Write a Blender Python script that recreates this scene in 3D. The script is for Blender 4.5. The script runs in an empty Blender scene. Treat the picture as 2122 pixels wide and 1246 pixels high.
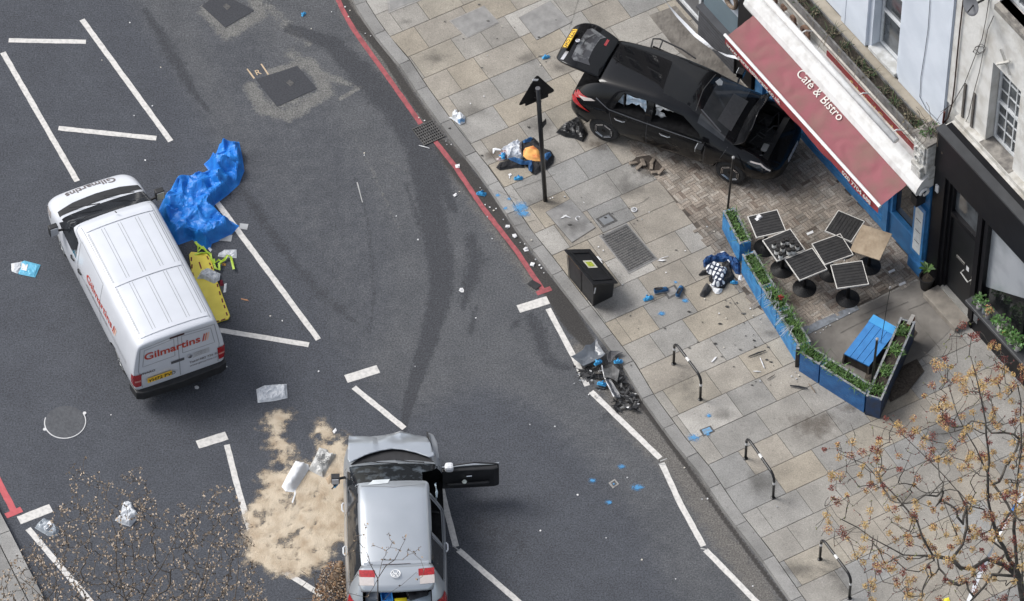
import bpy, bmesh, math, random
import numpy as np
from math import radians, sin, cos, pi, atan2, hypot
from mathutils import Vector, Matrix, noise
from mathutils.bvhtree import BVHTree
from mathutils.geometry import tessellate_polygon

sc = bpy.context.scene
col = sc.collection
# ---------------------------------------------------------------- camera, sky, sun
FPX = 11200.; TH = radians(51.9); DIST = 105.6
CT, ST = cos(TH), sin(TH)
CAM = (0., -DIST*CT, DIST*ST)
cd = bpy.data.cameras.new('camera'); cam = bpy.data.objects.new('camera', cd); col.objects.link(cam)
cam.location = CAM; cam.rotation_euler = (pi/2-TH, 0, 0)
cd.sensor_width = 36; cd.lens = FPX/2122*36; cd.clip_start = 1; cd.clip_end = 600
sc.camera = cam
w = bpy.data.worlds.new("World"); sc.world = w; w.use_nodes = True
nt = w.node_tree; bg = nt.nodes['Background']
sky = nt.nodes.new('ShaderNodeTexSky'); sky.sky_type = 'NISHITA'; sky.sun_disc = False
sky.sun_elevation = radians(48); sky.sun_rotation = radians(-70); sky.air_density = 1.0; sky.dust_density = 3.0; sky.ozone_density = 1.0
hs = nt.nodes.new('ShaderNodeHueSaturation'); hs.inputs['Saturation'].default_value = .45
nt.links.new(sky.outputs[0], hs.inputs['Color']); nt.links.new(hs.outputs[0], bg.inputs[0])
bg.inputs[1].default_value = .14
sd = bpy.data.lights.new('sun', 'SUN'); so = bpy.data.objects.new('sun', sd); col.objects.link(so)
sd.energy = 1.7; sd.angle = radians(24); sd.color = (1, .985, .96)
_e, _r = radians(48), radians(-70)      # sun from the left, slightly beyond
sv = Vector((sin(_r)*cos(_e), cos(_r)*cos(_e), sin(_e)))
so.rotation_euler = sv.to_track_quat('Z', 'Y').to_euler()
sc.view_settings.view_transform = 'Standard'; sc.view_settings.look = 'None'
sc.view_settings.exposure = 0.5; sc.view_settings.gamma = 1

# ---------------------------------------------------------------- plan of the place (surveyed from the picture)
def G(px, py, z=0.):
    u = (px-1061)/FPX; v = -(py-623)/FPX
    d = (u, CT+v*ST, -ST+v*CT); t = (z-CAM[2])/d[2]
    return (CAM[0]+t*d[0], CAM[1]+t*d[1])
def G3(px, py, z=0.):
    a = G(px, py, z); return Vector((a[0], a[1], z))
FO = G(1920, 580); _A = G(1655, 285); _L = hypot(FO[0]-_A[0], FO[1]-_A[1])
FD = Vector(((FO[0]-_A[0])/_L, (FO[1]-_A[1])/_L, 0)); FN = Vector((FD[1], -FD[0], 0))
if FN.x > 0: FN = -FN
FO = Vector((FO[0], FO[1], 0))
UP = Vector((0, 0, 1))
def W(s, p, z): return FO + FD*s + FN*p + UP*z
R = random.Random(7)

# ---------------------------------------------------------------- materials
MATS = {}
def M(name, c, rough=.6, metal=0., c2=None, scale=4., bump=0., coat=0., detail=4., spec=None, bscale=None, alpha=None, trans=0., lo=.35, hi=.65):
    if name in MATS: return MATS[name]
    m = bpy.data.materials.new(name); m.use_nodes = True; MATS[name] = m
    t = m.node_tree; b = t.nodes['Principled BSDF']
    b.inputs['Roughness'].default_value = rough; b.inputs['Metallic'].default_value = metal
    if coat: b.inputs['Coat Weight'].default_value = coat; b.inputs['Coat Roughness'].default_value = .04
    if spec is not None: b.inputs['Specular IOR Level'].default_value = spec
    if trans: b.inputs['Transmission Weight'].default_value = trans
    if alpha is not None: b.inputs['Alpha'].default_value = alpha
    c = tuple(c)+(1,)
    tc = t.nodes.new('ShaderNodeTexCoord')
    if c2 is None: c2 = tuple(x*.8 for x in c[:3])
    n = t.nodes.new('ShaderNodeTexNoise'); n.inputs['Scale'].default_value = scale; n.inputs['Detail'].default_value = detail
    t.links.new(tc.outputs['Object'], n.inputs['Vector'])
    r = t.nodes.new('ShaderNodeMapRange'); r.inputs[1].default_value = lo; r.inputs[2].default_value = hi
    t.links.new(n.outputs['Fac'], r.inputs[0])
    mx = t.nodes.new('ShaderNodeMix'); mx.data_type = 'RGBA'
    mx.inputs[6].default_value = c; mx.inputs[7].default_value = tuple(c2)+(1,)
    t.links.new(r.outputs[0], mx.inputs[0]); t.links.new(mx.outputs[2], b.inputs['Base Color'])
    if bump:
        n2 = t.nodes.new('ShaderNodeTexNoise'); n2.inputs['Scale'].default_value = bscale or scale*4; n2.inputs['Detail'].default_value = 6
        t.links.new(tc.outputs['Object'], n2.inputs['Vector'])
        bp = t.nodes.new('ShaderNodeBump'); bp.inputs['Strength'].default_value = bump; bp.inputs['Distance'].default_value = .02
        t.links.new(n2.outputs['Fac'], bp.inputs['Height']); t.links.new(bp.outputs[0], b.inputs['Normal'])
    return m
def attr_mat(name, rough=.8, grain=60., gamt=.35, bump=.3, big=3., bamt=.25):
    """colour from the 'Col' attribute (real colour of each stone), broken up by noise"""
    m = bpy.data.materials.new(name); m.use_nodes = True; t = m.node_tree; b = t.nodes['Principled BSDF']
    b.inputs['Roughness'].default_value = rough
    at = t.nodes.new('ShaderNodeAttribute'); at.attribute_name = 'Col'
    tc = t.nodes.new('ShaderNodeTexCoord')
    def nz(sc_, lo, hi, det=5):
        n = t.nodes.new('ShaderNodeTexNoise'); n.inputs['Scale'].default_value = sc_; n.inputs['Detail'].default_value = det
        t.links.new(tc.outputs['Object'], n.inputs['Vector'])
        r = t.nodes.new('ShaderNodeMapRange'); r.inputs[1].default_value = .3; r.inputs[2].default_value = .7
        r.inputs[3].default_value = lo; r.inputs[4].default_value = hi; t.links.new(n.outputs['Fac'], r.inputs[0]); return r.outputs[0], n
    a, n1 = nz(grain, 1-gamt, 1+gamt); c, n2 = nz(big, 1-bamt, 1+bamt, 8)
    mu = t.nodes.new('ShaderNodeMath'); mu.operation = 'MULTIPLY'; t.links.new(a, mu.inputs[0]); t.links.new(c, mu.inputs[1])
    def spots(prev, sc_, a0, a1, k):
        n = t.nodes.new('ShaderNodeTexNoise'); n.inputs['Scale'].default_value = sc_; n.inputs['Detail'].default_value = 2; t.links.new(tc.outputs['Object'], n.inputs['Vector'])
        r = t.nodes.new('ShaderNodeMapRange'); r.inputs[1].default_value = a0; r.inputs[2].default_value = a1; r.inputs[3].default_value = 1; r.inputs[4].default_value = k; t.links.new(n.outputs['Fac'], r.inputs[0])
        q = t.nodes.new('ShaderNodeMath'); q.operation = 'MULTIPLY'; t.links.new(prev, q.inputs[0]); t.links.new(r.outputs[0], q.inputs[1]); return q.outputs[0]
    mo = spots(spots(spots(mu.outputs[0], 17, .66, .71, .72), 23, .69, .72, 1.3), 7, .62, .76, .88)
    vm = t.nodes.new('ShaderNodeVectorMath'); vm.operation = 'SCALE'; t.links.new(at.outputs['Color'], vm.inputs[0]); t.links.new(mo, vm.inputs['Scale'])
    t.links.new(vm.outputs[0], b.inputs['Base Color'])
    bp = t.nodes.new('ShaderNodeBump'); bp.inputs['Strength'].default_value = bump; bp.inputs['Distance'].default_value = .01
    t.links.new(n1.outputs['Fac'], bp.inputs['Height']); t.links.new(bp.outputs[0], b.inputs['Normal'])
    MATS[name] = m; return m

# ---------------------------------------------------------------- mesh helpers
class MB:
    def __init__(s): s.v = []; s.f = []; s.m = []; s.col = None
    def add(s, vs, fs, m=0):
        o = len(s.v); s.v += [Vector(a) for a in vs]
        for f in fs: s.f.append([o+i for i in f]); s.m.append(m)
        return s
    def box(s, x0, x1, y0, y1, z0, z1, m=0, T=None):
        vs = [(x, y, z) for z in (z0, z1) for y in (y0, y1) for x in (x0, x1)]
        if T: vs = [T(*a) for a in vs]
        return s.add(vs, [(0, 2, 3, 1), (4, 5, 7, 6), (0, 1, 5, 4), (2, 6, 7, 3), (0, 4, 6, 2), (1, 3, 7, 5)], m)
    def prism(s, poly, z0, z1, m=0, T=None):
        """polygon in plan raised from z0 to z1"""
        n = len(poly); vs = [(p[0], p[1], z0) for p in poly]+[(p[0], p[1], z1) for p in poly]
        if T: vs = [T(*a) for a in vs]
        o = len(s.v); s.v += [Vector(a) for a in vs]
        tr = tessellate_polygon([[Vector((p[0], p[1], 0)) for p in poly]])
        for a, b, c in tr:
            s.f.append([o+a, o+b, o+c]); s.m.append(m); s.f.append([o+n+c, o+n+b, o+n+a]); s.m.append(m)
        for i in range(n):
            j = (i+1) % n; s.f.append([o+i, o+j, o+n+j, o+n+i]); s.m.append(m)
        return s
    def tube(s, pts, r, n=8, m=0, cap=True):
        pts = [Vector(p) for p in pts]; N = len(pts); rs = r if isinstance(r, (list, tuple)) else [r]*N
        o = len(s.v); ref = None
        for i, p in enumerate(pts):
            d = (pts[min(i+1, N-1)]-pts[max(i-1, 0)]); d = d.normalized() if d.length > 1e-9 else Vector((0, 0, 1))
            if ref is None: ref = Vector((0, 0, 1)) if abs(d.z) < .9 else Vector((1, 0, 0))
            a = d.cross(ref); a = a.normalized() if a.length > 1e-6 else d.orthogonal().normalized()
            b = d.cross(a); ref = b.cross(d) if False else ref
            for k in range(n):
                t = 2*pi*k/n; s.v.append(p+(a*cos(t)+b*sin(t))*rs[i])
        for i in range(N-1):
            for k in range(n):
                k2 = (k+1) % n; s.f.append([o+i*n+k, o+i*n+k2, o+(i+1)*n+k2, o+(i+1)*n+k]); s.m.append(m)
        if cap:
            s.f.append([o+k for k in range(n)][::-1]); s.m.append(m); s.f.append([o+(N-1)*n+k for k in range(n)]); s.m.append(m)
        return s
    def lathe(s, prof, c=(0, 0, 0), n=20, m=0, axis='z'):
        o = len(s.v); N = len(prof)
        for r, z in prof:
            for k in range(n):
                t = 2*pi*k/n
                q = (r*cos(t), r*sin(t), z) if axis == 'z' else (r*cos(t), z, r*sin(t))
                s.v.append(Vector((c[0]+q[0], c[1]+q[1], c[2]+q[2])))
        for i in range(N-1):
            for k in range(n):
                k2 = (k+1) % n; s.f.append([o+i*n+k, o+i*n+k2, o+(i+1)*n+k2, o+(i+1)*n+k]); s.m.append(m)
        s.f.append([o+k for k in range(n)][::-1]); s.m.append(m); s.f.append([o+(N-1)*n+k for k in range(n)]); s.m.append(m)
        return s
    def build(s, name, mats, parent=None, loc=None, smooth=False, bevel=0., fix=True):
        me = bpy.data.meshes.new(name); me.from_pydata(s.v, [], s.f)
        if not isinstance(mats, (list, tuple)): mats = [mats]
        for a in mats: me.materials.append(a)
        for p, k in zip(me.polygons, s.m): p.material_index = k
        if fix:
            bm = bmesh.new(); bm.from_mesh(me); bmesh.ops.recalc_face_normals(bm, faces=bm.faces); bm.to_mesh(me); bm.free()
        return link(name, me, parent, loc, smooth, bevel)
def link(name, me, parent=None, loc=None, smooth=False, bevel=0.):
    if smooth: me.shade_smooth()
    o = bpy.data.objects.new(name, me); col.objects.link(o)
    if parent: o.parent = parent
    if loc is not None: o.location = loc
    if bevel:
        b = o.modifiers.new('bevel', 'BEVEL'); b.width = bevel; b.segments = 2; b.limit_method = 'ANGLE'
    return o
def tag(o, label=None, cat=None, group=None, kind=None):
    if label: o['label'] = label
    if cat: o['category'] = cat
    if group: o['group'] = group
    if kind: o['kind'] = kind
    return o
def thing(name, label, cat, loc=(0, 0, 0), rz=0., group=None):
    o = bpy.data.objects.new(name, None); col.objects.link(o); o.location = loc; o.rotation_euler = (0, 0, rz); o.empty_display_size = .2
    return tag(o, label, cat, group)
def copy_tree(o, parent=None):
    c = o.copy(); col.objects.link(c)
    if parent: c.parent = parent
    for ch in [x for x in bpy.data.objects if x.parent == o]: copy_tree(ch, c)
    return c
def attach(o, parent):
    bpy.context.view_layer.update(); wm = o.matrix_world.copy(); o.parent = parent; o.matrix_parent_inverse = parent.matrix_world.inverted(); o.matrix_world = wm
    for k in ('label', 'category', 'group'):
        if k in o: del o[k]
def rebase(o):
    """put the origin of a world-space mesh at its base"""
    me = o.data; n = len(me.vertices); a = np.empty(n*3, 'f'); me.vertices.foreach_get('co', a); a = a.reshape(-1, 3)
    c = np.array([a[:, 0].mean(), a[:, 1].mean(), a[:, 2].min()], 'f'); me.vertices.foreach_set('co', (a-c).ravel()); me.update()
    o.location = c.tolist(); return o
def cut_sheet(poly, res):
    """polygon in plan cut into small faces along a grid: verts2d, faces"""
    bm = bmesh.new(); vs = [bm.verts.new((p[0], p[1], 0)) for p in poly]
    for a, b, c in tessellate_polygon([[Vector((p[0], p[1], 0)) for p in poly]]):
        try: bm.faces.new((vs[a], vs[b], vs[c]))
        except ValueError: pass
    xs = [p[0] for p in poly]; ys = [p[1] for p in poly]
    for ax, lo, hi in ((0, min(xs), max(xs)), (1, min(ys), max(ys))):
        k = lo+res*.5
        while k < hi:
            co = (k, 0, 0) if ax == 0 else (0, k, 0); no = (1, 0, 0) if ax == 0 else (0, 1, 0)
            bmesh.ops.bisect_plane(bm, geom=bm.verts[:]+bm.edges[:]+bm.faces[:], plane_co=co, plane_no=no, dist=1e-5); k += res
    bmesh.ops.remove_doubles(bm, verts=bm.verts, dist=1e-4)
    bm.verts.index_update()
    v = [(a.co.x, a.co.y) for a in bm.verts]; f = [[q.index for q in a.verts] for a in bm.faces]; bm.free()
    return v, f
def seg_dist(P, a, b):
    d = b-a; t = np.clip(((P-a)@d)/(d@d+1e-12), 0, 1); return np.linalg.norm(P-(a+t[:, None]*d), axis=1), t
def poly_dist(P, poly):
    poly = np.array(poly, float); d = np.full(len(P), 1e9)
    for i in range(len(poly)): d = np.minimum(d, seg_dist(P, poly[i], poly[(i+1) % len(poly)])[0])
    return d
def inside(P, poly):
    poly = np.array(poly, float); r = np.zeros(len(P), bool); j = len(poly)-1
    for i in range(len(poly)):
        xi, yi = poly[i]; xj, yj = poly[j]
        c = ((yi > P[:, 1]) != (yj > P[:, 1])) & (P[:, 0] < (xj-xi)*(P[:, 1]-yi)/(yj-yi+1e-12)+xi); r ^= c; j = i
    return r
def stroke(P, pts, wd):
    """soft mask round a polyline given in picture points; wd metres (one or per point)"""
    q = [np.array(G(*p)) for p in pts]; wd = wd if isinstance(wd, (list, tuple)) else [wd]*len(q); m = np.zeros(len(P))
    for i in range(len(q)-1):
        d, t = seg_dist(P, q[i], q[i+1]); ww = wd[i]+(wd[i+1]-wd[i])*t; m = np.maximum(m, np.clip(1-d/(ww+1e-6), 0, 1))
    return m
def cloth(name, poly, res, h, crumple, cs, seed, mat, z0=.0, parent=None, smooth=False, world=True, edge=.12, shape=None, thick=0.):
    """crumpled sheet lying on the ground: outline in plan, height falls to the ground at the rim"""
    v, f = cut_sheet(poly, res); P = np.array(v); d = poly_dist(P, poly); MBx = MB(); vs = []
    for i, (x, y) in enumerate(v):
        e = min(1., d[i]/edge); e = e*e*(3-2*e)
        q = Vector((x*cs+seed*3.1, y*cs-seed*1.7, seed*.37))
        dv, _ = noise.voronoi(q); rid = 1-abs(noise.noise(q*1.3))*2; rid2 = abs(noise.noise(q*3.1))
        dv2, _2 = noise.voronoi(q*2.6+Vector((3, 1, 7)))
        hh = h*(1 if shape is None else shape(x, y))
        z = z0+.006+e*(hh*.55+crumple*((dv[1]-dv[0])*.8+(dv2[1]-dv2[0])*.22+rid*.5+rid2*.25)*(.4+.6*min(1, hh/(h+1e-6))))
        j = crumple*.25*e
        vs.append((x+noise.noise(q*2.3+Vector((5, 0, 0)))*j, y+noise.noise(q*2.3+Vector((0, 9, 0)))*j, max(z, z0+.004)))
    MBx.add(vs, f); o = MBx.build(name, mat, parent, smooth=smooth, fix=False)
    bm = bmesh.new(); bm.from_mesh(o.data)
    bmesh.ops.recalc_face_normals(bm, faces=bm.faces)
    if sum(a.normal.z for a in bm.faces) < 0: bmesh.ops.reverse_faces(bm, faces=bm.faces)
    # a short skirt closes the rim on to the ground
    be = [e for e in bm.edges if e.is_boundary]; r = bmesh.ops.extrude_edge_only(bm, edges=be)
    for g in r['geom']:
        if isinstance(g, bmesh.types.BMVert): g.co.z = z0+.001
    bm.to_mesh(o.data); bm.free()
    if smooth: o.data.shade_smooth()
    if world: rebase(o)
    return o
_fonts = {}
def text_geo(s, size, bold=0., res=None, align='LEFT'):
    cu = bpy.data.curves.new('t', 'FONT'); cu.body = s; cu.size = size; cu.offset = bold; cu.resolution_u = 3; cu.align_x = align; cu.fill_mode = 'FRONT'
    ob = bpy.data.objects.new('t', cu); col.objects.link(ob); dg = bpy.context.evaluated_depsgraph_get()
    me = bpy.data.meshes.new_from_object(ob.evaluated_get(dg))
    v = [(a.co.x, a.co.y) for a in me.vertices]; f = [list(p.vertices) for p in me.polygons]
    bpy.data.objects.remove(ob); bpy.data.curves.remove(cu); bpy.data.meshes.remove(me)
    return v, f
def text_on(name, s, size, org, u, v, mat, parent=None, bold=0., off=.004, align='LEFT', sx=1.):
    vv, ff = text_geo(s, size, bold, align=align); u = Vector(u).normalized(); v = Vector(v).normalized(); n = u.cross(v); o = Vector(org)
    mb = MB().add([o+u*(a*sx)+v*b+n*off for a, b in vv], ff); return mb.build(name, mat, parent, fix=False)
def proj(bvh, u, v, face, off):
    if face == 'L': o, d = Vector((u, 4, v)), Vector((0, -1, 0))
    elif face == 'R': o, d = Vector((u, -4, v)), Vector((0, 1, 0))
    elif face == 'T': o, d = Vector((u, v, 6)), Vector((0, 0, -1))
    elif face == 'B': o, d = Vector((-4, u, v)), Vector((1, 0, 0))
    elif face == 'F': o, d = Vector((9, u, v)), Vector((-1, 0, 0))
    h, n, i, ds = bvh.ray_cast(o, d)
    if h is None: return None
    return h+n*off*(1 if n.dot(d) < 0 else -1)
def decal(bvh, v, f, face, off=.004, mb=None, m=0):
    mb = mb or MB(); pts = [proj(bvh, a, b, face, off) for a, b in v]
    ff = [q for q in f if all(pts[i] is not None for i in q)]
    mb.add([p if p is not None else Vector((0, 0, 0)) for p in pts], ff, m); return mb
def poly_decal(bvh, poly, face, off=.004, res=.08, mb=None, m=0):
    v, f = cut_sheet(poly, res); return decal(bvh, v, f, face, off, mb, m)
def line_decal(bvh, pts, face, wd=.012, off=.003, mb=None, m=0, step=.06):
    mb = mb or MB(); q = [Vector(p) for p in pts]; d = []
    for i in range(len(q)-1):
        n = max(1, int((q[i+1]-q[i]).length/step)); d += [q[i].lerp(q[i+1], k/n) for k in range(n)]
    d.append(q[-1]); v = []
    for i, p in enumerate(d):
        t = (d[min(i+1, len(d)-1)]-d[max(i-1, 0)]).normalized(); nn = Vector((-t.y, t.x))*wd/2; v += [tuple(p+nn), tuple(p-nn)]
    return decal(bvh, v, [(2*i, 2*i+1, 2*i+3, 2*i+2) for i in range(len(d)-1)], face, off, mb, m)
def evaluated(mb, mats, sub=2, cuts=()):
    """smooth the cage, cut wheel arches and openings, return mesh"""
    me = bpy.data.meshes.new('cage'); me.from_pydata(mb.v, [], mb.f)
    for a in mats: me.materials.append(a)
    for p, k in zip(me.polygons, mb.m): p.material_index = k
    bm = bmesh.new(); bm.from_mesh(me); bmesh.ops.remove_doubles(bm, verts=bm.verts, dist=1e-4); bmesh.ops.recalc_face_normals(bm, faces=bm.faces); bm.to_mesh(me); bm.free()
    me.shade_smooth()
    ob = bpy.data.objects.new('cage', me); col.objects.link(ob)
    s = ob.modifiers.new('s', 'SUBSURF'); s.levels = sub; s.render_levels = sub
    tmp = []
    for cmb in cuts:
        cm = bpy.data.meshes.new('cut'); cm.from_pydata(cmb.v, [], cmb.f)
        for a in mats: cm.materials.append(a)
        for p, k in zip(cm.polygons, cmb.m): p.material_index = k
        bm = bmesh.new(); bm.from_mesh(cm); bmesh.ops.recalc_face_normals(bm, faces=bm.faces); bm.to_mesh(cm); bm.free()
        co = bpy.data.objects.new('cut', cm); col.objects.link(co); tmp.append(co)
        b = ob.modifiers.new('b', 'BOOLEAN'); b.operation = 'DIFFERENCE'; b.object = co; b.solver = 'EXACT'
    dg = bpy.context.evaluated_depsgraph_get(); dg.update()
    out = bpy.data.meshes.new_from_object(ob.evaluated_get(dg), depsgraph=dg)
    for t in tmp+[ob]: bpy.data.objects.remove(t)
    return out
def bvh_of(me):
    return BVHTree.FromPolygons([v.co.copy() for v in me.vertices], [list(p.vertices) for p in me.polygons])
def split_mesh(me, idx, name, mat, parent, smooth=True, inset=0.):
    used = {}; vs = []; fs = []; sm = []
    for p in me.polygons:
        if p.material_index in idx:
            f = []
            for i in p.vertices:
                if i not in used: used[i] = len(vs); vs.append(me.vertices[i].co.copy())
                f.append(used[i])
            fs.append(f); sm.append(p.material_index)
    m2 = bpy.data.meshes.new(name); m2.from_pydata(vs, [], fs); mats = mat if isinstance(mat, list) else [mat]
    for a in mats: m2.materials.append(a)
    if isinstance(mat, list):
        for p, k in zip(m2.polygons, sm): p.material_index = idx.index(k)
    o = link(name, m2, parent)
    m2.shade_smooth()
    try: m2.set_sharp_from_angle(angle=radians(38))
    except Exception: pass
    return o
def car_cage(st, glass=()):
    """stations: x, zb,ws, zl,wl, zm,wm, zbelt,wbelt, zr,wr, zr2,wr2, ztop ; glass: (i, ring, material)"""
    mb = MB(); n = 14
    for s in st:
        x, zb, ws, zl, wl, zm, wm, zt, wt, zr, wr, zr2, wr2, ztop = s
        half = [(ws, zb), (wl, zl), (wm, zm), (wt, zt), (wr, zr), (wr2, zr2)]
        ring = [(0, zb)]+half+[(0, ztop)]+[(-a, b) for a, b in half[::-1]]
        mb.v += [Vector((x, a, b)) for a, b in ring]
    gl = {}
    for i, r, m in glass: gl[(i, r)] = m
    for i in range(len(st)-1):
        for k in range(n):
            k2 = (k+1) % n; r = k if k < 7 else 13-k
            mb.f.append([i*n+k, i*n+k2, (i+1)*n+k2, (i+1)*n+k]); mb.m.append(gl.get((i, r), gl.get((i, ('L' if k < 7 else 'R')+str(r)), 0)))
    for i in (0, len(st)-1):
        o = i*n
        mb.f.append([o, o+1, o+13]); mb.m.append(gl.get((i, 'cap'), 0))
        for k in range(1, 6): mb.f.append([o+k, o+k+1, o+13-k, o+14-k]); mb.m.append(0)
        mb.f.append([o+6, o+7, o+8]); mb.m.append(0)
    return mb
def ycyl(x, z, r, y0, y1, m=1, n=24):
    mb = MB(); mb.lathe([(r, y0), (r, y1)], (x, 0, z), n, m, 'y'); return mb
def xzprism(poly, y0, y1, m=1):
    mb = MB(); mb.prism([(p[0], p[1]) for p in poly], y0, y1, m, T=lambda a, b, c: (a, c, b)); return mb

# ================================================================ THE ROAD
road_outer = [(-24, -18), (26, -18), (26, 22), (-24, 22)]
K = [(690, -110), (712, -45), (727.5, 0), (737.6, 20), (759.5, 55.6), (790, 98), (823.6, 135), (865.7, 199), (909.5, 259.5), (948, 310), (999, 374), (1048, 448), (1083, 500),
     (1122, 548), (1177, 620), (1229, 686), (1295, 772), (1333, 837), (1398, 926), (1449, 987.5), (1507, 1075), (1572, 1157), (1634, 1246), (1720, 1365), (1900, 1610)]
kerb_pts = [Vector(G(*p)) for p in K]
def offs(pts, d):
    out = []
    for i, p in enumerate(pts):
        t = (pts[min(i+1, len(pts)-1)]-pts[max(i-1, 0)]).normalized(); out.append(p+Vector((-t.y, t.x))*d)
    return out
kerb_in = offs(kerb_pts, .25)
if kerb_in[5].x < kerb_pts[5].x: kerb_in = offs(kerb_pts, -.25)

def make_road():
    res = .055; x0, x1, y0, y1 = -11.5, 9, -9, 9.5
    nx = int((x1-x0)/res)+1; ny = int((y1-y0)/res)+1
    X, Y = np.meshgrid(np.linspace(x0, x1, nx), np.linspace(y0, y1, ny)); P = np.stack([X.ravel(), Y.ravel()], 1)
    worn = np.zeros(len(P)); pl = [G(*p) for p in [(250, -60), (300, 40), (400, 200), (455, 290), (560, 420), (640, 560), (700, 700), (760, 800), (850, 860), (1000, 800), (1120, 850), (1230, 960), (1330, 1080), (1400, 1246), (1480, 1340), (1900, 1600), (1000, -100)]]
    d = poly_dist(P, pl); ins = inside(P, pl); worn = np.where(ins, np.clip(.5+d/.9, 0, 1), np.clip(.5-d/.9, 0, 1))
    # smoother middle lane inside the worn part
    lane = [G(*p) for p in [(350, 0), (430, -20), (560, 60), (700, 200), (790, 330), (850, 470), (860, 620), (800, 800), (700, 760), (600, 560), (470, 330)]]
    li = inside(P, lane); dl = poly_dist(P, lane); worn *= np.where(li, 1-np.clip(dl/.6, 0, 1)*.45, 1)
    dark = np.zeros(len(P)); S = lambda pts, wd, a=1.: np.maximum(dark, stroke(P, pts, wd)*a)
    dark = S([(600, 60), (690, 90), (745, 150), (790, 190), (830, 235), (862, 300)], [.2, .3, .45, .55, .5, .4], .95)
    dark = S([(862, 300), (880, 370), (898, 450), (912, 540), (915, 600), (895, 680), (870, 760), (842, 850), (838, 890)], [.35, .4, .42, .42, .38, .3, .24, .16, .1], 1.)
    dark = S([(880, 280), (905, 330), (925, 400), (945, 440)], [.3, .35, .3, .1], .7)
    dark = S([(975, 490), (985, 540), (970, 590), (960, 640)], [.25, .4, .3, .1], .62)
    dark = S([(985, 640), (975, 690)], [.2, .15], .5)
    dark = S([(1100, 660), (1118, 690), (1125, 730), (1150, 755), (1180, 765)], [.28, .3, .3, .3, .1], .62)
    dark = S([(1075, 665), (1060, 680)], [.2, .15], .5); dark = S([(1255, 865), (1275, 850)], [.25, .2], .55)
    dark = S([(300, 20), (350, 100), (400, 190), (440, 240)], [.12, .3, .2, .05], .62)
    dark = S([(470, 350), (540, 450), (620, 560), (700, 640), (740, 670)], [.4, .28, .22, .3, .1], .5)
    dark = S([(735, 370), (760, 450), (770, 520), (775, 620), (765, 690)], [.08, .1, .1, .12, .06], .45)
    dark = S([(840, 380), (860, 440), (880, 500)], [.1, .12, .1], .5)
    dark = S([(1000, 1090), (1080, 1130)], [1.2, 1.0], .35)
    pat = np.zeros(len(P))
    for pts, wd, a in [([(430, 20), (470, 70), (540, 30), (520, -20)], [.35, .35, .3, .3], .8), ([(520, 180), (545, 225), (600, 240), (680, 190), (640, 130), (560, 150)], [.3, .35, .3, .3, .3, .2], .8),
                       ([(560, 215), (640, 205)], [.5, .4], .6), ([(600, 110), (680, 160), (745, 182)], [.3, .3, .12], .6), ([(705, 205), (748, 180)], [.08, .08], 1.), ([(555, 10), (600, 60), (640, 90)], [.4, .4, .3], .5),
                       ([(735, 285), (770, 350), (800, 420), (830, 480)], [.1, .12, .12, .1], .45), ([(800, 330), (840, 350)], [.25, .15], .4)]:
        pat = np.maximum(pat, stroke(P, pts, wd)*a)
    wet = np.zeros(len(P)); 
    for pts, wd in [([(700, -20), (725, 30), (765, 75), (800, 120), (845, 190), (890, 255)], [.14, .2, .14, .13, .14, .13]),
                    ([(915, 300), (950, 345), (1000, 410), (1050, 480), (1100, 550), (1150, 610), (1185, 665), (1215, 705), (1232, 725)], [.22, .34, .3, .24, .22, .3, .32, .24, .1]),
                    ([(1290, 790), (1340, 850), (1400, 935), (1500, 1075), (1630, 1250)], [.1, .1, .07, .06, .06])]:
        wet = np.maximum(wet, stroke(P, pts, wd))
    side = np.zeros(len(P))
    side = np.maximum(side, stroke(P, [(1210, 720), (1300, 850), (1400, 960), (1500, 1110), (1590, 1246)], [.5, .7, .6, .6, .6])*.9)
    side = np.maximum(side, stroke(P, [(720, 0), (800, 130), (900, 280), (1000, 420), (1120, 590)], [.5]*5)*.8)
    mb = MB(); me = bpy.data.meshes.new('road')
    idx = np.arange(nx*ny).reshape(ny, nx); q = np.stack([idx[:-1, :-1], idx[:-1, 1:], idx[1:, 1:], idx[1:, :-1]], -1).reshape(-1, 4)
    me.vertices.add(len(P)); me.vertices.foreach_set('co', np.c_[P, np.zeros(len(P))].ravel())
    me.loops.add(len(q)*4); me.loops.foreach_set('vertex_index', q.ravel()); me.polygons.add(len(q))
    me.polygons.foreach_set('loop_start', np.arange(len(q))*4); me.polygons.foreach_set('loop_total', np.full(len(q), 4)); me.update()
    for nm, a in (('worn', worn), ('dark', dark), ('patch', pat), ('wet', wet), ('side', side)):
        at = me.attributes.new(nm, 'FLOAT', 'POINT'); at.data.foreach_set('value', a.astype('f'))
    m = bpy.data.materials.new('asphalt'); m.use_nodes = True; t = m.node_tree; b = t.nodes['Principled BSDF']; tc = t.nodes.new('ShaderNodeTexCoord')
    def nz(s, det=5, dim=.5):
        n = t.nodes.new('ShaderNodeTexNoise'); n.inputs['Scale'].default_value = s; n.inputs['Detail'].default_value = det; n.inputs['Roughness'].default_value = dim
        t.links.new(tc.outputs['Object'], n.inputs['Vector']); return n.outputs['Fac']
    def mr(x, a, b_, c=0., d=1.):
        r = t.nodes.new('ShaderNodeMapRange'); r.interpolation_type = 'SMOOTHSTEP'; t.links.new(x, r.inputs[0])
        for i, v_ in zip((1, 2, 3, 4), (a, b_, c, d)): r.inputs[i].default_value = v_
        return r.outputs[0]
    def at(nm):
        a = t.nodes.new('ShaderNodeAttribute'); a.attribute_name = nm; return a.outputs['Fac']
    def ma(op, a, b_):
        x = t.nodes.new('ShaderNodeMath'); x.operation = op
        for i, q_ in enumerate((a, b_)):
            if isinstance(q_, (int, float)): x.inputs[i].default_value = q_
            else: t.links.new(q_, x.inputs[i])
        return x.outputs[0]
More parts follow.
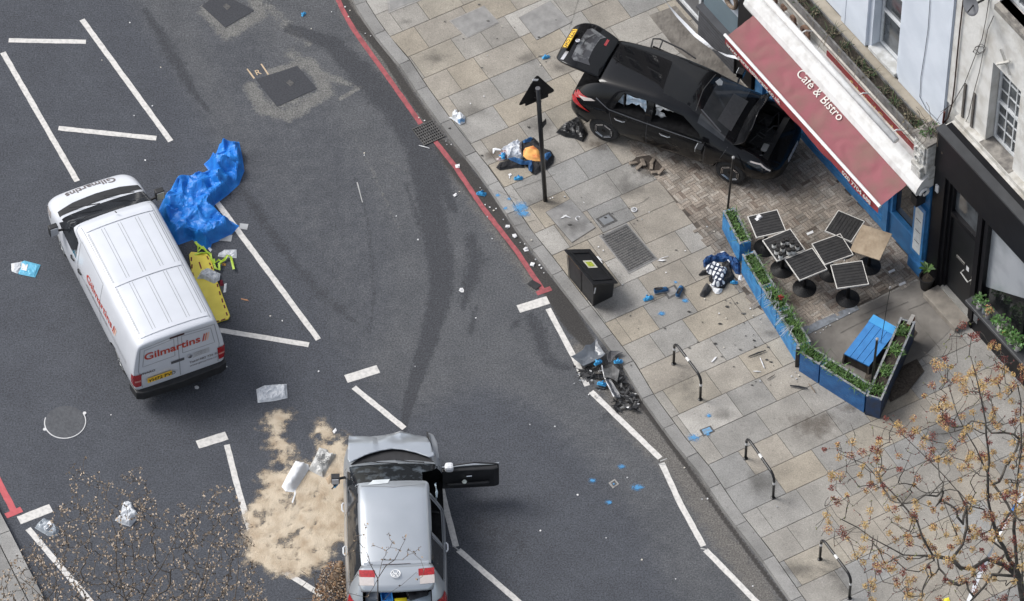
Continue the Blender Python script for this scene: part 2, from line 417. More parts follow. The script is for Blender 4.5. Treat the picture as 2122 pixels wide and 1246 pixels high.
    n_med = nz(5, 8, .65); n_big = nz(1.2, 6, .6); n_fin = nz(30, 3, .7); n_tiny = nz(75, 2)
    def masked(nm, k=1.1, lo=.28, hi=.62, n=None):
        s = ma('ADD', at(nm), ma('MULTIPLY', ma('SUBTRACT', n or n_med, .5), k))
        s = mr(s, lo, hi); return ma('MULTIPLY', s, mr(at(nm), .01, .12))
    def mix(fac, a, c):
        x = t.nodes.new('ShaderNodeMix'); x.data_type = 'RGBA'; t.links.new(fac, x.inputs[0])
        for i, q_ in ((6, a), (7, c)):
            if isinstance(q_, tuple): x.inputs[i].default_value = q_+(1,)
            else: t.links.new(q_, x.inputs[i])
        return x.outputs[2]
    base = mix(mr(n_big, .3, .7), (.057, .062, .073), (.048, .052, .062))
    wc = mix(mr(n_big, .35, .65), (.090, .092, .096), (.072, .075, .080))
    c = mix(ma('MULTIPLY', masked('worn', 1.0, .05, 1.0), .7), base, wc)
    c = mix(ma('MULTIPLY', masked('side', .9, .2, .8), .75), c, (.125, .115, .102))
    n_pt = ma('ADD', ma('MULTIPLY', nz(6, 8, .75), .6), ma('MULTIPLY', nz(22, 4, .7), .4))
    c = mix(ma('MULTIPLY', masked('patch', 1.7, .3, .6, n_pt), .62), c, mix(mr(n_med, .35, .65), (.22, .215, .195), (.13, .125, .115)))
    n_dk = ma('ADD', ma('MULTIPLY', nz(3.5, 9, .75), .6), ma('MULTIPLY', nz(14, 5, .7), .4))
    c = mix(ma('MULTIPLY', masked('dark', 1.4, .17, .55, n_dk), .80), c, (.032, .034, .040))
    wm = masked('wet', .5, .2, .5); c = mix(ma('MULTIPLY', wm, .92), c, (.022, .019, .017))
    g = ma('MULTIPLY', mr(n_fin, .25, .75, .50, 1.55), mr(n_tiny, .25, .75, .62, 1.4))
    g = ma('MULTIPLY', g, mr(n_med, .2, .8, .88, 1.12))
    vm = t.nodes.new('ShaderNodeVectorMath'); vm.operation = 'SCALE'; t.links.new(c, vm.inputs[0]); t.links.new(g, vm.inputs['Scale'])
    sp = mr(nz(45, 1, .5), .70, .76); c2 = mix(ma('MULTIPLY', sp, .35), vm.outputs[0], (.25, .25, .25))
    t.links.new(c2, b.inputs['Base Color']); t.links.new(ma('SUBTRACT', .85, ma('MULTIPLY', wm, .25)), b.inputs['Roughness'])
    bp = t.nodes.new('ShaderNodeBump'); bp.inputs['Strength'].default_value = .6; bp.inputs['Distance'].default_value = .01; t.links.new(n_fin, bp.inputs['Height']); t.links.new(bp.outputs[0], b.inputs['Normal'])
    me.materials.append(m); o = link('road', me); tag(o, kind='structure')
    g2 = MB().add([(-150, -110, -.012), (150, -110, -.012), (150, 200, -.012), (-150, 200, -.012)], [(0, 1, 2, 3)]).build('ground', m); tag(g2, kind='structure')
make_road()

# ---- markings
white_paint = M('road_paint_white', (.62, .60, .57), .7, c2=(.44, .43, .41), scale=14, bump=.3, lo=.42, hi=.72)
red_paint = M('road_paint_red', (.36, .085, .095), .75, c2=(.22, .06, .065), scale=9, bump=.3)
red_bright = M('road_paint_fresh_red', (.50, .10, .11), .7, c2=(.42, .08, .09), scale=9)
def marking(pts, wd, mat=white_paint, z=.004, jag=.004):
    q = [Vector(G(*p)) for p in pts]; d = []
    for i in range(len(q)-1):
        n = max(1, int((q[i+1]-q[i]).length/.12)); d += [q[i].lerp(q[i+1], k/n) for k in range(n)]
    d.append(q[-1]); mb = MB(); vs = []
    for i, p in enumerate(d):
        t = (d[min(i+1, len(d)-1)]-d[max(i-1, 0)]).normalized(); n = Vector((-t.y, t.x))*wd/2
        vs += [(*(p+n*(1+R.uniform(-1, 1)*jag/wd*2)), z), (*(p-n*(1+R.uniform(-1, 1)*jag/wd*2)), z)]
    mb.add(vs, [(2*i, 2*i+1, 2*i+3, 2*i+2) for i in range(len(d)-1)])
    o = mb.build('road_marking', mat); tag(o, kind='structure'); return o
for pts in [[(18, 84), (178, 87)], [(170, 41), (354, 293)], [(6, 109), (160, 376)], [(121, 266), (324, 287)], [(450, 420), (660, 704)], [(452, 684), (640, 715)],
            [(733, 803), (838, 888)], [(470, 922), (490, 1000), (518, 1100)], [(588, 1184), (667, 1234)], [(908, 985), (926, 1060), (945, 1133)], [(950, 1140), (1080, 1252)],
            [(1136, 640), (1188, 738), (1217, 800)], [(1225, 812), (1368, 950)], [(1371, 960), (1410, 1045), (1458, 1132)], [(1462, 1140), (1570, 1250)], [(58, 1096), (190, 1250)]]:
    marking(pts, .115)
for pts in [[(717, 786), (784, 765)], [(409, 922), (470, 903)], [(1074, 641), (1136, 622)], [(39, 1079), (106, 1053)]]: marking(pts, .2)
for pts in [[(696, -10), (712, 25), (735, 65), (800, 155), (872, 257)], [(901, 292), (945, 348), (1000, 430), (1070, 520), (1128, 606)]]: marking(pts, .1, red_paint)
marking([(1112, 609), (1142, 598)], .11, red_paint, .006)
marking([(-10, 985), (30, 1062)], .13, red_bright); marking([(12, 1070), (45, 1056)], .13, red_bright, .006)
# thin scratches / chalk
chalk = M('chalk', (.4, .4, .39), .9)
marking([(740, 378), (751, 420)], .02, chalk); 
for p in [[(1368, 956), (1382, 951)], [(1365, 962), (1380, 963)], [(1452, 1137), (1466, 1140)], [(938, 1131), (952, 1142)]]: marking(p, .025, chalk, .008)
yel = M('survey_paint', (.55, .42, .28), .8)
marking([(512, 143), (527, 163)], .03, yel); marking([(541, 133), (556, 155)], .03, yel)
_o = G3(531, 157, .006); tag(text_on('survey_mark', 'R', .2, _o, (.92, .39, 0), (-.39, .92, 0), yel), kind='structure')
tar = M('tar_cover', (.035, .037, .043), .85, c2=(.05, .052, .06), scale=30, bump=.5)
iron = M('cast_iron', (.12, .115, .11), .6, .3, c2=(.06, .06, .06), scale=20, bump=.3)
light_c = M('pale_concrete', (.33, .32, .30), .85, c2=(.22, .21, .20), scale=8, bump=.4)
def sheet(name, px, z, mat, label=None, cat=None, th=.0, kind='structure', group=None):
    q = [G(*p) for p in px]
    mb = MB()
    mb.prism(q, z-th if th else z-.003, z)
    o = mb.build(name, mat)
    if kind: tag(o, kind=kind)
    else: tag(o, label, cat, group)
    return rebase(o)
sheet('access_cover', [(418, 13), (455, -15), (527, 22), (467, 58)], .008, tar, 'dark square tarred cover at the top edge of the road', 'cover', kind=None)
sheet('access_cover', [(530, 165), (616, 137), (657, 184), (574, 222)], .008, tar, 'dark square tarred cover beside the painted letter R', 'cover', kind=None)
for px, py, nm in [(601, 173, 'small worn metal valve lid inside the dark square beside the letter R'), (470, 15, 'small worn metal valve lid inside the dark square at the top edge')]:
    sheet('valve_lid', [(px-8, py-1), (px-1, py-7), (px+9, py), (px+1, py+7)], .014, iron, nm, 'lid', kind=None)
# round manhole with its white ring
def ring_mesh(c, r0, r1, a0, a1, z0, z1, n=40):
    mb = MB(); vs = []
    for i in range(n+1):
        a = a0+(a1-a0)*i/n
        for r, z in ((r0, z0), (r0, z1), (r1, z1), (r1, z0)): vs.append((c[0]+r*cos(a), c[1]+r*sin(a), z))
    mb.add(vs, [(4*i+k, 4*i+(k+1) % 4, 4*i+4+(k+1) % 4, 4*i+4+k) for i in range(n) for k in range(4)]); return mb
mc = G(135, 875); th = thing('manhole', 'round iron manhole cover ringed with a white line near the van', 'manhole', (mc[0], mc[1], 0))
MB().lathe([(.385, .0), (.385, .010), (.36, .012)], n=40).build('cover_plate', M('manhole_iron', (.085, .09, .098), .7, .1, c2=(.06, .063, .07), scale=16, bump=.5), th)
rm = ring_mesh((0, 0), .385, .403, radians(165), radians(390), 0, .012); 
for a in (205, 30): rm.lathe([(.035, 0), (.035, .013)], (.42*cos(radians(a)), .42*sin(radians(a)), 0), 10)
rm.build('painted_ring', M('ring_white', (.6, .6, .6), .7), th)
# gutter grate
def grate():
    q = [Vector(G(*p)) for p in [(857, 270), (898, 254.5), (916, 281), (879, 300)]]; c = sum(q, Vector((0, 0)))/4
    u = ((q[1]-q[0])+(q[2]-q[3])).normalized(); v = Vector((-u.y, u.x)); a, b = .23, .24
    t = thing('drain_grate', 'iron grid drain set in the gutter across the red line', 'drain', (c.x, c.y, 0), atan2(u.y, u.x))
    MB().box(-a, a, -b, b, .002, .006).build('drain_pit', M('pit_black', (.008, .008, .008), .9), t)
    mb = MB()
    for i in range(11): x = -a+2*a*i/10; mb.box(x-.009, x+.009, -b, b, .006, .022)
    for i in range(8): y = -b+2*b*i/7; mb.box(-a-.01, a+.01, y-.012, y+.012, .0055, .0235)
    mb.build('grid', iron, t)
grate()

# ================================================================ PAVEMENT
pav_h = .12
def clip_convex(subj, clip):
    out = subj
    for i in range(len(clip)):
        a, b = clip[i], clip[(i+1) % len(clip)]; inp = out; out = []
        if not inp: return []
        f = lambda p: (b[0]-a[0])*(p[1]-a[1])-(b[1]-a[1])*(p[0]-a[0])
        for j in range(len(inp)):
            p, q = inp[j-1], inp[j]; fp, fq = f(p), f(q)
            if fq >= 0:
                if fp < 0: t = fp/(fp-fq); out.append((p[0]+(q[0]-p[0])*t, p[1]+(q[1]-p[1])*t))
                out.append(q)
            elif fp >= 0: t = fp/(fp-fq); out.append((p[0]+(q[0]-p[0])*t, p[1]+(q[1]-p[1])*t))
    return out
def colour_mesh(name, polys, cols, z0, z1, mat, jit=.002):
    """flat stones as one mesh with a colour each"""
    vs = []; fs = []; cl = []
    for p, c in zip(polys, cols):
        n = len(p); o = len(vs); z = z1+R.uniform(-jit, jit)
        vs += [(a, b, z) for a, b in p]+[(a, b, z0) for a, b in p]
        fs.append([o+i for i in range(n)]); cl.append(c)
        for i in range(n): j = (i+1) % n; fs.append([o+i, o+n+i, o+n+j, o+j]); cl.append(c)
    me = bpy.data.meshes.new(name); me.from_pydata(vs, [], fs); a = me.color_attributes.new('Col', 'FLOAT_COLOR', 'CORNER')
    buf = []
    for f, c in zip(fs, cl): buf += list(c+(1,))*len(f)
    a.data.foreach_set('color', buf); me.materials.append(mat); o = link(name, me); tag(o, kind='structure'); return o
stone_mat = attr_mat('york_stone', .8, 55, .20, .5, 2.2, .17)
E0, E1 = W(-30, 0, 0), W(30, 0, 0)
region = [tuple(p) for p in kerb_in]+[(E1.x, E1.y), (E0.x, E0.y)]
if sum((region[i][0]*region[(i+1) % len(region)][1]-region[(i+1) % len(region)][0]*region[i][1]) for i in range(len(region))) < 0: region = region[::-1]
def make_slabs():
    kd = (Vector(G(1390, 900))-Vector(G(1140, 560))).normalized(); ka = atan2(kd.y, kd.x)-radians(.3); kd = Vector((cos(ka), sin(ka))); nd = Vector((-kd.y, kd.x))
    if nd.x < 0: nd = -nd
    o = Vector(G(1477.4, 834.2)); polys = []; cols = []; cw = .655; r = random.Random(3)
    pal = [(.300, .266, .215), (.290, .265, .228), (.278, .262, .236), (.252, .248, .238), (.298, .270, .224), (.272, .257, .232), (.286, .259, .220), (.268, .258, .240)]
    for i in range(-22, 16):
        a = i*cw+(0); b = a+cw; t = -3+r.uniform(0, .5)
        while t < 13:
            L = r.choice([.62, .75, .86, .95, 1.1, .86, .8]); t2 = t+L; g = .006
            c4 = [o+kd*(a+g)+nd*(t+g), o+kd*(b-g)+nd*(t+g), o+kd*(b-g)+nd*(t2-g), o+kd*(a+g)+nd*(t2-g)]
            sq = [tuple(x) for x in c4]
            if (sq[1][0]-sq[0][0])*(sq[2][1]-sq[1][1])-(sq[1][1]-sq[0][1])*(sq[2][0]-sq[1][0]) < 0: sq = sq[::-1]
            if any(-9 < x < 16 and -13 < y < 14 for x, y in sq):
                p = clip_convex(region, sq)
                if len(p) > 2:
                    c = r.choice(pal); k = r.uniform(.86, 1.06)
                    if r.random() < .05: c = (.33, .315, .29)
                    if r.random() < .02: c = (.26, .20, .155)
                    polys.append(p); cols.append(tuple(x*k for x in c))
            t = t2
    colour_mesh('pavement', polys, cols, pav_h-.03, pav_h, stone_mat)
make_slabs()
mort = M('mortar', (.10, .095, .085), .95, c2=(.16, .15, .135), scale=6, bump=.3)
tag(MB().prism(region, 0, pav_h-.012).build('pavement_bed', mort), kind='structure')
# granite kerb blocks
def kerb(pts, pin, name, seed=1, z=pav_h+.004):
    r = random.Random(seed); polys = []; cols = []
    # arc length resample
    L = [0]; 
    for i in range(len(pts)-1): L.append(L[-1]+(pts[i+1]-pts[i]).length)
    def at(arr, s):
        for i in range(len(L)-1):
            if s <= L[i+1] or i == len(L)-2: return arr[i].lerp(arr[i+1], (s-L[i])/(L[i+1]-L[i]))
    s = 0
    while s < L[-1]-.2:
        e = min(L[-1], s+r.uniform(.75, 1.05)); m_ = (s+e)/2
        p = [at(pts, s+.006), at(pts, m_), at(pts, e-.006), at(pin, e-.006), at(pin, m_), at(pin, s+.006)]; p = [tuple(x) for x in p]
        if sum((p[i][0]*p[(i+1) % 6][1]-p[(i+1) % 6][0]*p[i][1]) for i in range(6)) < 0: p = p[::-1]
        k = r.uniform(.8, 1.15); polys.append(p); cols.append((.235*k, .23*k, .22*k)); s = e
    return colour_mesh(name, polys, cols, 0, z, stone_mat, .003)
kerb(kerb_pts, [a.lerp(b, .93) for a, b in zip(kerb_pts, kerb_in)], 'kerb')
# near-left pavement corner
KL = [Vector(G(*p)) for p in [(-60, 955), (0, 1068), (30, 1125), (62, 1190), (100, 1262), (160, 1360), (240, 1500)]]; KLi = offs(KL, -.30)
if KLi[2].x > KL[2].x: KLi = offs(KL, .30)
kerb(KL, [a.lerp(b, .93) for a, b in zip(KL, KLi)], 'kerb', 5)
regL = [tuple(p) for p in KLi]+[(-14, -14), (-14, -3)]
colour_mesh('pavement', [regL if sum((regL[i][0]*regL[(i+1) % len(regL)][1]-regL[(i+1) % len(regL)][0]*regL[i][1]) for i in range(len(regL))) > 0 else regL[::-1]], [(.22, .215, .205)], 0, pav_h, stone_mat)

# brick forecourt (basket weave) in front of the cafe
def forecourt():
    pl = [G(*p) for p in [(1300, 300), (1330, 345), (1377, 398), (1440, 478), (1500, 552), (1560, 640), (1660, 700), (1893, 588)]]
    pl += [tuple(W(-.05, 0, 0)[:2]), tuple(W(-5.6, 0, 0)[:2])]
    poly = [(p[0], p[1]) for p in pl]
    if sum((poly[i][0]*poly[(i+1) % len(poly)][1]-poly[(i+1) % len(poly)][0]*poly[i][1]) for i in range(len(poly))) < 0: poly = poly[::-1]
    r = random.Random(11); polys = []; cols = []; c = .205; n = 3; ang = atan2(FD.y, FD.x)+radians(2); u = Vector((cos(ang), sin(ang))); v = Vector((-u.y, u.x)); o = Vector((FO.x, FO.y))
    for i in range(-34, 4):
        for j in range(-38, 34):
            for k in range(n):
                a0, a1, b0, b1 = i*c, (i+1)*c, j*c, (j+1)*c; g = .003
                if (i+j) % 2: a0, a1 = a0+k*c/n, a0+(k+1)*c/n
                else: b0, b1 = b0+k*c/n, b0+(k+1)*c/n
                sq = [tuple(o+u*x+v*y) for x, y in ((a0+g, b0+g), (a1-g, b0+g), (a1-g, b1-g), (a0+g, b1-g))]
                if not inside(np.array([((sq[0][0]+sq[2][0])/2, (sq[0][1]+sq[2][1])/2)]), poly)[0]: continue
                p = sq
                cx, cy = p[0]; nn = noise.noise(Vector((cx*.9, cy*.9, 2)))*.5+noise.noise(Vector((cx*2.3, cy*2.3, 7)))*.3
                kk = max(.4, 1.0+nn*1.0+r.uniform(-.16, .18)); b_ = r.random()
                base = (.245, .21, .175) if b_ < .6 else (.285, .255, .22) if b_ < .93 else (.17, .135, .11)
                polys.append(p); cols.append(tuple(x*kk for x in base))
    colour_mesh('forecourt_paving', polys, cols, pav_h+.002, pav_h+.014, attr_mat('brick_pavers', .85, 40, .3, .5, 5, .2), .003)
    tag(MB().prism(poly, pav_h+.001, pav_h+.005).build('forecourt_bed', M('brick_mortar', (.06, .05, .042), .95, c2=(.10, .085, .07), scale=5)), kind='structure')
forecourt()
conc = M('old_concrete', (.215, .20, .18), .9, c2=(.13, .12, .108), scale=2.2, bump=.5, detail=9)
def pav(px, z, mat, name='pavement_patch', th=.01): return sheet(name, px, pav_h+z, mat, th=th)
pav([(1662, 703), (1893, 592), (1905, 590), (1990, 672), (1900, 760), (1800, 800), (1700, 755)], .006, conc)
def crack(pts, wd_=.014, z=.0125, name='paving_joint'):
    q = [Vector(G(*p, pav_h+z)) for p in pts]; d = []
    for i in range(len(q)-1):
        n = max(1, int((q[i+1]-q[i]).length/.08)); d += [q[i].lerp(q[i+1], k/n) for k in range(n)]
    d.append(q[-1]); vs = []
    for i, p in enumerate(d):
        t_ = (d[min(i+1, len(d)-1)]-d[max(i-1, 0)]).normalized(); n_ = Vector((-t_.y, t_.x))*wd_/2*R.uniform(.5, 1.3); j = Vector((R.gauss(0, .004), R.gauss(0, .004))); vs += [(*(p+n_+j), pav_h+z), (*(p-n_+j), pav_h+z)]
    tag(MB().add(vs, [(2*i, 2*i+1, 2*i+3, 2*i+2) for i in range(len(d)-1)]).build(name, mort), kind='structure')
for c_ in [[(1882, 642), (1906, 632), (1930, 622)], [(1882, 642), (1915, 684), (1950, 726)], [(1780, 655), (1815, 640), (1850, 626)], [(1740, 690), (1790, 665), (1882, 625)], [(1840, 690), (1870, 672), (1890, 664)], [(1815, 650), (1860, 700)], [(1866, 762), (1900, 745), (1925, 735)], [(1720, 722), (1760, 775)], [(1830, 690), (1800, 706), (1770, 722)]]: crack(c_)
for c_ in [[(1180, 60), (1192, 20), (1198, 0)], [(1270, 440), (1330, 420), (1345, 408)], [(1345, 620), (1420, 600)], [(1060, 470), (1110, 455)], [(1030, 395), (1070, 412)], [(1060, 395), (1100, 380), (1150, 362)]]: crack(c_, .008, .010)
pav([(1652, 692), (1665, 706), (1780, 650), (1773, 640)], .016, M('edge_strip', (.22, .24, .27), .7, c2=(.13, .14, .15), scale=9))
def ticket(px, py, l=14, a=24, z=.018):
    d = Vector((cos(radians(a)), -sin(radians(a)))); n = Vector((-d.y, d.x))
    return [(px-d.x*l/2-n.x*2.5, py-d.y*l/2-n.y*2.5), (px+d.x*l/2-n.x*2.5, py+d.y*l/2-n.y*2.5), (px+d.x*l/2+n.x*2.5, py+d.y*l/2+n.y*2.5), (px-d.x*l/2+n.x*2.5, py-d.y*l/2+n.y*2.5)]
pale = M('white_plastic', (.72, .72, .72), .5, c2=(.62, .62, .63), scale=20)
for p in [(1678, 492), (1847, 571), (1869, 597)]:
    sheet('card_strip', ticket(*p), pav_h+.02, pale, 'short white strip lying on the brick forecourt among the tables', 'litter', kind=None, group='white strips on the forecourt', th=.004)
# worn broken concrete along the shop fronts at the top
pav([(1345, 40), (1400, 20), (1545, 190), (1560, 260), (1480, 175), (1400, 110)], .004, M('rough_concrete', (.20, .185, .165), .95, c2=(.11, .10, .09), scale=3.5, bump=1.2, detail=10))
dirt = M('dirt_patch', (.13, .115, .10), .95, c2=(.07, .06, .05), scale=12, bump=1.)
# covers in the pavement
def cover(px, frame_m, in_m, label, inner=.84, grid=False, z=.006):
    q = [Vector(G(*p)) for p in px]; c = sum(q, Vector((0, 0)))/4; t = thing('pavement_cover', label, 'cover', (c.x, c.y, pav_h))
    lo = [p-c for p in q]; MB().prism([tuple(p) for p in lo], -.002, z).build('frame', frame_m, t)
    MB().prism([tuple(p*inner) for p in lo], 0, z+.004).build('plate', in_m, t)
    if grid:
        mb = MB(); n = 18
        for i in range(1, n):
            for j in range(1, 14):
                a = lo[0]*inner; b = lo[1]*inner; d = lo[2]*inner; e = lo[3]*inner; u = i/n; v = j/14
                p = a.lerp(b, v).lerp(e.lerp(d, v), u); mb.box(p.x-.022, p.x+.022, p.y-.014, p.y+.014, z+.004, z+.012)
        mb.build('tread', iron, t)
slabm = M('cover_slab', (.27, .265, .255), .85, c2=(.20, .195, .19), scale=5, bump=.3)
cover([(1241, 497), (1298, 470), (1363, 545), (1303, 576)], slabm, M('grey_tread_plate', (.17, .165, .16), .6, .2, c2=(.10, .10, .10), scale=12), 'large studded iron cover beside the black storage bin', .94, True)
cover([(800, -15), (865, -30), (876, 8), (805, 36)], light_c, slabm, 'square cover framed in pale concrete at the top kerb corner', .86)
cover([(1182, 420), (1235, 480), (1185, 512), (1130, 448)], mort, slabm, 'grey inset slab cover right of the leaning sign post', .97)
cover([(931, 52), (1003, 20), (1035, 55), (968, 88)], light_c, slabm, 'grey slab cover with a pale chipped mortar corner', .93)
cover([(1075, 45), (1140, 10), (1185, 55), (1112, 92)], mort, slabm, 'grey slab cover with pale scuffs left of the tailgate', .985)
bluep = M('blue_spray', (.16, .36, .58), .8)
cover([(1234, 462), (1262, 448), (1280, 466), (1250, 480)], iron, M('valve_plate', (.2, .21, .22), .6), 'small sunken valve box left of the studded cover', .7)
cover([(1372, 610), (1398, 598), (1410, 615), (1385, 628)], iron, M('valve_plate2', (.25, .24, .23), .6), 'small square valve lid beneath the two blue shoes', .7)
cover([(1449, 899), (1472, 890), (1481, 902), (1457, 913)], iron, M('valve_plate3', (.18, .22, .26), .6, c2=(.12, .32, .55), scale=14), 'small valve lid sprayed blue left of the second bike rack', .7)
t_ = thing('road_valve_box', 'small square valve box in the road between blue spray dots', 'cover', (*G(1272, 1003), 0))
MB().prism([(-.10, .02), (.02, .115), (.10, -.01), (-.02, -.11)], 0, .008).build('frame', light_c, t_); MB().prism([(-.06, .01), (.012, .07), (.06, 0), (-.012, -.065)], 0, .014).build('plate', iron, t_)
# stains as thin broken sheets
def stain_mat(name, c, amt=.8, scale=9., thr=.5):
    m = bpy.data.materials.new(name); m.use_nodes = True; t = m.node_tree; b = t.nodes['Principled BSDF']; b.inputs['Base Color'].default_value = c+(1,); b.inputs['Roughness'].default_value = .85
    tc = t.nodes.new('ShaderNodeTexCoord'); ln = t.nodes.new('ShaderNodeVectorMath'); ln.operation = 'LENGTH'; t.links.new(tc.outputs['Object'], ln.inputs[0])
    n = t.nodes.new('ShaderNodeTexNoise'); n.inputs['Scale'].default_value = scale; n.inputs['Detail'].default_value = 8; n.inputs['Roughness'].default_value = .7
    ge = t.nodes.new('ShaderNodeNewGeometry'); t.links.new(ge.outputs['Position'], n.inputs['Vector'])
    a = t.nodes.new('ShaderNodeMath'); a.operation = 'SUBTRACT'; t.links.new(n.outputs['Fac'], a.inputs[0])
    h = t.nodes.new('ShaderNodeMath'); h.operation = 'MULTIPLY'; h.inputs[1].default_value = .62; t.links.new(ln.outputs['Value'], h.inputs[0]); t.links.new(h.outputs[0], a.inputs[1])
    r = t.nodes.new('ShaderNodeMapRange'); r.interpolation_type = 'SMOOTHSTEP'; r.inputs[1].default_value = .05; r.inputs[2].default_value = .05+thr; r.inputs[4].default_value = amt; t.links.new(a.outputs[0], r.inputs[0])
    t.links.new(r.outputs[0], b.inputs['Alpha']); MATS[name] = m; return m
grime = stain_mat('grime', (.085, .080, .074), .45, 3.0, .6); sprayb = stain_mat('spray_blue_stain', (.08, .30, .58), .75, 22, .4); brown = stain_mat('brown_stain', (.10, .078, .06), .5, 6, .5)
def stain(px, py, rx, ry, mat, z=pav_h+.010, rot=0.):
    p = G(px, py, z); n = 20; mb = MB().add([(cos(2*pi*i/n), sin(2*pi*i/n), 0) for i in range(n)], [list(range(n))]); o = mb.build('ground_stain', mat, loc=(p[0], p[1], z), fix=False)
    stain.k = getattr(stain, 'k', 0)+1; o.location.z += .0003*(stain.k % 12)
    o.scale = (rx, ry, 1); o.rotation_euler = (0, 0, radians(rot)); tag(o, kind='structure')
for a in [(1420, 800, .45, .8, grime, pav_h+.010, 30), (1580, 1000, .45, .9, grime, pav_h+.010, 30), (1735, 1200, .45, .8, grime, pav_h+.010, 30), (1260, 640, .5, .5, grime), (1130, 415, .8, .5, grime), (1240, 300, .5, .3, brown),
          (1020, 320, .35, .22, brown, pav_h+.010, 30), (1090, 120, .5, .4, grime), (1160, 140, .5, .3, grime, pav_h+.010, -20), (1350, 620, .3, .2, grime), (1300, 390, .9, .6, grime), (1540, 590, .3, .5, brown, pav_h+.010, 30), (1880, 780, .8, .35, grime, pav_h+.01, -60),
          (1870, 790, .3, .5, brown), (1780, 840, .6, .3, brown), (840, 45, .3, .2, grime), (1500, 380, .8, .5, brown, pav_h+.02), (1600, 690, .4, .2, grime), (1180, 470, .6, .4, grime), (1650, 620, .7, .4, brown, pav_h+.02), (1340, 355, .5, .3, brown, pav_h+.02),
          (1690, 880, 1.0, .6, brown), (1960, 900, 1.0, .8, grime), (1500, 860, .5, .3, grime), (1120, 260, .7, .5, grime), (900, 120, .6, .4, grime), (980, 230, .6, .3, grime), (1660, 1180, .7, .4, grime), (1880, 1030, .8, .4, grime)]: stain(*a)
for a in [(1078, 430, .28, .25, sprayb), (1085, 443, .22, .14, sprayb), (1031, 405, .09, .08, sprayb), (1047, 432, .09, .07, sprayb), (1055, 412, .08, .07, sprayb), (1371, 650, .09, .07, sprayb), (1420, 623, .08, .06, sprayb), (1469, 861, .06, .06, sprayb), (1437, 907, .2, .16, sprayb), (1469, 861, .1, .09, sprayb), (1371, 650, .13, .1, sprayb), (1420, 623, .12, .1, sprayb), (1400, 585, .08, .06, sprayb), (1467, 900, .07, .06, sprayb, pav_h+.02),
          (1288, 967, .13, .10, sprayb, .008), (1228, 996, .12, .10, sprayb, .008), (1321, 1010, .20, .13, sprayb, .008), (1262, 1041, .12, .10, sprayb, .008), (1272, 1003, .04, .04, sprayb, .016)]: stain(*a)

# ================================================================ VEHICLES
silver_t = M('chrome', (.7, .7, .72), .25, 1.)
black_pl = M('black_plastic', (.012, .012, .013), .55, c2=(.02, .02, .022), scale=9)
tyre_m = M('tyre_rubber', (.018, .018, .019), .85, c2=(.03, .03, .03), scale=20)
glass_m = M('dark_glass', (.012, .014, .017), .04, c2=(.02, .023, .027), scale=2, spec=.7)
gap_m = M('panel_gap', (.01, .01, .01), .8)
gap_soft = M('panel_gap_on_white', (.28, .29, .31), .8)
lamp_red = M('lamp_red', (.42, .012, .015), .15, c2=(.25, .008, .01), scale=30, coat=1)
lamp_pale = M('lamp_clear', (.55, .50, .48), .15, c2=(.5, .45, .42), scale=30, coat=1)
inner_m = M('car_interior', (.005, .005, .0055), .9, c2=(.012, .012, .013), scale=12, spec=.1)
yellow_pl = M('plate_yellow', (.85, .52, .045), .5, c2=(.75, .45, .04), scale=10)
white_pl = M('plate_white', (.75, .76, .78), .5)
ink = M('plate_ink', (.01, .01, .012), .6)

def wheel(parent, x, y, side, rad, style, z=None):
    """side -1 = right. wheel > tyre"""
    z = rad if z is None else z; hub = MB(); y0 = side*.0
    def L(prof, m, mb): 
        mb.lathe([(r, y+side*d) for r, d in prof], (x, 0, z), 28, m, 'y')
    rr = rad*.70; L([(rr, -.12), (rr, .045), (rr-.02, .05), (rr-.035, .02), (.05, .015), (.045, .05), (.03, .055)], 0, hub)
    mats = [M('rim_'+style, (.012, .012, .013) if style == 'dark' else (.35, .36, .37), .4, .5), silver_t, M('wheel_shadow', (.008, .008, .008), .9)]
    if style == 'dark':
        for k in range(6):
            a = 2*pi*k/6+.5; b = a+2*pi/6
            for q, wd in ((rr*.93, .010), (rr*.78, .007)):
                p0 = Vector((x+q*cos(a), y+side*.05, z+q*sin(a))); p1 = Vector((x+q*cos(b), y+side*.05, z+q*sin(b)))
                p0, p1 = p0.lerp(p1, .08), p0.lerp(p1, .92); hub.tube([p0, p1], wd, 5, 1)
    else:
        for k in range(5):
            a = 2*pi*k/5+.3; c = (cos(a), sin(a))
            hub.tube([(x+.04*c[0], y+side*.045, z+.04*c[1]), (x+rr*.95*c[0], y+side*.045, z+rr*.95*c[1])], [.03, .022], 6, 0)
    h = hub.build('wheel', mats, parent, smooth=False); t = MB()
    L([(rr-.005, -.16), (rad-.03, -.17), (rad, -.14), (rad, .01), (rad-.02, .04), (rr+.02, .05), (rr-.005, .045)], 0, t)
    t.build('tyre', tyre_m, h, smooth=True)
    return h

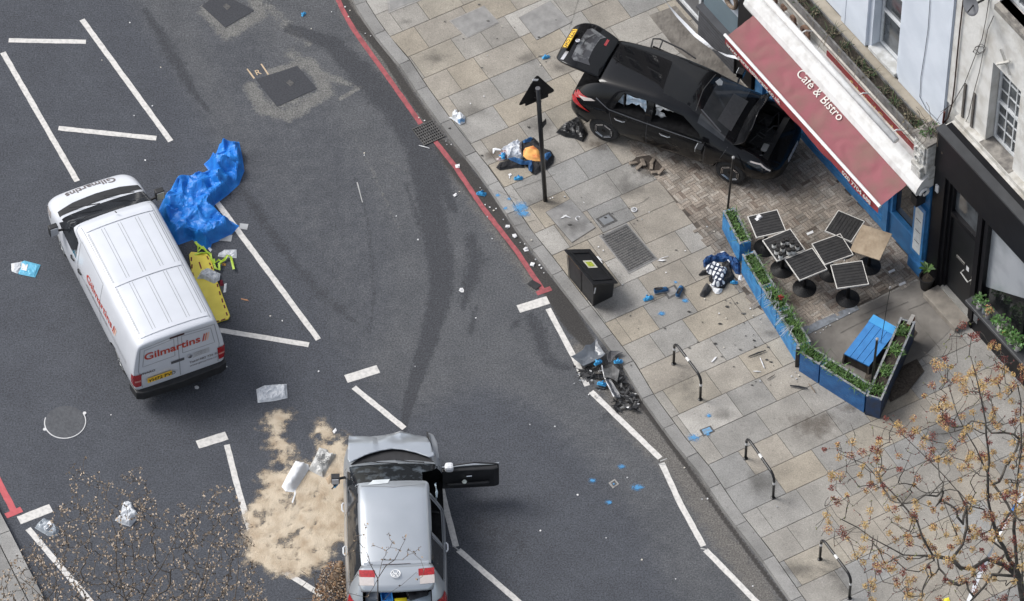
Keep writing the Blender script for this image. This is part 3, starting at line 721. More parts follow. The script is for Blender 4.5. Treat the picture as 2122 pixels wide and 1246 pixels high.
# ---------------------------------------------------------------- white panel van
def make_van():
    white = M('van_white', (.60, .62, .66), .32, c2=(.54, .56, .60), scale=1.2, coat=.5)
    rearc = Vector((*G(375, 790, .35), 0)); hd = radians(114.0)
    t = thing('delivery_van', 'white panel van with orange and red lettering parked across the lane marks', 'van', rearc, hd)
    S = lambda x, zb, zt, wt, zr, wr, zr2, wr2, ztop, ws=.84, wm=.955, zm=.92: (x, zb, ws, zb+.12, wm-.015, zm, wm, zt, wt, zr, wr, zr2, wr2, ztop)
    st = [S(.0, .40, 1.15, .90, 1.72, .80, 1.83, .74, 1.86, .74, .92), S(.03, .36, 1.15, .925, 1.74, .82, 1.86, .75, 1.89, .80, .945), S(.14, .30, 1.16, .945, 1.76, .84, 1.885, .76, 1.915), S(.9, .26, 1.17, .95, 1.77, .845, 1.90, .77, 1.935),
          S(2.2, .25, 1.17, .95, 1.77, .845, 1.90, .77, 1.94), S(2.98, .25, 1.16, .945, 1.75, .83, 1.88, .76, 1.92), S(3.16, .25, 1.16, .945, 1.71, .84, 1.83, .79, 1.87), S(3.26, .25, 1.15, .945, 1.66, .84, 1.79, .79, 1.83),
          S(4.10, .25, 1.10, .93, 1.16, .86, 1.20, .82, 1.25), S(4.22, .25, 1.07, .925, 1.12, .86, 1.14, .80, 1.19), S(4.55, .25, .98, .90, 1.03, .83, 1.05, .74, 1.10), S(4.82, .27, .86, .84, .93, .74, .95, .62, .98, .78, .90, .75), S(4.95, .30, .70, .74, .76, .62, .78, .5, .79, .64, .8, .6), S(4.98, .34, .62, .66, .68, .54, .70, .45, .71, .58, .7, .52)]
    glass = {(7, 6, 2), (7, 5, 2)}; cage = car_cage(st, glass)
    cuts = [ycyl(.98, .33, .38, -1.2, 1.2), ycyl(4.12, .33, .38, -1.2, 1.2)]
    me = evaluated(cage, [white, inner_m, glass_m], 2, cuts); bvh = bvh_of(me)
    body = split_mesh(me, [0, 1], 'body', [white, inner_m], t)
    split_mesh(me, [2], 'windscreen', M('van_screen', (.008, .009, .011), .06, c2=(.02, .022, .026), scale=4, spec=.22), t)
    wb = poly_decal(bvh, [(4.08, -.86), (4.27, -.84), (4.37, -.5), (4.40, 0), (4.37, .5), (4.27, .84), (4.08, .86), (4.10, 0)], 'T', .008, .08); wb.build('scuttle', black_pl, t)
    wp = MB(); 
    for y0, y1 in ((-.1, -.62), (.62, .1)): 
        p = [Vector((4.17, y0, 1.26)), Vector((3.98, (y0+y1)/2, 1.40)), Vector((3.84, y1, 1.5))]; wp.tube(p, .011, 5)
    wp.build('wipers', black_pl, t)
    for sd, s in (('L', 1), ('R', -1)):
        poly = [(3.02, 1.16), (4.0, 1.13), (3.90, 1.25), (3.55, 1.62), (3.10, 1.64), (3.02, 1.60)]
        poly_decal(bvh, poly, sd, .006, .08).build('side_window', glass_m, t)
        mb = MB()
        for p in [[(2.92, .45), (2.92, 1.72), (3.5, 1.72)], [(2.92, .45), (3.85, .45)], [(3.98, 1.1), (3.9, .8)], [(1.75, .42), (1.75, 1.76)], [(1.75, 1.76), (2.9, 1.74)], [(.35, 1.02), (1.75, 1.02)]]: line_decal(bvh, p, sd, .013, .003, mb)
        mb.build('panel_gaps', gap_soft, t)
        mb = MB(); line_decal(bvh, [(.35, .96), (2.9, .96)], sd, .02, .004, mb); mb.build('slide_rail', M('rail_grey', (.35, .36, .38), .6), t)
        for x in (2.70, 3.08): MB().tube([(x, s*.965, 1.02), (x+.08, s*.985, 1.03), (x+.16, s*.965, 1.02)], .018, 6).build('door_handle', black_pl, t)
        m = MB(); m.box(3.72, 3.84, s*1.02, s*1.20, 1.14, 1.38); m.tube([(3.78, s*.9, 1.17), (3.78, s*1.06, 1.2)], .03, 6); mo = m.build('wing_mirror', black_pl, t, bevel=.03)
        MB().box(3.708, 3.718, s*1.035, s*1.185, 1.16, 1.36).build('mirror_glass', M('mirror', (.55, .57, .6), .25, .3), mo)
        # headlamp
        poly_decal(bvh, [(4.42, .80), (4.80, .72), (4.70, .86), (4.45, .96)], sd, .006, .06).build('headlight', lamp_pale, t)
        mb = poly_decal(bvh, [(s*.93, .62), (s*.93, .98), (s*.78, .98), (s*.80, .62)], 'B', .012, .05); poly_decal(bvh, [(0.0, .62), (.16, .66), (.10, .98), (0.0, .98)], sd, .012, .04, mb)
        lo = mb.build('tail_light', lamp_red, t); mb = poly_decal(bvh, [(s*.92, .76), (s*.92, .81), (s*.80, .81), (s*.80, .76)], 'B', .016, .05); mb.build('reverse_lens', M('lamp_pink', (.6, .25, .22), .2), lo)
        wheel(t, .98, s*.82, s, .33, 'grey'); wheel(t, 4.12, s*.82, s, .33, 'grey')
        poly_decal(bvh, [(2.55, .30), (.1, .30), (.1, .45), (2.55, .45)], sd, .006, .1).build('sill_trim', black_pl, t) if False else None
    # dark rear bumper
    mb = MB(); mb.prism([(-.10, -.80), (-.13, 0), (-.10, .80), (-.04, .93), (.25, .965), (.25, .90), (.02, .86), (.02, -.86), (.25, -.90), (.25, -.965), (-.04, -.93)], .30, .52); mb.build('rear_bumper', black_pl, t, bevel=.02)
    MB().prism([(4.6, -.9), (4.92, -.75), (5.03, -.35), (5.05, 0), (5.03, .35), (4.92, .75), (4.6, .9), (4.6, .7), (4.6, -.7)], .27, .52).build('front_bumper', black_pl, t, bevel=.02)
    # rear doors
    mb = MB()
    for p in [[(0, .56), (0, 1.78)], [(-.78, .56), (-.83, 1.1), (-.76, 1.72), (0, 1.80), (.76, 1.72), (.83, 1.1), (.78, .56)]]: line_decal(bvh, p, 'B', .014, .004, mb)
    for s in (1, -1): line_decal(bvh, [(s*.08, 1.20), (s*.74, 1.18), (s*.68, 1.66), (s*.08, 1.72), (s*.08, 1.20)], 'B', .012, .004, mb)
    mb.build('rear_door_gaps', gap_soft, t)
    line_decal(bvh, [(.16, 1.775), (-.14, 1.775)], 'B', .05, .008).build('brake_light_or_reflection', M('brake_dark', (.05, .01, .01), .3), t)
    line_decal(bvh, [(.17, 1.02), (-.10, 1.02)], 'B', .075, .012).build('rear_handle', M('handle_dark', (.09, .09, .10), .4), t)
    MB().lathe([(.045, 0), (.045, .012), (.03, .014)], n=18).build('badge', silver_t, t)
    bd = t.children[-1] if t.children else None
    bo = [o for o in bpy.data.objects if o.parent == t and o.name.startswith('badge')][-1]; bo.location = (-.03, -.21, 1.06); bo.rotation_euler = (0, -pi/2, 0)
    pl = MB().box(-.045, -.03, .18, .68, .70, .82).build('number_plate', yellow_pl, t)
    text_on('plate_text', 'YH72 PVD', .125, (-.046, .665, .717), (0, -1, 0), (0, 0, 1), ink, pl, bold=.002)
    # lettering
    red_l = M('letter_red', (.48, .05, .02), .5, c2=(.42, .035, .02), scale=3); orange_l = M('letter_orange', (.70, .22, .10), .5); grey_l = M('letter_grey', (.13, .11, .11), .5)
    def letters(name, s, size, u0, v0, face, mat, flip=1, bold=.006, stripes=True, rot=0., ky=1.):
        v, f = text_geo(s, size, bold); c_, s_ = cos(rot), sin(rot)
        vv = [(u0+flip*(a*c_-b*s_), v0+(a*s_+b*c_)*ky) for a, b in v]
        o = decal(bvh, vv, f, face, .007).build(name, mat, t, fix=False)
        if stripes:
            wd = max(a for a, b in v)+size*.12
            for k, mt in enumerate([grey_l if mat == grey_l else red_l, orange_l if mat != grey_l else grey_l, M('letter_peach', (.8, .5, .38), .5) if mat != grey_l else grey_l]):
                q = [(wd+k*size*.17, -.02), (wd+k*size*.17+size*.10, -.02), (wd+k*size*.17+size*.26, size*.72), (wd+k*size*.17+size*.16, size*.72)]
                decal(bvh, [(u0+flip*(a*c_-b*s_), v0+(a*s_+b*c_)*ky) for a, b in q], [(0, 1, 2, 3)], face, .007).build('stripe', mt, o, fix=False)
        return o
    letters('rear_lettering', 'Gilmartins', .275, .70, 1.36, 'B', red_l, -1, .006)
    letters('side_lettering', 'Gilmartins', .32, 2.46, 1.17, 'L', red_l, -1, .004, ky=.82)
    letters('side_lettering', 'Gilmartins', .38, .72, 1.18, 'R', red_l, 1, .009)
    letters('web_lettering', 'www.gilmartins.co.uk', .13, 2.45, .98, 'L', grey_l, -1, .0, False)
    letters('phone_lettering', 'Tel:01582 726 500', .085, -.20, .80, 'B', grey_l, -1, .001, False); letters('web_lettering', 'www.gilmartins.co.uk', .075, -.20, .70, 'B', grey_l, -1, .0, False)
    letters('model_lettering', 'VIVARO', .085, .80, .94, 'B', grey_l, -1, .003, False)
    st_ = poly_decal(bvh, [(-.28, .94), (-.62, .94), (-.62, 1.10), (-.28, 1.10)], 'B', .006, .1).build('sticker', M('sticker_grey', (.55, .56, .58), .6), t)
    for k in range(3): letters('sticker_text', ['Commercial Vehicle', 'For Business Use', 'Please Knock'][k] if False else 'COMMERCIAL', .04, -.31, 1.055-.045*k, 'B', grey_l, -1, 0, False).parent = st_
    # bonnet lettering follows the slope: flat plane decal from above, reading from the front
    v, f = text_geo('Gilmartins', .25, .006, align='CENTER'); decal(bvh, [(4.80-b-.16*a*a, a) for a, b in v], f, 'T', .006).build('bonnet_lettering', grey_l, t, fix=False)
    # roof pressings
    mb = MB(); seam = M('roof_seam', (.30, .31, .33), .6, c2=(.20, .21, .22), scale=20)
    for x0, x1 in ((.22, 1.46), (1.60, 2.94)):
        for y in (-.60, -.36, -.30, .0, .06, .34, .40, .66): line_decal(bvh, [(x0, y), (x1, y)], 'T', .010, .002, mb)
        line_decal(bvh, [(x0, -.68), (x1, -.68)], 'T', .012, .002, mb); line_decal(bvh, [(x0, .68), (x1, .68)], 'T', .012, .002, mb)
    for x in (.18, 1.50, 1.56, 3.0, 3.06): line_decal(bvh, [(x, -.70), (x, .70)], 'T', .010, .002, mb)
    for y in (-.72, .72): line_decal(bvh, [(.10, y), (3.2, y)], 'T', .014, .002, mb)
    mb.build('roof_ribs', seam, t)
    for x in (.20, 1.53, 3.03):
        rb = MB(); vv, ff = cut_sheet([(x-.045, -.69), (x+.045, -.69), (x+.045, .69), (x-.045, .69)], .15); decal(bvh, vv, ff, 'T', .014, rb); rb.build('roof_bow', white, t)
    MB().tube([(3.22, 0, 1.90), (3.14, 0, 1.96)], .012, 6).build('aerial', black_pl, t)
make_van()

# ---------------------------------------------------------------- black electric hatchback
def make_black_car():
    black = M('car_black', (.004, .0045, .0055), .25, c2=(.006, .006, .007), scale=2, coat=.55, spec=.1)
    a, b = Vector(G(1250, 272, .45)), Vector(G(1511, 360, .45)); hv = (b-a).normalized(); rt = Vector((hv.y, -hv.x)); hd = atan2(hv.y, hv.x)
    # right wheel faces lie at x=.86 and x=.86+2.70, y=-.87
    o = a-hv*.80-rt*.86; t = thing('black_hatchback', 'black hatchback with bonnet and tailgate up against the blue shopfront', 'car', (o.x, o.y, pav_h+.01), hd)
    S = lambda x, zb, zl, wl, zm, wm, zt, wt, zr, wr, zr2, wr2, ztop, ws=.72: (x, zb, ws, zl, wl, zm, wm, zt, wt, zr, wr, zr2, wr2, ztop)
    st = [S(.0, .42, .5, .62, .66, .66, .80, .60, .84, .5, .86, .42, .88, .5), S(.05, .34, .48, .74, .68, .80, .90, .76, .96, .66, .98, .58, 1.0, .62), S(.22, .27, .45, .86, .72, .88, 1.00, .83, 1.12, .70, 1.20, .58, 1.24, .70),
          S(.48, .24, .42, .88, .75, .90, 1.03, .85, 1.38, .62, 1.44, .52, 1.47, .76), S(.62, .23, .42, .89, .75, .90, 1.03, .86, 1.44, .63, 1.495, .54, 1.52, .78), S(1.3, .22, .42, .89, .76, .90, 1.02, .865, 1.50, .64, 1.555, .56, 1.59, .79), S(1.75, .22, .42, .89, .76, .90, 1.01, .865, 1.51, .64, 1.565, .56, 1.60, .79), S(1.85, .22, .42, .89, .76, .90, 1.005, .865, 1.51, .64, 1.565, .56, 1.60, .79),
          S(2.45, .22, .42, .89, .75, .90, .98, .865, 1.45, .63, 1.51, .55, 1.545, .79), S(2.62, .22, .42, .89, .75, .90, .975, .865, 1.41, .63, 1.46, .55, 1.50, .79), S(3.42, .22, .42, .89, .72, .90, .94, .86, 1.03, .72, 1.07, .66, 1.10, .78), S(3.60, .22, .42, .89, .72, .90, .92, .85, .98, .74, 1.0, .66, 1.04, .78),
          S(4.05, .22, .42, .87, .68, .88, .82, .81, .88, .68, .91, .58, .94, .76), S(4.33, .23, .42, .78, .60, .80, .72, .72, .76, .60, .78, .5, .80, .66), S(4.47, .26, .42, .60, .52, .62, .62, .56, .66, .45, .67, .38, .68, .5), S(4.50, .32, .45, .5, .5, .5, .56, .46, .58, .38, .59, .3, .60, .42)]
    glass = {(9, 6, 2), (9, 5, 2)}; cage = car_cage(st, glass)
    cuts = [ycyl(.80, .32, .37, -1.2, 1.2), ycyl(3.52, .32, .37, -1.2, 1.2)]
    # opened tailgate: boot cut out; engine bay cut out; two near-side windows
    cuts.append(xzprism([(-.2, .80), (.95, .80), (.95, 1.40), (.52, 1.44), (.40, 1.60), (-.2, 1.60)], -.60, .60))
    cuts.append(xzprism([(3.50, .50), (4.22, .50), (4.22, 1.3), (3.50, 1.3)], -.62, .62))
    cuts.append(xzprism([(.98, 1.06), (1.66, 1.05), (1.66, 1.44), (1.15, 1.43)], -1.0, -.52)); cuts.append(xzprism([(1.80, 1.05), (2.86, 1.02), (2.80, 1.12), (2.42, 1.36), (1.80, 1.44)], -1.0, -.40))
    me = evaluated(cage, [black, inner_m, glass_m], 2, cuts); bvh = bvh_of(me)
    split_mesh(me, [0, 1], 'body', [black, inner_m], t); split_mesh(me, [2], 'windscreen', M('windscreen_tint', (.02, .022, .025), .06, c2=(.035, .037, .04), scale=5, spec=.6), t)
    for s, sd in ((1, 'L'), (-1, 'R')):
        wheel(t, .80, s*.80, s, .32, 'dark'); wheel(t, 3.52, s*.80, s, .32, 'dark')
        mb = MB()
        for p in [[(1.73, .30), (1.73, 1.04)], [(2.95, .38), (2.98, .9), (2.86, 1.03)], [(.92, .95), (1.02, .6), (1.15, .32), (2.95, .33)], [(3.42, 1.0), (3.3, .7)]]: line_decal(bvh, p, sd, .011, .003, mb)
        mb.build('panel_gaps', M('gap_grey', (.05, .05, .055), .5), t)
        tr = MB(); line_decal(bvh, [(.60, 1.16), (.90, 1.02), (1.7, .995), (2.9, .965)], sd, .022, .006, tr); tr.build('window_trim', M('satin_trim', (.18, .19, .21), .3, .6), t)
        for x in (1.05, 2.02): MB().tube([(x, s*.895, .88), (x+.04, s*.925, .885), (x+.18, s*.925, .88), (x+.22, s*.895, .875)], .013, 6).build('door_handle', silver_t, t)
        tl = poly_decal(bvh, [(.03, .90), (.14, .86), (.52, .80), (.30, .90), (.17, .98), (.36, 1.06), (.52, 1.10), (.20, 1.10), (.08, 1.02)], sd, .012, .05).build('tail_light', lamp_red, t)
        poly_decal(bvh, [(.22, 1.045), (.50, 1.115), (.60, 1.10), (.36, 1.01)], sd, .016, .05).build('clear_lens', lamp_pale, tl)
        m = MB(); m.box(2.88, 3.02, s*.98, s*1.16, .98, 1.12); m.tube([(2.97, s*.84, 1.0), (2.95, s*1.02, 1.02)], .025, 6); mo = m.build('wing_mirror', black, t, bevel=.04)
        MB().box(2.868, 2.878, s*1.0, s*1.14, 1.0, 1.105).build('mirror_glass', M('mirror', (.55, .57, .6), .25, .3), mo)
        hl = poly_decal(bvh, [(3.86, .80), (4.25, .60), (4.36, .62), (4.1, .80), (3.9, .86)], sd, .006, .05).build('headlight', glass_m, t)
        line_decal(bvh, [(3.92, .835), (4.12, .79), (4.32, .66)], sd, .02, .012).build('light_strip', lamp_pale, hl)
    # shattered side windows: sheets and airbag behind the openings
    sheetm = M('sheet_pale_blue', (.34, .47, .60), .6, c2=(.60, .66, .72), scale=9); wht = M('airbag_white', (.62, .63, .62), .8, c2=(.42, .43, .44), scale=12)
    def pane(poly, y, mat, name, jit=.02):
        v, f = cut_sheet(poly, .05); mb = MB(); mb.add([(a, y+noise.noise(Vector((a*9, b*9, 3)))*jit*2, b) for a, b in v], f); return mb.build(name, mat, t, fix=False)
    pane([(1.02, 1.09), (1.16, 1.10), (1.14, 1.40), (1.04, 1.22)], -.66, sheetm, 'curtain_sheet'); pane([(1.20, 1.10), (1.20, 1.42), (1.62, 1.43), (1.64, 1.08), (1.56, 1.16), (1.48, 1.26), (1.42, 1.20), (1.32, 1.22)], -.66, sheetm, 'curtain_sheet')
    pane([(1.82, 1.06), (1.82, 1.42), (2.1, 1.41), (2.25, 1.36), (2.10, 1.34), (1.98, 1.33), (1.92, 1.24), (2.00, 1.18), (2.04, 1.08), (1.95, 1.04)], -.64, wht, 'airbag', .04)
    MB().box(1.155, 1.175, -.70, -.67, 1.05, 1.42).build('window_bar', black_pl, t)
    # window pillar trims
    # engine bay
    e = MB(); r = random.Random(5); e.box(3.62, 4.10, -.30, .22, .52, .74); e.box(3.6, 3.9, .28, .55, .52, .72); e.box(3.70, 4.0, -.56, -.36, .52, .70)
    for k in range(9):
        y = r.uniform(-.5, .5); x = r.uniform(3.6, 4.0); e.tube([(x, y, .74), (x+.1, y+r.uniform(-.2, .2), .82), (x+.25, y+r.uniform(-.3, .3), .72)], .016, 6)
    e.build('engine', M('engine_dark', (.025, .025, .027), .5, .2, c2=(.06, .06, .06), scale=18), t, bevel=.02)
    MB().box(3.98, 4.10, -.40, -.22, .74, .80).build('fuse_box', M('fuse_grey', (.42, .42, .40), .5), t, bevel=.01)
    MB().tube([(3.74, -.52, .78), (3.98, -.55, .76), (4.06, -.50, .76)], .013, 6).build('coolant_pipe', M('pipe_silver', (.55, .56, .58), .35, .6), t)
    MB().box(4.08, 4.22, -.62, .62, .76, .785).build('slam_panel', M('slam', (.03, .03, .032), .4), t, bevel=.015)
    # bonnet up: slightly buckled sheet hinged at the cowl
    v, f = cut_sheet([(0, -.70), (.30, -.72), (.66, -.66), (.84, -.42), (.88, 0), (.84, .42), (.66, .66), (.30, .72), (0, .70)], .07); al = radians(58)
    mb = MB(); vs = []
    for x, y in v:
        n_ = .05*cos(y*2.2)-.06*sin(x*5.5)+noise.noise(Vector((x*3, y*3, 1)))*.05
        vs.append((3.52+x*cos(al)-n_*sin(al), y, 1.03+x*sin(al)+n_*cos(al)))
    mb.add(vs, f); bo = mb.build('bonnet', black, t, smooth=True, fix=False); so_ = bo.modifiers.new('thick', 'SOLIDIFY'); so_.thickness = .022
    line_decal  # (helper kept for the crease below)
    v2 = [(x, y) for x, y in v if x > .45 and y < -.3]
    gl = MB(); q = [(.50, -.685), (.66, -.64), (.80, -.47), (.74, -.40), (.58, -.50)]
    gl.add([(3.52+x*cos(al)-(-.045)*sin(al)-.03, y, 1.03+x*sin(al)+.0) for x, y in q], [list(range(5))])
    # tailgate raised
    al = radians(18)
    def TG(d, y, n_=0.): return (.55-d*cos(al)-n_*sin(al)*-1*0+0, y, 1.52+d*sin(al)+n_)
    prof = [(0, .53, 0), (.12, .55, .02), (.50, .60, .0), (.62, .60, -.03), (.86, .56, -.12), (1.02, .46, -.26)]
    mb = MB(); cols_ = [-1, -.8, -.4, 0, .4, .8, 1]
    for d, wd, n_ in prof:
        for c in cols_: mb.v.append(Vector(TG(d, c*wd, n_-.035*c*c)))
    nC = len(cols_)
    for i in range(len(prof)-1):
        for j in range(nC-1):
            mb.f.append([i*nC+j, i*nC+j+1, (i+1)*nC+j+1, (i+1)*nC+j]); mb.m.append(0)
    tg = mb.build('tailgate', black, t, smooth=True); s_ = tg.modifiers.new('sub', 'SUBSURF'); s_.levels = 2; s_.render_levels = 2; s2 = tg.modifiers.new('thick', 'SOLIDIFY'); s2.thickness = .05; s2.offset = -1
    dg = bpy.context.evaluated_depsgraph_get(); tme = bpy.data.meshes.new_from_object(tg.evaluated_get(dg)); tb = bvh_of(tme)
    gl_pts = [(.30, -.40), (.22, -.30), (.20, 0), (.22, .30), (.30, .40), (-.02, .46), (-.10, .40), (-.12, 0), (-.10, -.40), (-.02, -.46)]
    poly_decal(tb, gl_pts, 'T', .006, .06).build('rear_window', M('rear_glass', (.16, .165, .17), .12, c2=(.05, .05, .055), scale=7, lo=.42, hi=.55, spec=.6), tg)
    line_decal(tb, [(-.02, -.05), (-.02, .12), (.10, .34)], 'T', .014, .014).build('rear_wiper', black_pl, tg)
    line_decal(tb, [(.36, .38), (.36, .20)], 'T', .05, .01).build('brake_light_or_reflection', lamp_red, tg)  # red reflection on the gate, painted as a strip
    # plate panel at the far edge of the gate
    def on(d, y, n_): return Vector(TG(d, y, n_))
    p0, p1, p2, p3 = on(.84, .28, -.085), on(.84, -.28, -.085), on(.95, -.28, -.17), on(.95, .28, -.17)
    u = (p1-p0).normalized(); v_ = (p0-p3).normalized(); n_ = u.cross(v_); ctr = (p0+p1+p2+p3)/4+Vector((0, 0, .03))
    if n_.z < 0: n_ = -n_
    pm = MB(); q = [ctr-u*.26-v_*.055, ctr+u*.26-v_*.055, ctr+u*.26+v_*.055, ctr-u*.26+v_*.055]
    pm.add([x+n_*.02 for x in q]+[x for x in q], [(0, 1, 2, 3), (7, 6, 5, 4), (0, 4, 5, 1), (1, 5, 6, 2), (2, 6, 7, 3), (3, 7, 4, 0)]); po = pm.build('number_plate', yellow_pl, tg)
    uu = u if u.cross(v_).dot(n_) > 0 else -u
    text_on('plate_text', 'LT72 CWZ', .115, ctr-uu*.24-v_*.04+n_*.022, uu, v_, ink, po, bold=.002)
    bdg = MB().lathe([(.05, 0), (.05, .012), (.036, .014), (.036, .006)], n=20).build('badge', silver_t, tg); bdg.location = on(.72, 0, -.03)+Vector((0, 0, .012)); bdg.rotation_euler = (0, -radians(10), 0)
    for yy in (.40, -.40): 
        line_decal(tb, [(-.37, yy*1.05), (-.30, yy*1.22)], 'T', .10, .012).build('gate_lamp', lamp_pale if yy < 0 else lamp_red, tg)
    line_decal(tb, [(-.26, -.50), (-.24, -.28)], 'T', .07, .008).build('gate_trim', M('glint_trim', (.5, .5, .52), .25, .5), tg)
    for yy in (.5, -.5): MB().tube([(.62, yy, 1.40), (-.02, yy*1.02, 1.60)], .012, 6).build('gas_strut', silver_t if False else black_pl, t)
    # far side rear door left open: window rail
    MB().tube([(1.15, .70, 1.38), (1.12, .88, 1.44), (1.25, .92, 1.45), (1.75, .84, 1.46), (2.1, .74, 1.44)], .018, 6).build('far_door_frame', black_pl, t); MB().tube([(1.32, .90, 1.45), (1.32, .72, 1.38)], .015, 6).build('far_door_bar', black_pl, t)
    fd = MB().prism([(1.05, .90), (2.2, .88), (2.2, .92), (1.05, 1.06)], .45, 1.02).build('far_rear_door', black, t, bevel=.02)
    pl = MB().add([(4.53, -.26, .50), (4.53, .26, .50), (4.515, .26, .61), (4.515, -.26, .61)], [(0, 1, 2, 3)]).build('front_plate', white_pl, t, fix=False); text_on('plate_text', 'LT72 CWZ', .11, (4.535, -.24, .515), (0, 1, 0), (0, 0, 1), ink, pl, bold=.002)
    # roof aerial, things behind the windscreen
    MB().tube([(.75, 0, 1.53), (.66, 0, 1.60)], .01, 5).build('aerial', black_pl, t)
    line_decal(bvh, [(2.62, -.52), (2.56, 0), (2.62, .52)], 'T', .014, .004).build('screen_seal', M('seal_grey', (.05, .05, .05), .6), t)
    poly_decal(bvh, [(2.68, .34), (2.76, .30), (2.82, .36), (2.80, .46), (2.72, .48)], 'T', .006, .05).build('dashboard_papers', M('paper_dull', (.30, .32, .34), .6), t)
    poly_decal(bvh, [(3.05, -.42), (3.36, -.46), (3.38, .40), (3.08, .36)], 'T', .004, .08).build('dashboard', M('dash_grey', (.035, .037, .04), .5, c2=(.05, .05, .055), scale=20), t)
    line_decal(bvh, [(2.7, -.42), (3.2, -.60)], 'T', .03, .005).build('screen_crack', M('dash_grey2', (.10, .105, .115), .4), t)
make_black_car()

# ---------------------------------------------------------------- silver car, crumpled front, tailgate up, door open
def make_silver_car():
    silver = M('car_silver', (.47, .50, .53), .30, .6, c2=(.43, .46, .49), scale=1.5, coat=.6); lower = M('car_silver_shaded', (.26, .27, .28), .28, .4, c2=(.22, .23, .24), scale=2, coat=.8)  # second silver holds the dark ground reflection of the flank in its colour
    o = G(826, 1322, 0); hd = radians(92.5); t = thing('silver_car', 'silver family car with crumpled bonnet, open driver door and raised tailgate', 'car', (o[0], o[1], 0), hd)
    S = lambda x, zb, zl, wl, zm, wm, zt, wt, zr, wr, zr2, wr2, ztop, ws=.78: (x, zb, ws, zl, wl, zm, wm, zt, wt, zr, wr, zr2, wr2, ztop)
    st = [S(.0, .40, .5, .70, .62, .74, .72, .70, .76, .6, .77, .5, .78, .6), S(.05, .32, .48, .82, .66, .85, .80, .82, .86, .72, .88, .66, .90, .7), S(.22, .26, .45, .92, .75, .93, .98, .88, 1.12, .74, 1.2, .66, 1.22, .8),
          S(.45, .24, .42, .94, .80, .945, 1.02, .90, 1.40, .68, 1.46, .60, 1.50, .82), S(.60, .24, .42, .94, .80, .95, 1.03, .90, 1.47, .67, 1.52, .60, 1.555, .84), S(1.5, .22, .42, .95, .80, .96, 1.02, .905, 1.53, .66, 1.58, .60, 1.62, .86), S(1.95, .22, .42, .95, .80, .96, 1.01, .905, 1.53, .66, 1.58, .60, 1.62, .86), S(2.05, .22, .42, .95, .80, .96, 1.0, .905, 1.53, .66, 1.58, .60, 1.615, .86),
          S(2.32, .22, .42, .94, .79, .95, .99, .90, 1.50, .66, 1.55, .61, 1.59, .86), S(2.42, .22, .42, .94, .79, .95, .985, .90, 1.46, .67, 1.51, .63, 1.545, .86), S(3.30, .22, .42, .93, .76, .94, .96, .90, 1.04, .85, 1.06, .82, 1.12, .84), S(3.42, .22, .42, .93, .75, .94, .94, .88, 1.0, .76, 1.02, .72, 1.05, .84),
          S(3.75, .22, .42, .90, .70, .92, .88, .86, .94, .74, .96, .66, .98, .8), S(4.0, .26, .42, .82, .6, .86, .80, .80, .86, .66, .88, .56, .90, .7), S(4.12, .32, .42, .7, .55, .74, .72, .68, .78, .55, .80, .45, .82, .6)]
    glass = {(9, 6, 2), (9, 5, 2)}
    for i in range(5, 9): glass.add((i, 'x', 0))
    cage = car_cage(st, glass)
    cuts = [ycyl(.80, .32, .37, -1.2, 1.2), ycyl(3.5, .32, .37, -1.2, 1.2), xzprism([(-.3, .78), (1.0, .78), (1.0, 1.42), (.60, 1.46), (.50, 1.7), (-.3, 1.7)], -.64, .64)]
    cuts.append(xzprism([(2.26, .55), (3.2, .55), (3.1, 1.08), (2.72, 1.42), (2.26, 1.46)], -1.1, -.55))    # driver door opening
    cuts.append(xzprism([(1.35, 1.06), (2.12, 1.06), (2.12, 1.46), (1.35, 1.46)], -1.1, -.62))
    me = evaluated(cage, [silver, inner_m, glass_m], 2, cuts); bvh = bvh_of(me)
    # flanks keep the same silver paint as the roof; one body
    split_mesh(me, [0, 1], 'body', [silver, inner_m], t); split_mesh(me, [2], 'windscreen', M('cracked_screen', (.012, .014, .016), .10, c2=(.10, .12, .14), scale=5, detail=10, lo=.52, hi=.75, spec=.35), t)
    for s, sd in ((1, 'L'), (-1, 'R')):
        wheel(t, .80, s*.86, s, .32, 'grey'); wheel(t, 3.5, s*.86, s, .32, 'grey')
        if s == 1:
            poly_decal(bvh, [(1.30, 1.06), (2.12, 1.05), (2.12, 1.47), (1.30, 1.47)], sd, .006, .08).build('side_window', glass_m, t); poly_decal(bvh, [(2.22, 1.05), (3.12, 1.04), (2.74, 1.42), (2.22, 1.46)], sd, .006, .08).build('side_window', glass_m, t)
        poly_decal(bvh, [(.50, 1.08), (1.22, 1.06), (1.22, 1.48), (.62, 1.46)], sd, .006, .08).build('quarter_window', glass_m, t)
        for xa, xb in ((1.26, 1.26), (2.17, 2.17)): line_decal(bvh, [(xa, 1.05), (xb, 1.48)], sd, .22, .005).build('pillar_trim', black_pl, t)
        mb = MB()
        for p in [[(2.18, .30), (2.18, 1.48)], [(3.20, .38), (3.22, 1.0)], [(1.26, 1.46), (1.26, .9), (1.1, .6)], [(1.2, .30), (3.2, .30)]]: line_decal(bvh, p, sd, .012, .003, mb)
        mb.build('panel_gaps', gap_m, t)
        line_decal(bvh, [(.5, 1.035), (1.3, 1.02), (3.15, .985)], sd, .03, .006).build('window_trim', silver_t, t)
        for x in (1.30, 2.30):
            if s == -1 and x > 2: continue
            MB().tube([(x, s*.945, .88), (x+.04, s*.975, .885), (x+.17, s*.975, .88), (x+.21, s*.945, .875)], .015, 6).build('door_handle', M('handle_white', (.7, .72, .74), .3), t)
        poly_decal(bvh, [(-.0, .70), (.10, .66), (.30, .80), (.34, 1.0), (.14, .98), (.04, .86)], sd, .012, .05, poly_decal(bvh, [(s*.66, .72), (s*.84, .72), (s*.86, .92), (s*.70, .98)], 'B', .012, .05)).build('tail_light', lamp_red, t)
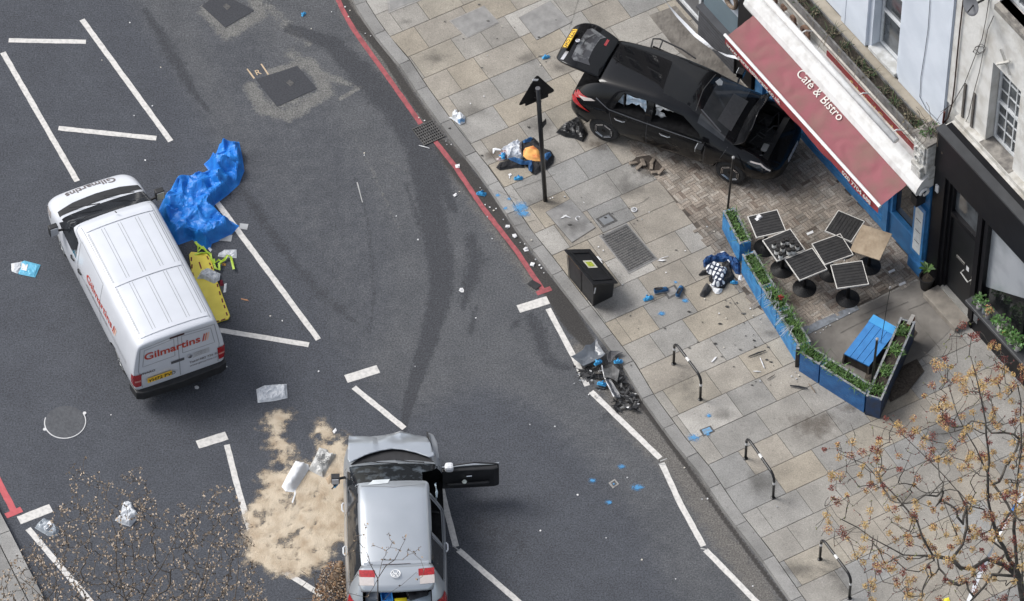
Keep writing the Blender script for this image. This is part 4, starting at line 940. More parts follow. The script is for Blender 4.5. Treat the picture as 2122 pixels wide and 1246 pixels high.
    mo = MB().box(3.02, 3.18, -1.15, -.98, 1.0, 1.16).build('wing_mirror', M('mirror_white', (.75, .76, .78), .3, coat=.5), t, bevel=.05)
    r = random.Random(9)
    m = MB(); m.box(2.92, 3.04, 1.0, 1.16, .92, 1.10); m.tube([(3.05, .9, .95), (3.0, 1.02, .98), (2.9, 1.12, .9)], .03, 6); m.tube([(3.02, 1.0, .9), (2.88, 1.16, .82)], .015, 5); m.build('broken_mirror', black_pl, t, bevel=.02)
    MB().box(2.90, 2.915, 1.02, 1.15, .94, 1.08).build('mirror_glass', M('mirror', (.55, .57, .6), .25, .3), t)
    # crumpled bonnet lying proud of the wings
    pl = [(3.30, -.70), (3.34, -.80), (3.70, -.72), (4.02, -.62), (4.12, -.35), (4.16, 0), (4.20, .3), (4.05, .55), (4.02, .80), (3.34, .84), (3.24, .80), (3.40, .5), (3.50, .2), (3.53, 0), (3.50, -.2), (3.42, -.45)]
    v, f = cut_sheet(pl, .05); mb = MB(); vs = []
    for x, y in v:
        ridge = max(0, (x-3.68))*0.9
        z = 1.10-.14*(x-3.4)+.05*cos(y*1.6)-ridge*.55*abs(sin(y*2.8+.5))+noise.noise(Vector((x*4, y*2.4, 2)))*.10*min(1, max(0, (x-3.6)*3))+(.05 if y > .3 else 0)*(x-3.3)
        if x > 3.95: z -= (x-3.95)*.9
        vs.append((x, y, z+.03))
    mb.add(vs, f); bo = mb.build('bonnet', silver, t, smooth=True, fix=False); s_ = bo.modifiers.new('thick', 'SOLIDIFY'); s_.thickness = .02; s_.offset = -1
    bo.data.set_sharp_from_angle(angle=radians(24))
    # scuttle and wipers
    mb = MB(); v, f = cut_sheet([(3.22, -.80), (3.26, 0), (3.22, .80), (3.44, .55), (3.56, 0), (3.46, -.55)], .1); mb.add([(x, y, 1.10) for x, y in v], f); mb.build('scuttle', black_pl, t, fix=False)
    for y0, y1 in ((.55, -.1), (-.05, -.6)): MB().tube([(3.30, y0, 1.13), (3.16, (y0+y1)/2, 1.22), (3.12, y1, 1.24)], .012, 5).build('wiper', black_pl, t)
    line_decal(bvh, [(2.44, -.6), (2.34, 0), (2.44, .6)], 'T', .03, .005).build('roof_seal', M('seal_pale', (.30, .32, .34), .4), t)
    poly_decal(bvh, [(2.46, .10), (2.60, .06), (2.60, .38), (2.56, .40), (2.44, .48)], 'T', .008, .05).build('screen_sticker', M('sticker_white', (.6, .64, .66), .6), t)
    # exposed right wing / headlamp edge
    MB().prism([(3.40, -.90), (3.40, -.80), (3.98, -.72), (4.06, -.68), (4.0, -.80), (3.8, -.87)], .60, .95).build('right_wing', lower, t, bevel=.05)
    MB().prism([(3.52, -.755), (3.52, -.715), (4.0, -.665), (4.0, -.70)], .96, 1.02).build('wing_channel', black_pl, t)
    # open driver door
    h = Vector((3.16, -.93)); d = Vector((.06, -1)).normalized(); n_ = Vector((-d.y, d.x)) if True else 0
    def dp(a, b, z): q = h+d*a+Vector((-1, 0))*b; return (q.x, q.y, z)
    mb = MB(); L_ = 1.08
    mb.prism([(0, 0), (L_-.12, -.0), (L_, .02), (L_, .09), (L_-.1, .12), (0, .08)], .42, .98, T=lambda a, b, z: dp(a, b, z)); do = mb.build('driver_door', [M('door_inner', (.012, .012, .013), .45, c2=(.02, .02, .022), scale=5)], t, bevel=.025)
    mb = MB(); mb.prism([(0, -.03), (L_, -.02), (L_, .0), (0, -.01)], .40, .99, T=lambda a, b, z: dp(a, b, z)); mb.build('door_skin', silver, do)
    MB().tube([dp(.03, -.0, 1.0), dp(.5, .0, 1.03), dp(L_-.06, .01, 1.0)], .017, 6).build('door_trim', silver_t, do)
    MB().tube([dp(.02, .05, .98), dp(.12, .05, 1.10), dp(L_*.55, .06, 1.16), dp(L_-.03, .06, 1.06), dp(L_-.02, .06, .95)], .016, 6).build('window_frame', black_pl, do)
    MB().prism([(.06, .12), (.9, .13), (.88, .19), (.10, .17)], .60, .66, T=lambda a, b, z: dp(a, b, z)).build('armrest', black_pl, do, bevel=.02)
    MB().tube([dp(.46, .13, .84), dp(.56, .13, .84)], .014, 5).build('inner_handle', silver_t, do)
    cl = MB().lathe([(.0, -.03), (.04, -.02), (.05, 0), (.03, .03), (.0, .035)], n=8).build('paper_wad', M('wad', (.7, .75, .68), .8), do); cl.location = dp(.42, .15, .70)
    # seat edge seen through the side
    MB().prism([(2.3, -.62), (2.9, -.62), (2.9, -.20), (2.3, -.20)], .55, .72).build('driver_seat', M('seat_grey', (.03, .03, .034), .9), t, bevel=.04)
    v, f = cut_sheet([(2.34, .96), (2.62, .96), (2.66, 1.22), (2.5, 1.36), (2.34, 1.36)], .06); MB().add([(x, -.80+noise.noise(Vector((x*8, z*8, 0)))*.05, z) for x, z in v], f).build('seat_sheet', M('sheet_pale', (.45, .58, .68), .7, c2=(.6, .7, .75), scale=8), t, fix=False)
    # tailgate: window section edge-on, lower panel facing up
    a1 = radians(50)
    def TG(d, y):
        if d < .62: return Vector((.56-d*cos(a1), y, 1.55+d*sin(a1)))
        e = d-.62; return Vector((.56-.62*cos(a1)-e*.96, y, 1.55+.62*sin(a1)-e*.22-e*e*.15))
    mb = MB(); ds = [0, .2, .4, .58, .66, .8, .95, 1.08]; ws = [.60, .62, .64, .66, .68, .70, .69, .66]
    for d, w_ in zip(ds, ws):
        for c in (-1, -.85, -.5, 0, .5, .85, 1): p = TG(d, c*w_); mb.v.append(p+Vector((.05*c*c, 0, -.03*c*c)))
    for i in range(len(ds)-1):
        for j in range(6): mb.f.append([i*7+j, i*7+j+1, (i+1)*7+j+1, (i+1)*7+j]); mb.m.append(1 if 0 < j < 5 and i in (0, 1) else 0)
    tg = mb.build('tailgate', [silver, glass_m], t, smooth=True); s2 = tg.modifiers.new('thick', 'SOLIDIFY'); s2.thickness = .05; s2.offset = 0
    def patch(u0, u1, y0, y1, mat, name, n_=.05, par=tg):
        mb = MB(); vs = []
        for i in range(5):
            for j in range(5):
                d = u0+(u1-u0)*i/4; y = y0+(y1-y0)*j/4; p = TG(d, y); c = abs(y)/.69; vs.append(p+Vector((.05*c*c, 0, -.03*c*c+n_)))
        mb.add(vs, [(i*5+j, i*5+j+1, i*5+j+6, i*5+j+5) for i in range(4) for j in range(4)]); return mb.build(name, mat, par)
    for s in (1, -1):
        lo = patch(.68, .82, s*.40, s*.69, lamp_red, 'gate_lamp', .034); patch(.82, .98, s*.42, s*.69, lamp_pale, 'clear_lens', .034, lo)
    patch(.02, .07, -.26, .26, lamp_red, 'brake_light_or_reflection', .05)
    sp = MB(); sp.prism([(-.02, -.62), (.02, 0), (-.02, .62), (-.14, .60), (-.14, -.60)], 0, .03, T=lambda x, y, z: (.62+x, y, 1.585+z-.0)); sp.build('spoiler', silver, t, bevel=.01)
    for rr, th_ in ((.085, .010),):
        p = TG(.76, .02); ring = [p+Vector((cos(a)*rr, sin(a)*rr, .045)) for a in [2*pi*k/20 for k in range(21)]]; b_ = MB().tube(ring, th_, 5, cap=False)
        for q in ([(-.6, .75), (-.2, -.1)], [(-.2, -.1), (0, .25)], [(0, .25), (.2, -.1)], [(.2, -.1), (.6, .75)], [(-.7, .1), (-.35, -.75)], [(-.35, -.75), (0, .0)], [(0, .0), (.35, -.75)], [(.35, -.75), (.7, .1)]):
            b_.tube([p+Vector((-q_[1]*-rr, -q_[0]*rr, .047)) for q_ in q], .007, 4)
        b_.build('badge', M('badge_white', (.85, .85, .85), .3), tg)
    for s in (1, -1): MB().tube([(.36, s*.70, 1.22), (.12, s*.66, 1.85)], .014, 6).build('gas_strut', M('strut_grey', (.3, .31, .32), .4, .5), t)
    # rear shelf of light-blue sheet and sloping bumper top
    v, f = cut_sheet([(-.08, -.64), (-.08, .30), (.10, .34), (.22, .0), (.34, -.34), (.42, -.62)], .06); MB().add([(x, y, .84+.05*noise.noise(Vector((x*4, y*4, 0)))+.03*x) for x, y in v], f).build('boot_sheet', M('boot_sheet_blue', (.48, .58, .66), .6, c2=(.60, .66, .72), scale=3), t, fix=False)
    poly_decal(bvh, [(2.9, 1.02), (3.18, 1.02), (3.12, 1.10), (2.9, 1.26)], 'R', .006, .06).build('quarter_window', glass_m, t); return t, hd
SC, SCH = make_silver_car()
def in_car(x, y, z): 
    c, s = cos(SCH), sin(SCH); return (SC.location.x+x*c-y*s, SC.location.y+x*s+y*c, z)
# things lying in its boot
def loose_box(name, label, cat, x, y, z, a, b, h, mat, rot=0., bev=.01, open_=False):
    t = thing(name, label, cat, in_car(x, y, z), SCH+rot)
    if open_:
        MB().box(-a, a, -b, b, 0, .012).build('base', mat, t); mb = MB()
        mb.box(-a, -a+.02, -b, b, .012, h); mb.box(a-.02, a, -b, b, .012, h); mb.box(-a+.02, a-.02, -b, -b+.02, .012, h); mb.box(-a+.02, a-.02, b-.02, b, .012, h); mb.build('sides', mat, t)
    else:
        MB().box(-a, a, -b, b, 0, h).build('block', mat, t, bevel=bev); MB().box(-a*.9, a*.9, -b*.9, b*.9, h, h+.012).build('lid', mat, t)
    return t
loose_box('storage_tray', 'bright blue tray in the open boot of the silver car', 'tray', .32, .20, .83, .14, .11, .12, M('tray_blue', (.03, .22, .55), .5, c2=(.02, .14, .42), scale=10), .1, open_=True)
loose_box('cloth_bundle', 'grey folded bundle at the left of the open boot', 'bundle', .36, .46, .83, .18, .12, .18, M('bundle_grey', (.16, .18, .20), .9, c2=(.10, .12, .16), scale=8), -.1, .03)
loose_box('first_aid_box', 'yellow strip box with green contents in the open boot', 'box', .22, -.06, .86, .04, .12, .05, M('box_yellow', (.75, .62, .02), .5), .05)
loose_box('tool_bag', 'black shiny bag on the right side of the open boot', 'bag', .42, -.36, .84, .16, .2, .14, M('bag_black', (.012, .012, .013), .25, c2=(.05, .05, .055), scale=8), .3, .05)

# ================================================================ BUILDINGS
blue = M('paint_blue', (.035, .16, .36), .45, c2=(.026, .12, .28), scale=3, bump=.1); blue_d = M('paint_blue_moulding', (.045, .20, .44), .4, c2=(.03, .14, .32), scale=6)
white_w = M('wall_bluish_white', (.66, .71, .78), .7, c2=(.58, .63, .70), scale=1.6, detail=9, bump=.2)
stucco = M('stucco_offwhite', (.66, .655, .63), .8, c2=(.47, .45, .41), scale=2.6, detail=12, bump=.5, lo=.45, hi=.72)
black_s = M('shopfront_black', (.006, .006, .008), .45, c2=(.009, .009, .011), scale=3, bump=.05, spec=.22)
win_w = M('window_frame_white', (.62, .64, .66), .5, c2=(.5, .52, .53), scale=9)
pane_m = M('window_pane', (.045, .05, .055), .05, c2=(.09, .10, .11), scale=3, spec=.8, lo=.4, hi=.6)
lead = M('ledge_beige', (.36, .32, .26), .9, c2=(.28, .25, .20), scale=4, detail=9, bump=.3)
weath = M('weathered_sill', (.30, .28, .25), .9, c2=(.14, .13, .12), scale=7, detail=10, bump=.6)
def T(s, p, z): return W(s, p, z)
def fb(mb, s0, s1, p0, p1, z0, z1, m=0): return mb.box(s0, s1, p0, p1, z0, z1, m, T)
def part(name, mat, parent, boxes, bevel=0., m=None):
    mb = MB()
    for b in boxes: fb(mb, *b)
    o = mb.build(name, mat, None, bevel=bevel)
    if parent: o.parent = parent; o.matrix_parent_inverse = Matrix.Identity(4); o.location = -Vector(parent.location)
    return o
def adopt(o, parent):
    o.parent = parent; base = parent
    tot = Vector(parent.location); q = parent.parent
    while q: tot += Vector(q.location); q = q.parent
    o.location = -tot; return o
def sub(name, mat, parent, boxes, bevel=0.):
    mb = MB()
    for b in boxes: fb(mb, *b)
    return adopt(mb.build(name, mat, bevel=bevel), parent)
def sash(parent, s0, s1, z0, z1, p, cols_, rows, name='sash_window', frame=win_w, meet=True, step=.03):
    """white sliding sash with glazing bars: frame, panes"""
    fw = .06; f = [(s0, s0+fw, p-.04, p+.02, z0, z1), (s1-fw, s1, p-.04, p+.02, z0, z1), (s0+fw, s1-fw, p-.04, p+.02, z0, z0+fw+.02), (s0+fw, s1-fw, p-.04, p+.02, z1-fw, z1)]
    zm = (z0+z1)/2
    if meet: f.append((s0+fw, s1-fw, p-.03, p+.035, zm-.03, zm+.03))
    for i in range(1, cols_): s = s0+fw+(s1-s0-2*fw)*i/cols_; f += [(s-.013, s+.013, p-.03, p+.01, z0+fw+.02, zm-.03 if meet else z1-fw)]+([(s-.013, s+.013, p-.03, p+.01, zm+.03, z1-fw)] if meet else [])
    for j in range(1, rows):
        z = z0+fw+(z1-z0-2*fw)*j/rows
        if abs(z-zm) > .05: f.append((s0+fw, s1-fw, p-.025, p+.006, z-.013, z+.013))
    o = sub(name, frame, parent, f)
    sub('pane', pane_m, o, [(s0+fw*.5, s1-fw*.5, p-.022, p-.012, z0+.03, z1-.03)])
    return o
Z0 = pav_h
# ---- cafe building, s from -5.75 to 0
cb = thing('cafe_building', 'bluish white painted building with blue shopfront and red awning', 'building', W(-2.8, 0, 0))
wall_z = 3.94
def wall_with_holes(name, mat, parent, s0, s1, z0, z1, p0, p1, holes):
    """holes: s0,s1,z0,z1 sorted by s, not overlapping in s unless same column"""
    bx = []; cs = sorted({(h[0], h[1]) for h in holes}); s = s0
    for a, b in cs:
        if a > s: bx.append((s, a, p0, p1, z0, z1))
        z = z0
        for h in sorted([h for h in holes if (h[0], h[1]) == (a, b)], key=lambda h: h[2]):
            if h[2] > z: bx.append((a, b, p0, p1, z, h[2]))
            z = h[3]
        if z < z1: bx.append((a, b, p0, p1, z, z1))
        s = b
    if s < s1: bx.append((s, s1, p0, p1, z0, z1))
    return sub(name, mat, parent, bx)
wall_with_holes('upper_wall', white_w, cb, -9.0, -.42, wall_z, 11.5, -1.0, -.42, [(-2.80, -1.98, 3.98, 6.1), (-6.4, -5.5, 3.98, 6.1), (-2.80, -1.98, 7.6, 9.4), (-6.4, -5.5, 7.6, 9.4)])
sub('wall_panel', white_w, cb, [(-3.72, -2.92, -.42, -.36, wall_z, 11.5)]); sub('wall_panel', white_w, cb, [(-1.86, -.44, -.42, -.385, wall_z, 11.5)])
sub('wall_groove', M('groove_grey', (.30, .34, .40), .9), cb, [(-3.60, -3.585, -.359, -.357, wall_z, 11.5)])
for s0 in (-2.80, -6.4):
    for z0, z1 in ((3.98, 6.1), (7.6, 9.4)):
        sash(cb, s0+.02, s0+(.80 if s0 > -3 else .88), z0+.08, z1, -.62, 1, 1)
        sub('window_sill', M('sill_white', (.60, .61, .61), .8, c2=(.40, .40, .38), scale=6), cb, [(s0-.02, s0+.84, -.60, -.36, z0-.02, z0+.06)])
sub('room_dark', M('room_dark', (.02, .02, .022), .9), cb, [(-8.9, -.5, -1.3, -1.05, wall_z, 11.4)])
sub('ledge', lead, cb, [(-6.2, -.43, -.42, -.17, wall_z-.14, wall_z-.02)])
sub('cornice', M('cornice_cream', (.52, .49, .44), .75, c2=(.40, .38, .34), scale=5), cb, [(-6.0, -.40, -.15, .06, 3.52, 3.78)])
mb = MB(); mb.add([T(-6.0, .06, 3.52), T(-.42, .06, 3.52), T(-.42, .14, 3.72), T(-6.0, .14, 3.72), T(-6.0, .06, 3.78), T(-.42, .06, 3.78)], [(0, 1, 2, 3), (3, 2, 5, 4)]); adopt(mb.build('cornice_lip', MATS['cornice_cream']), cb)
sub('fascia', M('fascia_cream', (.55, .53, .49), .7, c2=(.46, .44, .40), scale=5), cb, [(-5.9, -.40, -.1, .05, 2.85, 3.52)])
sign = sub('sign_board', M('sign_dark_red', (.22, .018, .02), .5, c2=(.17, .014, .016), scale=4), cb, [(-3.55, -.62, .05, .075, 2.95, 3.47)])
sub('sign_stripe', M('sign_gold', (.62, .42, .14), .4), sign, [(-3.5, -.66, .075, .08, 3.06, 3.085)])
adopt(text_on('sign_text', 'Schnitzel Garden', .24, W(-2.75, .078, 3.25), FD, UP, MATS['sign_gold'], bold=.003), sign)
def letters3d(s, txt, s0, z0, size):
    pass
brown_l = M('letter_brown', (.19, .12, .08), .6, c2=(.12, .07, .05), scale=8); 
for ch, s0 in (('P', -5.72), ('e', -5.30), ('r', -4.95), ('a', -4.62), ('G', -4.28)):
    v, f = text_geo(ch, .40, .014); mb = MB(); o_ = W(s0, .13, 3.40)
    n = len(v); mb.add([o_+FD*a+UP*b+FN*.07 for a, b in v], f)
    lo = adopt(mb.build('raised_letter', brown_l, fix=False), cb); sm_ = lo.modifiers.new('th', 'SOLIDIFY'); sm_.thickness = .06; sm_.offset = -1
# shopfront: stallriser, posts, frames, glass
sub('stallriser', blue, cb, [(-5.1, -1.42, -.10, .0, Z0, .92)]); sub('stallriser_moulding', blue_d, cb, [(-5.1, -1.42, 0, .05, Z0, .34)]); sub('stallriser_moulding', blue_d, cb, [(-5.1, -1.42, .0, .025, .38, .44)]); sub('stallriser_sill', blue_d, cb, [(-5.1, -1.42, -.10, .06, .92, .98)])
for s in (-4.4, -3.7, -3.0, -2.3): sub('panel_moulding', blue_d, cb, [(s, s+.04, .0, .02, .45, .90)])
for s in (-5.1, -3.9, -2.7, -1.48): sub('mullion', blue_d, cb, [(s, s+.10, -.08, .04, .98, 2.8)])
sub('corner_post', blue_d, cb, [(-1.46, -1.30, -.12, .06, Z0, 2.8)])
sub('shop_glass', M('shop_glass', (.02, .022, .025), .04, c2=(.035, .035, .035), scale=2, spec=.8), cb, [(-5.1, -.45, -.10, -.09, .6, 2.8)])
sub('stallriser', blue, cb, [(-1.30, -.36, -.10, .0, Z0, .80)]); sub('window_frame', blue_d, cb, [(-1.30, -.46, -.08, .02, .80, .86), (-1.30, -1.22, -.08, .015, .86, 2.8), (-.52, -.44, -.08, .015, .86, 2.8)])
sub('pilaster', blue, cb, [(-.40, .0, -.1, .10, Z0, 3.4)]); sub('plinth_wedge', blue, cb, [(-.44, .0, -.1, .16, Z0, .42)])
mc_ = sub('menu_case', blue_d, cb, [(-.38, -.02, .10, .17, .70, 2.22)]); sub('menu', M('menu_paper', (.62, .64, .64), .4, c2=(.5, .52, .52), scale=14), mc_, [(-.32, -.08, .17, .176, .80, 2.10)])
for z in (1.1, 1.42, 1.75): sub('menu_print', M('print_grey', (.12, .12, .12), .7), mc_, [(-.28, -.12, .177, .179, z, z+.02)])
# blue left end post & black pilaster between shops
sub('pilaster', blue_d, cb, [(-5.75, -5.5, -.1, .10, Z0, 2.8)]); sub('pilaster', blue_d, cb, [(-5.42, -5.2, -.1, .06, Z0, 2.8)])
sub('dark_pilaster', black_s, cb, [(-6.35, -5.80, -.2, .16, Z0, 3.5)])
# wall lantern under the hood end
lt = sub('wall_lantern', black_pl, cb, [(-.30, -.12, .12, .34, 2.35, 2.62), (-.25, -.17, .10, .28, 2.62, 2.70)])
# console bracket
cm_ = M('console_white', (.60, .60, .58), .75, c2=(.38, .37, .34), scale=9, detail=8, bump=.8)
con = sub('console_bracket', cm_, cb, [(-.40, .03, -.1, .30, 3.45, 4.28)], .03); sub('console_scroll', cm_, con, [(-.34, -.04, .26, .38, 3.30, 3.48), (-.34, -.04, .28, .40, 3.52, 3.62), (-.40, .03, -.05, .22, 3.22, 3.45), (-.36, -.02, .30, .34, 3.7, 4.2)], .03)
mb = MB()
for z, r_ in ((3.98, .10), (3.72, .07)): mb.lathe([(r_, -.02), (r_, .02), (r_*.5, .035)], n=14)
for i in range(5): fb(mb, -.30+i*.055, -.275+i*.055, .30, .43, 3.40, 3.50)
adopt(MB().tube([W(-.19+.10*cos(a), .35, 4.0+.10*sin(a)) for a in [k*pi/6 for k in range(12)]], .022, 6).build('console_ring', cm_), con); adopt(MB().tube([W(-.19+.09*cos(a), .35, 3.76+.08*sin(a)) for a in [k*pi/6 for k in range(10)]], .022, 6).build('console_ring', cm_), con)
sub('console_cap', weath, con, [(-.44, .05, -.15, .34, 4.28, 4.34)])
# plant trough on the ledge
tr = thing('plant_trough', 'long weathered grey trough of straggling plants along the ledge above the awning', 'trough', W(-3, 0, 3.8))
lead_g = M('lead_grey', (.17, .165, .16), .7, c2=(.09, .088, .085), scale=6, bump=.5)
sub('trough_front', lead_g, tr, [(-6.0, -.46, .09, .13, 3.785, 4.0)]); sub('trough_back', lead_g, tr, [(-6.0, -.46, -.165, -.14, 3.785, 4.0)]); sub('soil', M('soil', (.028, .022, .017), .95, c2=(.05, .04, .03), scale=15, bump=1), tr, [(-6.0, -.46, -.14, .09, 3.785, 3.93)])
leaf_g = M('leaf_green', (.045, .10, .025), .6, c2=(.075, .14, .04), scale=8); leaf_d = M('leaf_dry', (.20, .17, .11), .8, c2=(.12, .10, .07), scale=9); leaf_p = M('leaf_pale', (.14, .25, .06), .6, c2=(.09, .17, .04), scale=10)
def blades(mb, c, n, r0, h, w_, rnd, droop=.5, m=(0,), up=Vector((0, 0, 1))):
    for i in range(n):
        a = rnd.uniform(0, 2*pi); d = Vector((cos(a), sin(a), 0)); b = Vector(c)+Vector((rnd.uniform(-r0, r0), rnd.uniform(-r0, r0), 0)); L = h*rnd.uniform(.6, 1.15); lean = rnd.uniform(.15, .9); side = Vector((-d.y, d.x, 0))*w_; vs = []
        for k in range(5):
            t = k/4; p = b+d*(L*lean*t)+Vector((0, 0, L*(t-droop*lean*t*t*1.1))); ww = (1-t*.85)*(1 if k else .7); vs += [p-side*ww, p+side*ww]
        mb.add(vs, [(2*k, 2*k+1, 2*k+3, 2*k+2) for k in range(4)], rnd.choice(m))
def leaves(mb, c, n, rad, size, rnd, m=(0,), zs=1.):
    for i in range(n):
        v = Vector((rnd.gauss(0, 1), rnd.gauss(0, 1), rnd.gauss(0, 1))); v = v.normalized()*rad*rnd.random()**.4; v.z = abs(v.z)*zs; p = Vector(c)+v
        a = Vector((rnd.gauss(0, 1), rnd.gauss(0, 1), rnd.gauss(0, .5))).normalized(); b = a.cross(Vector((rnd.gauss(0, .5), rnd.gauss(0, .5), 1))).normalized(); s = size*rnd.uniform(.6, 1.2)
        mb.add([p-a*s, p-a*s*.3-b*s*.4, p+a*s*.4-b*s*.38, p+a*s, p+a*s*.4+b*s*.38, p-a*s*.3+b*s*.4], [(0, 1, 2, 3, 4, 5)], rnd.choice(m))
rr = random.Random(21)
for s, kind in [(-5.3, 0), (-4.6, 1), (-4.15, 0), (-3.55, 0), (-3.1, 1), (-2.65, 0), (-2.3, 0), (-1.75, 1), (-1.4, 0), (-.95, 1), (-.7, 0)]:
    mb = MB(); c = W(s, -.02, 3.92); blades(mb, (0, 0, 0), 26, .10, .30, .008, rr, .8, (0, 1, 1, 2, 2)); leaves(mb, (0, 0, .03), 34, .18, .03, rr, (2, 1, 2, 1), .5)
    for k in range(5): d = Vector((rr.uniform(-.3, .3), rr.uniform(-.4, .1), 0)); mb.tube([(0, 0, 0), d*.5+Vector((0, 0, .14)), d+Vector((0, 0, -.05))], .004, 4, 1)
    o = mb.build('trough_plant', [leaf_g, leaf_d, M('leaf_dark', (.03, .05, .02), .7)], loc=c, fix=False); tag(o, 'straggly half dry plant growing in the ledge trough above the awning', 'plant', 'plants in the ledge trough')
mb = MB(); c = W(-.25, .05, 4.34)
for k in range(26):
    p = [Vector((0, 0, 0))]; d = Vector((rr.uniform(-1, 1), rr.uniform(-1, 1), rr.uniform(0, .8)))
    for q in range(5): d = (d+Vector((rr.uniform(-.5, .5), rr.uniform(-.5, .5), rr.uniform(-.5, .4)))).normalized(); p.append(p[-1]+d*.12)
    mb.tube(p, .005, 4, 1)
leaves(mb, (0, 0, 0), 90, .25, .03, rr, (0, 0, 2), .5); o = mb.build('bramble', [leaf_g, M('twig_brown', (.10, .08, .06), .9), MATS['leaf_dark']], loc=c, fix=False); tag(o, 'tangled bramble on top of the white console bracket', 'plant')
# ---- awning
aw = thing('awning', 'faded red cafe awning with white lettering and white front bar', 'awning', W(-2.8, .7, 3.1))
sa0, sa1 = -5.42, -.27
red_f = M('awning_red', (.245, .082, .096), .85, c2=(.17, .105, .085), scale=2.2, detail=10, bump=.3, lo=.40, hi=.78); red_v = M('awning_valance', (.26, .035, .04), .85, c2=(.20, .03, .035), scale=4)
mb = MB(); NS, NP = 110, 14; pz = lambda p: 3.0-(p-.4)*.30
for i in range(NS+1):
    s = sa0+(sa1-sa0)*i/NS
    for j in range(NP+1):
        t = j/NP; p = .42+.70*t; sag = -.03*sin(pi*t)+.022*noise.noise(Vector((s*2.4+p*1.2, p*2, 0)))*sin(pi*t)+.011*sin(s*13+p*5+noise.noise(Vector((s*1.7, p*3, 4)))*7)*sin(pi*t)**.6; mb.v.append(T(s, p, 3.03-.27*t+sag))
for i in range(NS):
    for j in range(NP): a = i*(NP+1)+j; mb.f.append([a, a+1, a+NP+2, a+NP+1]); mb.m.append(0)
fo = adopt(mb.build('fabric', red_f, smooth=True), aw)
adopt(MB().tube([W(sa0-.04, 1.13, 2.78), W(sa1+.03, 1.13, 2.78)], .035, 10).build('front_bar', M('bar_white', (.75, .76, .76), .4), bevel=0), aw)
mb = MB(); n = 90; vs = []
for i in range(n+1):
    s = sa0+(sa1-sa0)*i/n; dz = .02*abs(sin(i*pi/9)); vs += [T(s, 1.145, 2.75), T(s, 1.16+.012*sin(s*5), 2.57-dz)]
mb.add(vs, [(2*i, 2*i+1, 2*i+3, 2*i+2) for i in range(n)]); va = adopt(mb.build('valance', red_v), aw)
let_w = M('letter_white', (.64, .61, .57), .6)
up_sl = (W(0, .42, 3.03)-W(0, 1.12, 2.76)).normalized()
def awn_text(s, size, s0, p, z, v, bold, name, par, sx=1.):
    o = text_on(name, s, size, W(s0, p, z), FD, v, let_w, None, bold=bold, off=.016, sx=sx); adopt(o, par)
awn_text('Café & Bistro', .265, -3.76, .64, 2.935, up_sl, .001, 'awning_lettering', fo)
awn_text('www.perarestaurant.co.uk', .17, -5.33, 1.165, 2.62, UP, .004, 'valance_lettering', va); awn_text('020 7704 688', .17, -1.42, 1.165, 2.62, UP, .004, 'valance_lettering', va)
wm_ = M('hood_white', (.66, .66, .65), .6, c2=(.50, .49, .47), scale=5, detail=9, lo=.45, hi=.75)
hood = [(-.0+.06, 3.34), (.20, 3.36), (.36, 3.28), (.46, 3.14), (.50, 3.02), (.47, 2.93), (.36, 2.92), (.06, 3.0)]
mb = MB(); n = len(hood); 
for s in (-5.75, .02): mb.v += [T(s, p, z) for p, z in hood]
for i in range(n): j = (i+1) % n; mb.f.append([i, j, n+j, n+i]); mb.m.append(0)
mb.f.append(list(range(n))[::-1]); mb.f.append([n+i for i in range(n)]); mb.m += [0, 0]
ho = adopt(mb.build('hood', wm_), aw)
adopt(MB().tube([W(.05, .30+.11*cos(a)*(1-k*.05), 2.95+.11*sin(a)*(1-k*.05)) for k, a in enumerate([i*pi/5 for i in range(9)])], .03, 6).build('hood_scroll', wm_), aw)
lt_ = thing('sign_light', 'long white tubular sign light on arms above the awning', 'light', W(-2.8, .45, 3.6))
adopt(MB().tube([W(-6.0, .45, 3.80), W(-.75, .45, 3.80)], .07, 10).build('light_tube', wm_, smooth=True), lt_)
for s in (-5.2, -3.95, -2.05, -.95): adopt(MB().tube([W(s, .10, 3.68), W(s, .30, 3.83), W(s, .45, 3.82)], .016, 6).build('arm', wm_), lt_)

# ---- black shop and stucco house, s from 0
bs = thing('stucco_house', 'off white stucco house above a black shopfront', 'building', W(3, 0, 0))
wall_with_holes('upper_wall', stucco, bs, -.40, 9.0, 4.75, 12, -1.2, -.42, [(.80, 1.66, 4.75, 7.05), (2.9, 3.9, 4.75, 7.05), (.80, 1.66, 8.75, 10.5), (2.9, 3.9, 8.75, 10.5)])
sub('upper_wall_corner', stucco, bs, [(-.40, 9.0, -1.2, -.46, 3.9, 4.75)])
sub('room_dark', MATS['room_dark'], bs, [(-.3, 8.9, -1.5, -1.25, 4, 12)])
sash(bs, .82, 1.64, 4.83, 7.0, -.62, 3, 6); sash(bs, 2.92, 3.88, 4.83, 7.0, -.62, 3, 6); sash(bs, .82, 1.64, 8.85, 10.4, -.60, 3, 4); sash(bs, 2.92, 3.88, 8.85, 10.4, -.60, 3, 4)
for s0, s1, z in ((.78, 1.70, 4.78), (2.88, 3.92, 4.78), (.80, 1.90, 8.72), (2.85, 3.95, 8.72)): sub('window_sill', weath, bs, [(s0, s1, -.60, -.30, z-.10, z+.03)])
sub('ledge', M('moulding_white', (.58, .57, .54), .8, c2=(.36, .34, .30), scale=5, detail=9), bs, [(0.02, 9.0, -.42, -.05, 4.62, 4.70)]); sub('string_course', MATS['moulding_white'], bs, [(0.02, 9.0, -.46, -.28, 4.70, 4.80)]); sub('string_course', MATS['moulding_white'], bs, [(.02, 9.0, -.42, .02, 4.55, 4.62)])
sub('fascia', black_s, bs, [(.05, 9.0, -.2, .12, 3.64, 4.72)]); sub('fascia_trim', M('trim_dark_grey', (.05, .052, .056), .4), bs, [(.03, 9.0, -.04, .16, 4.72, 4.77)])
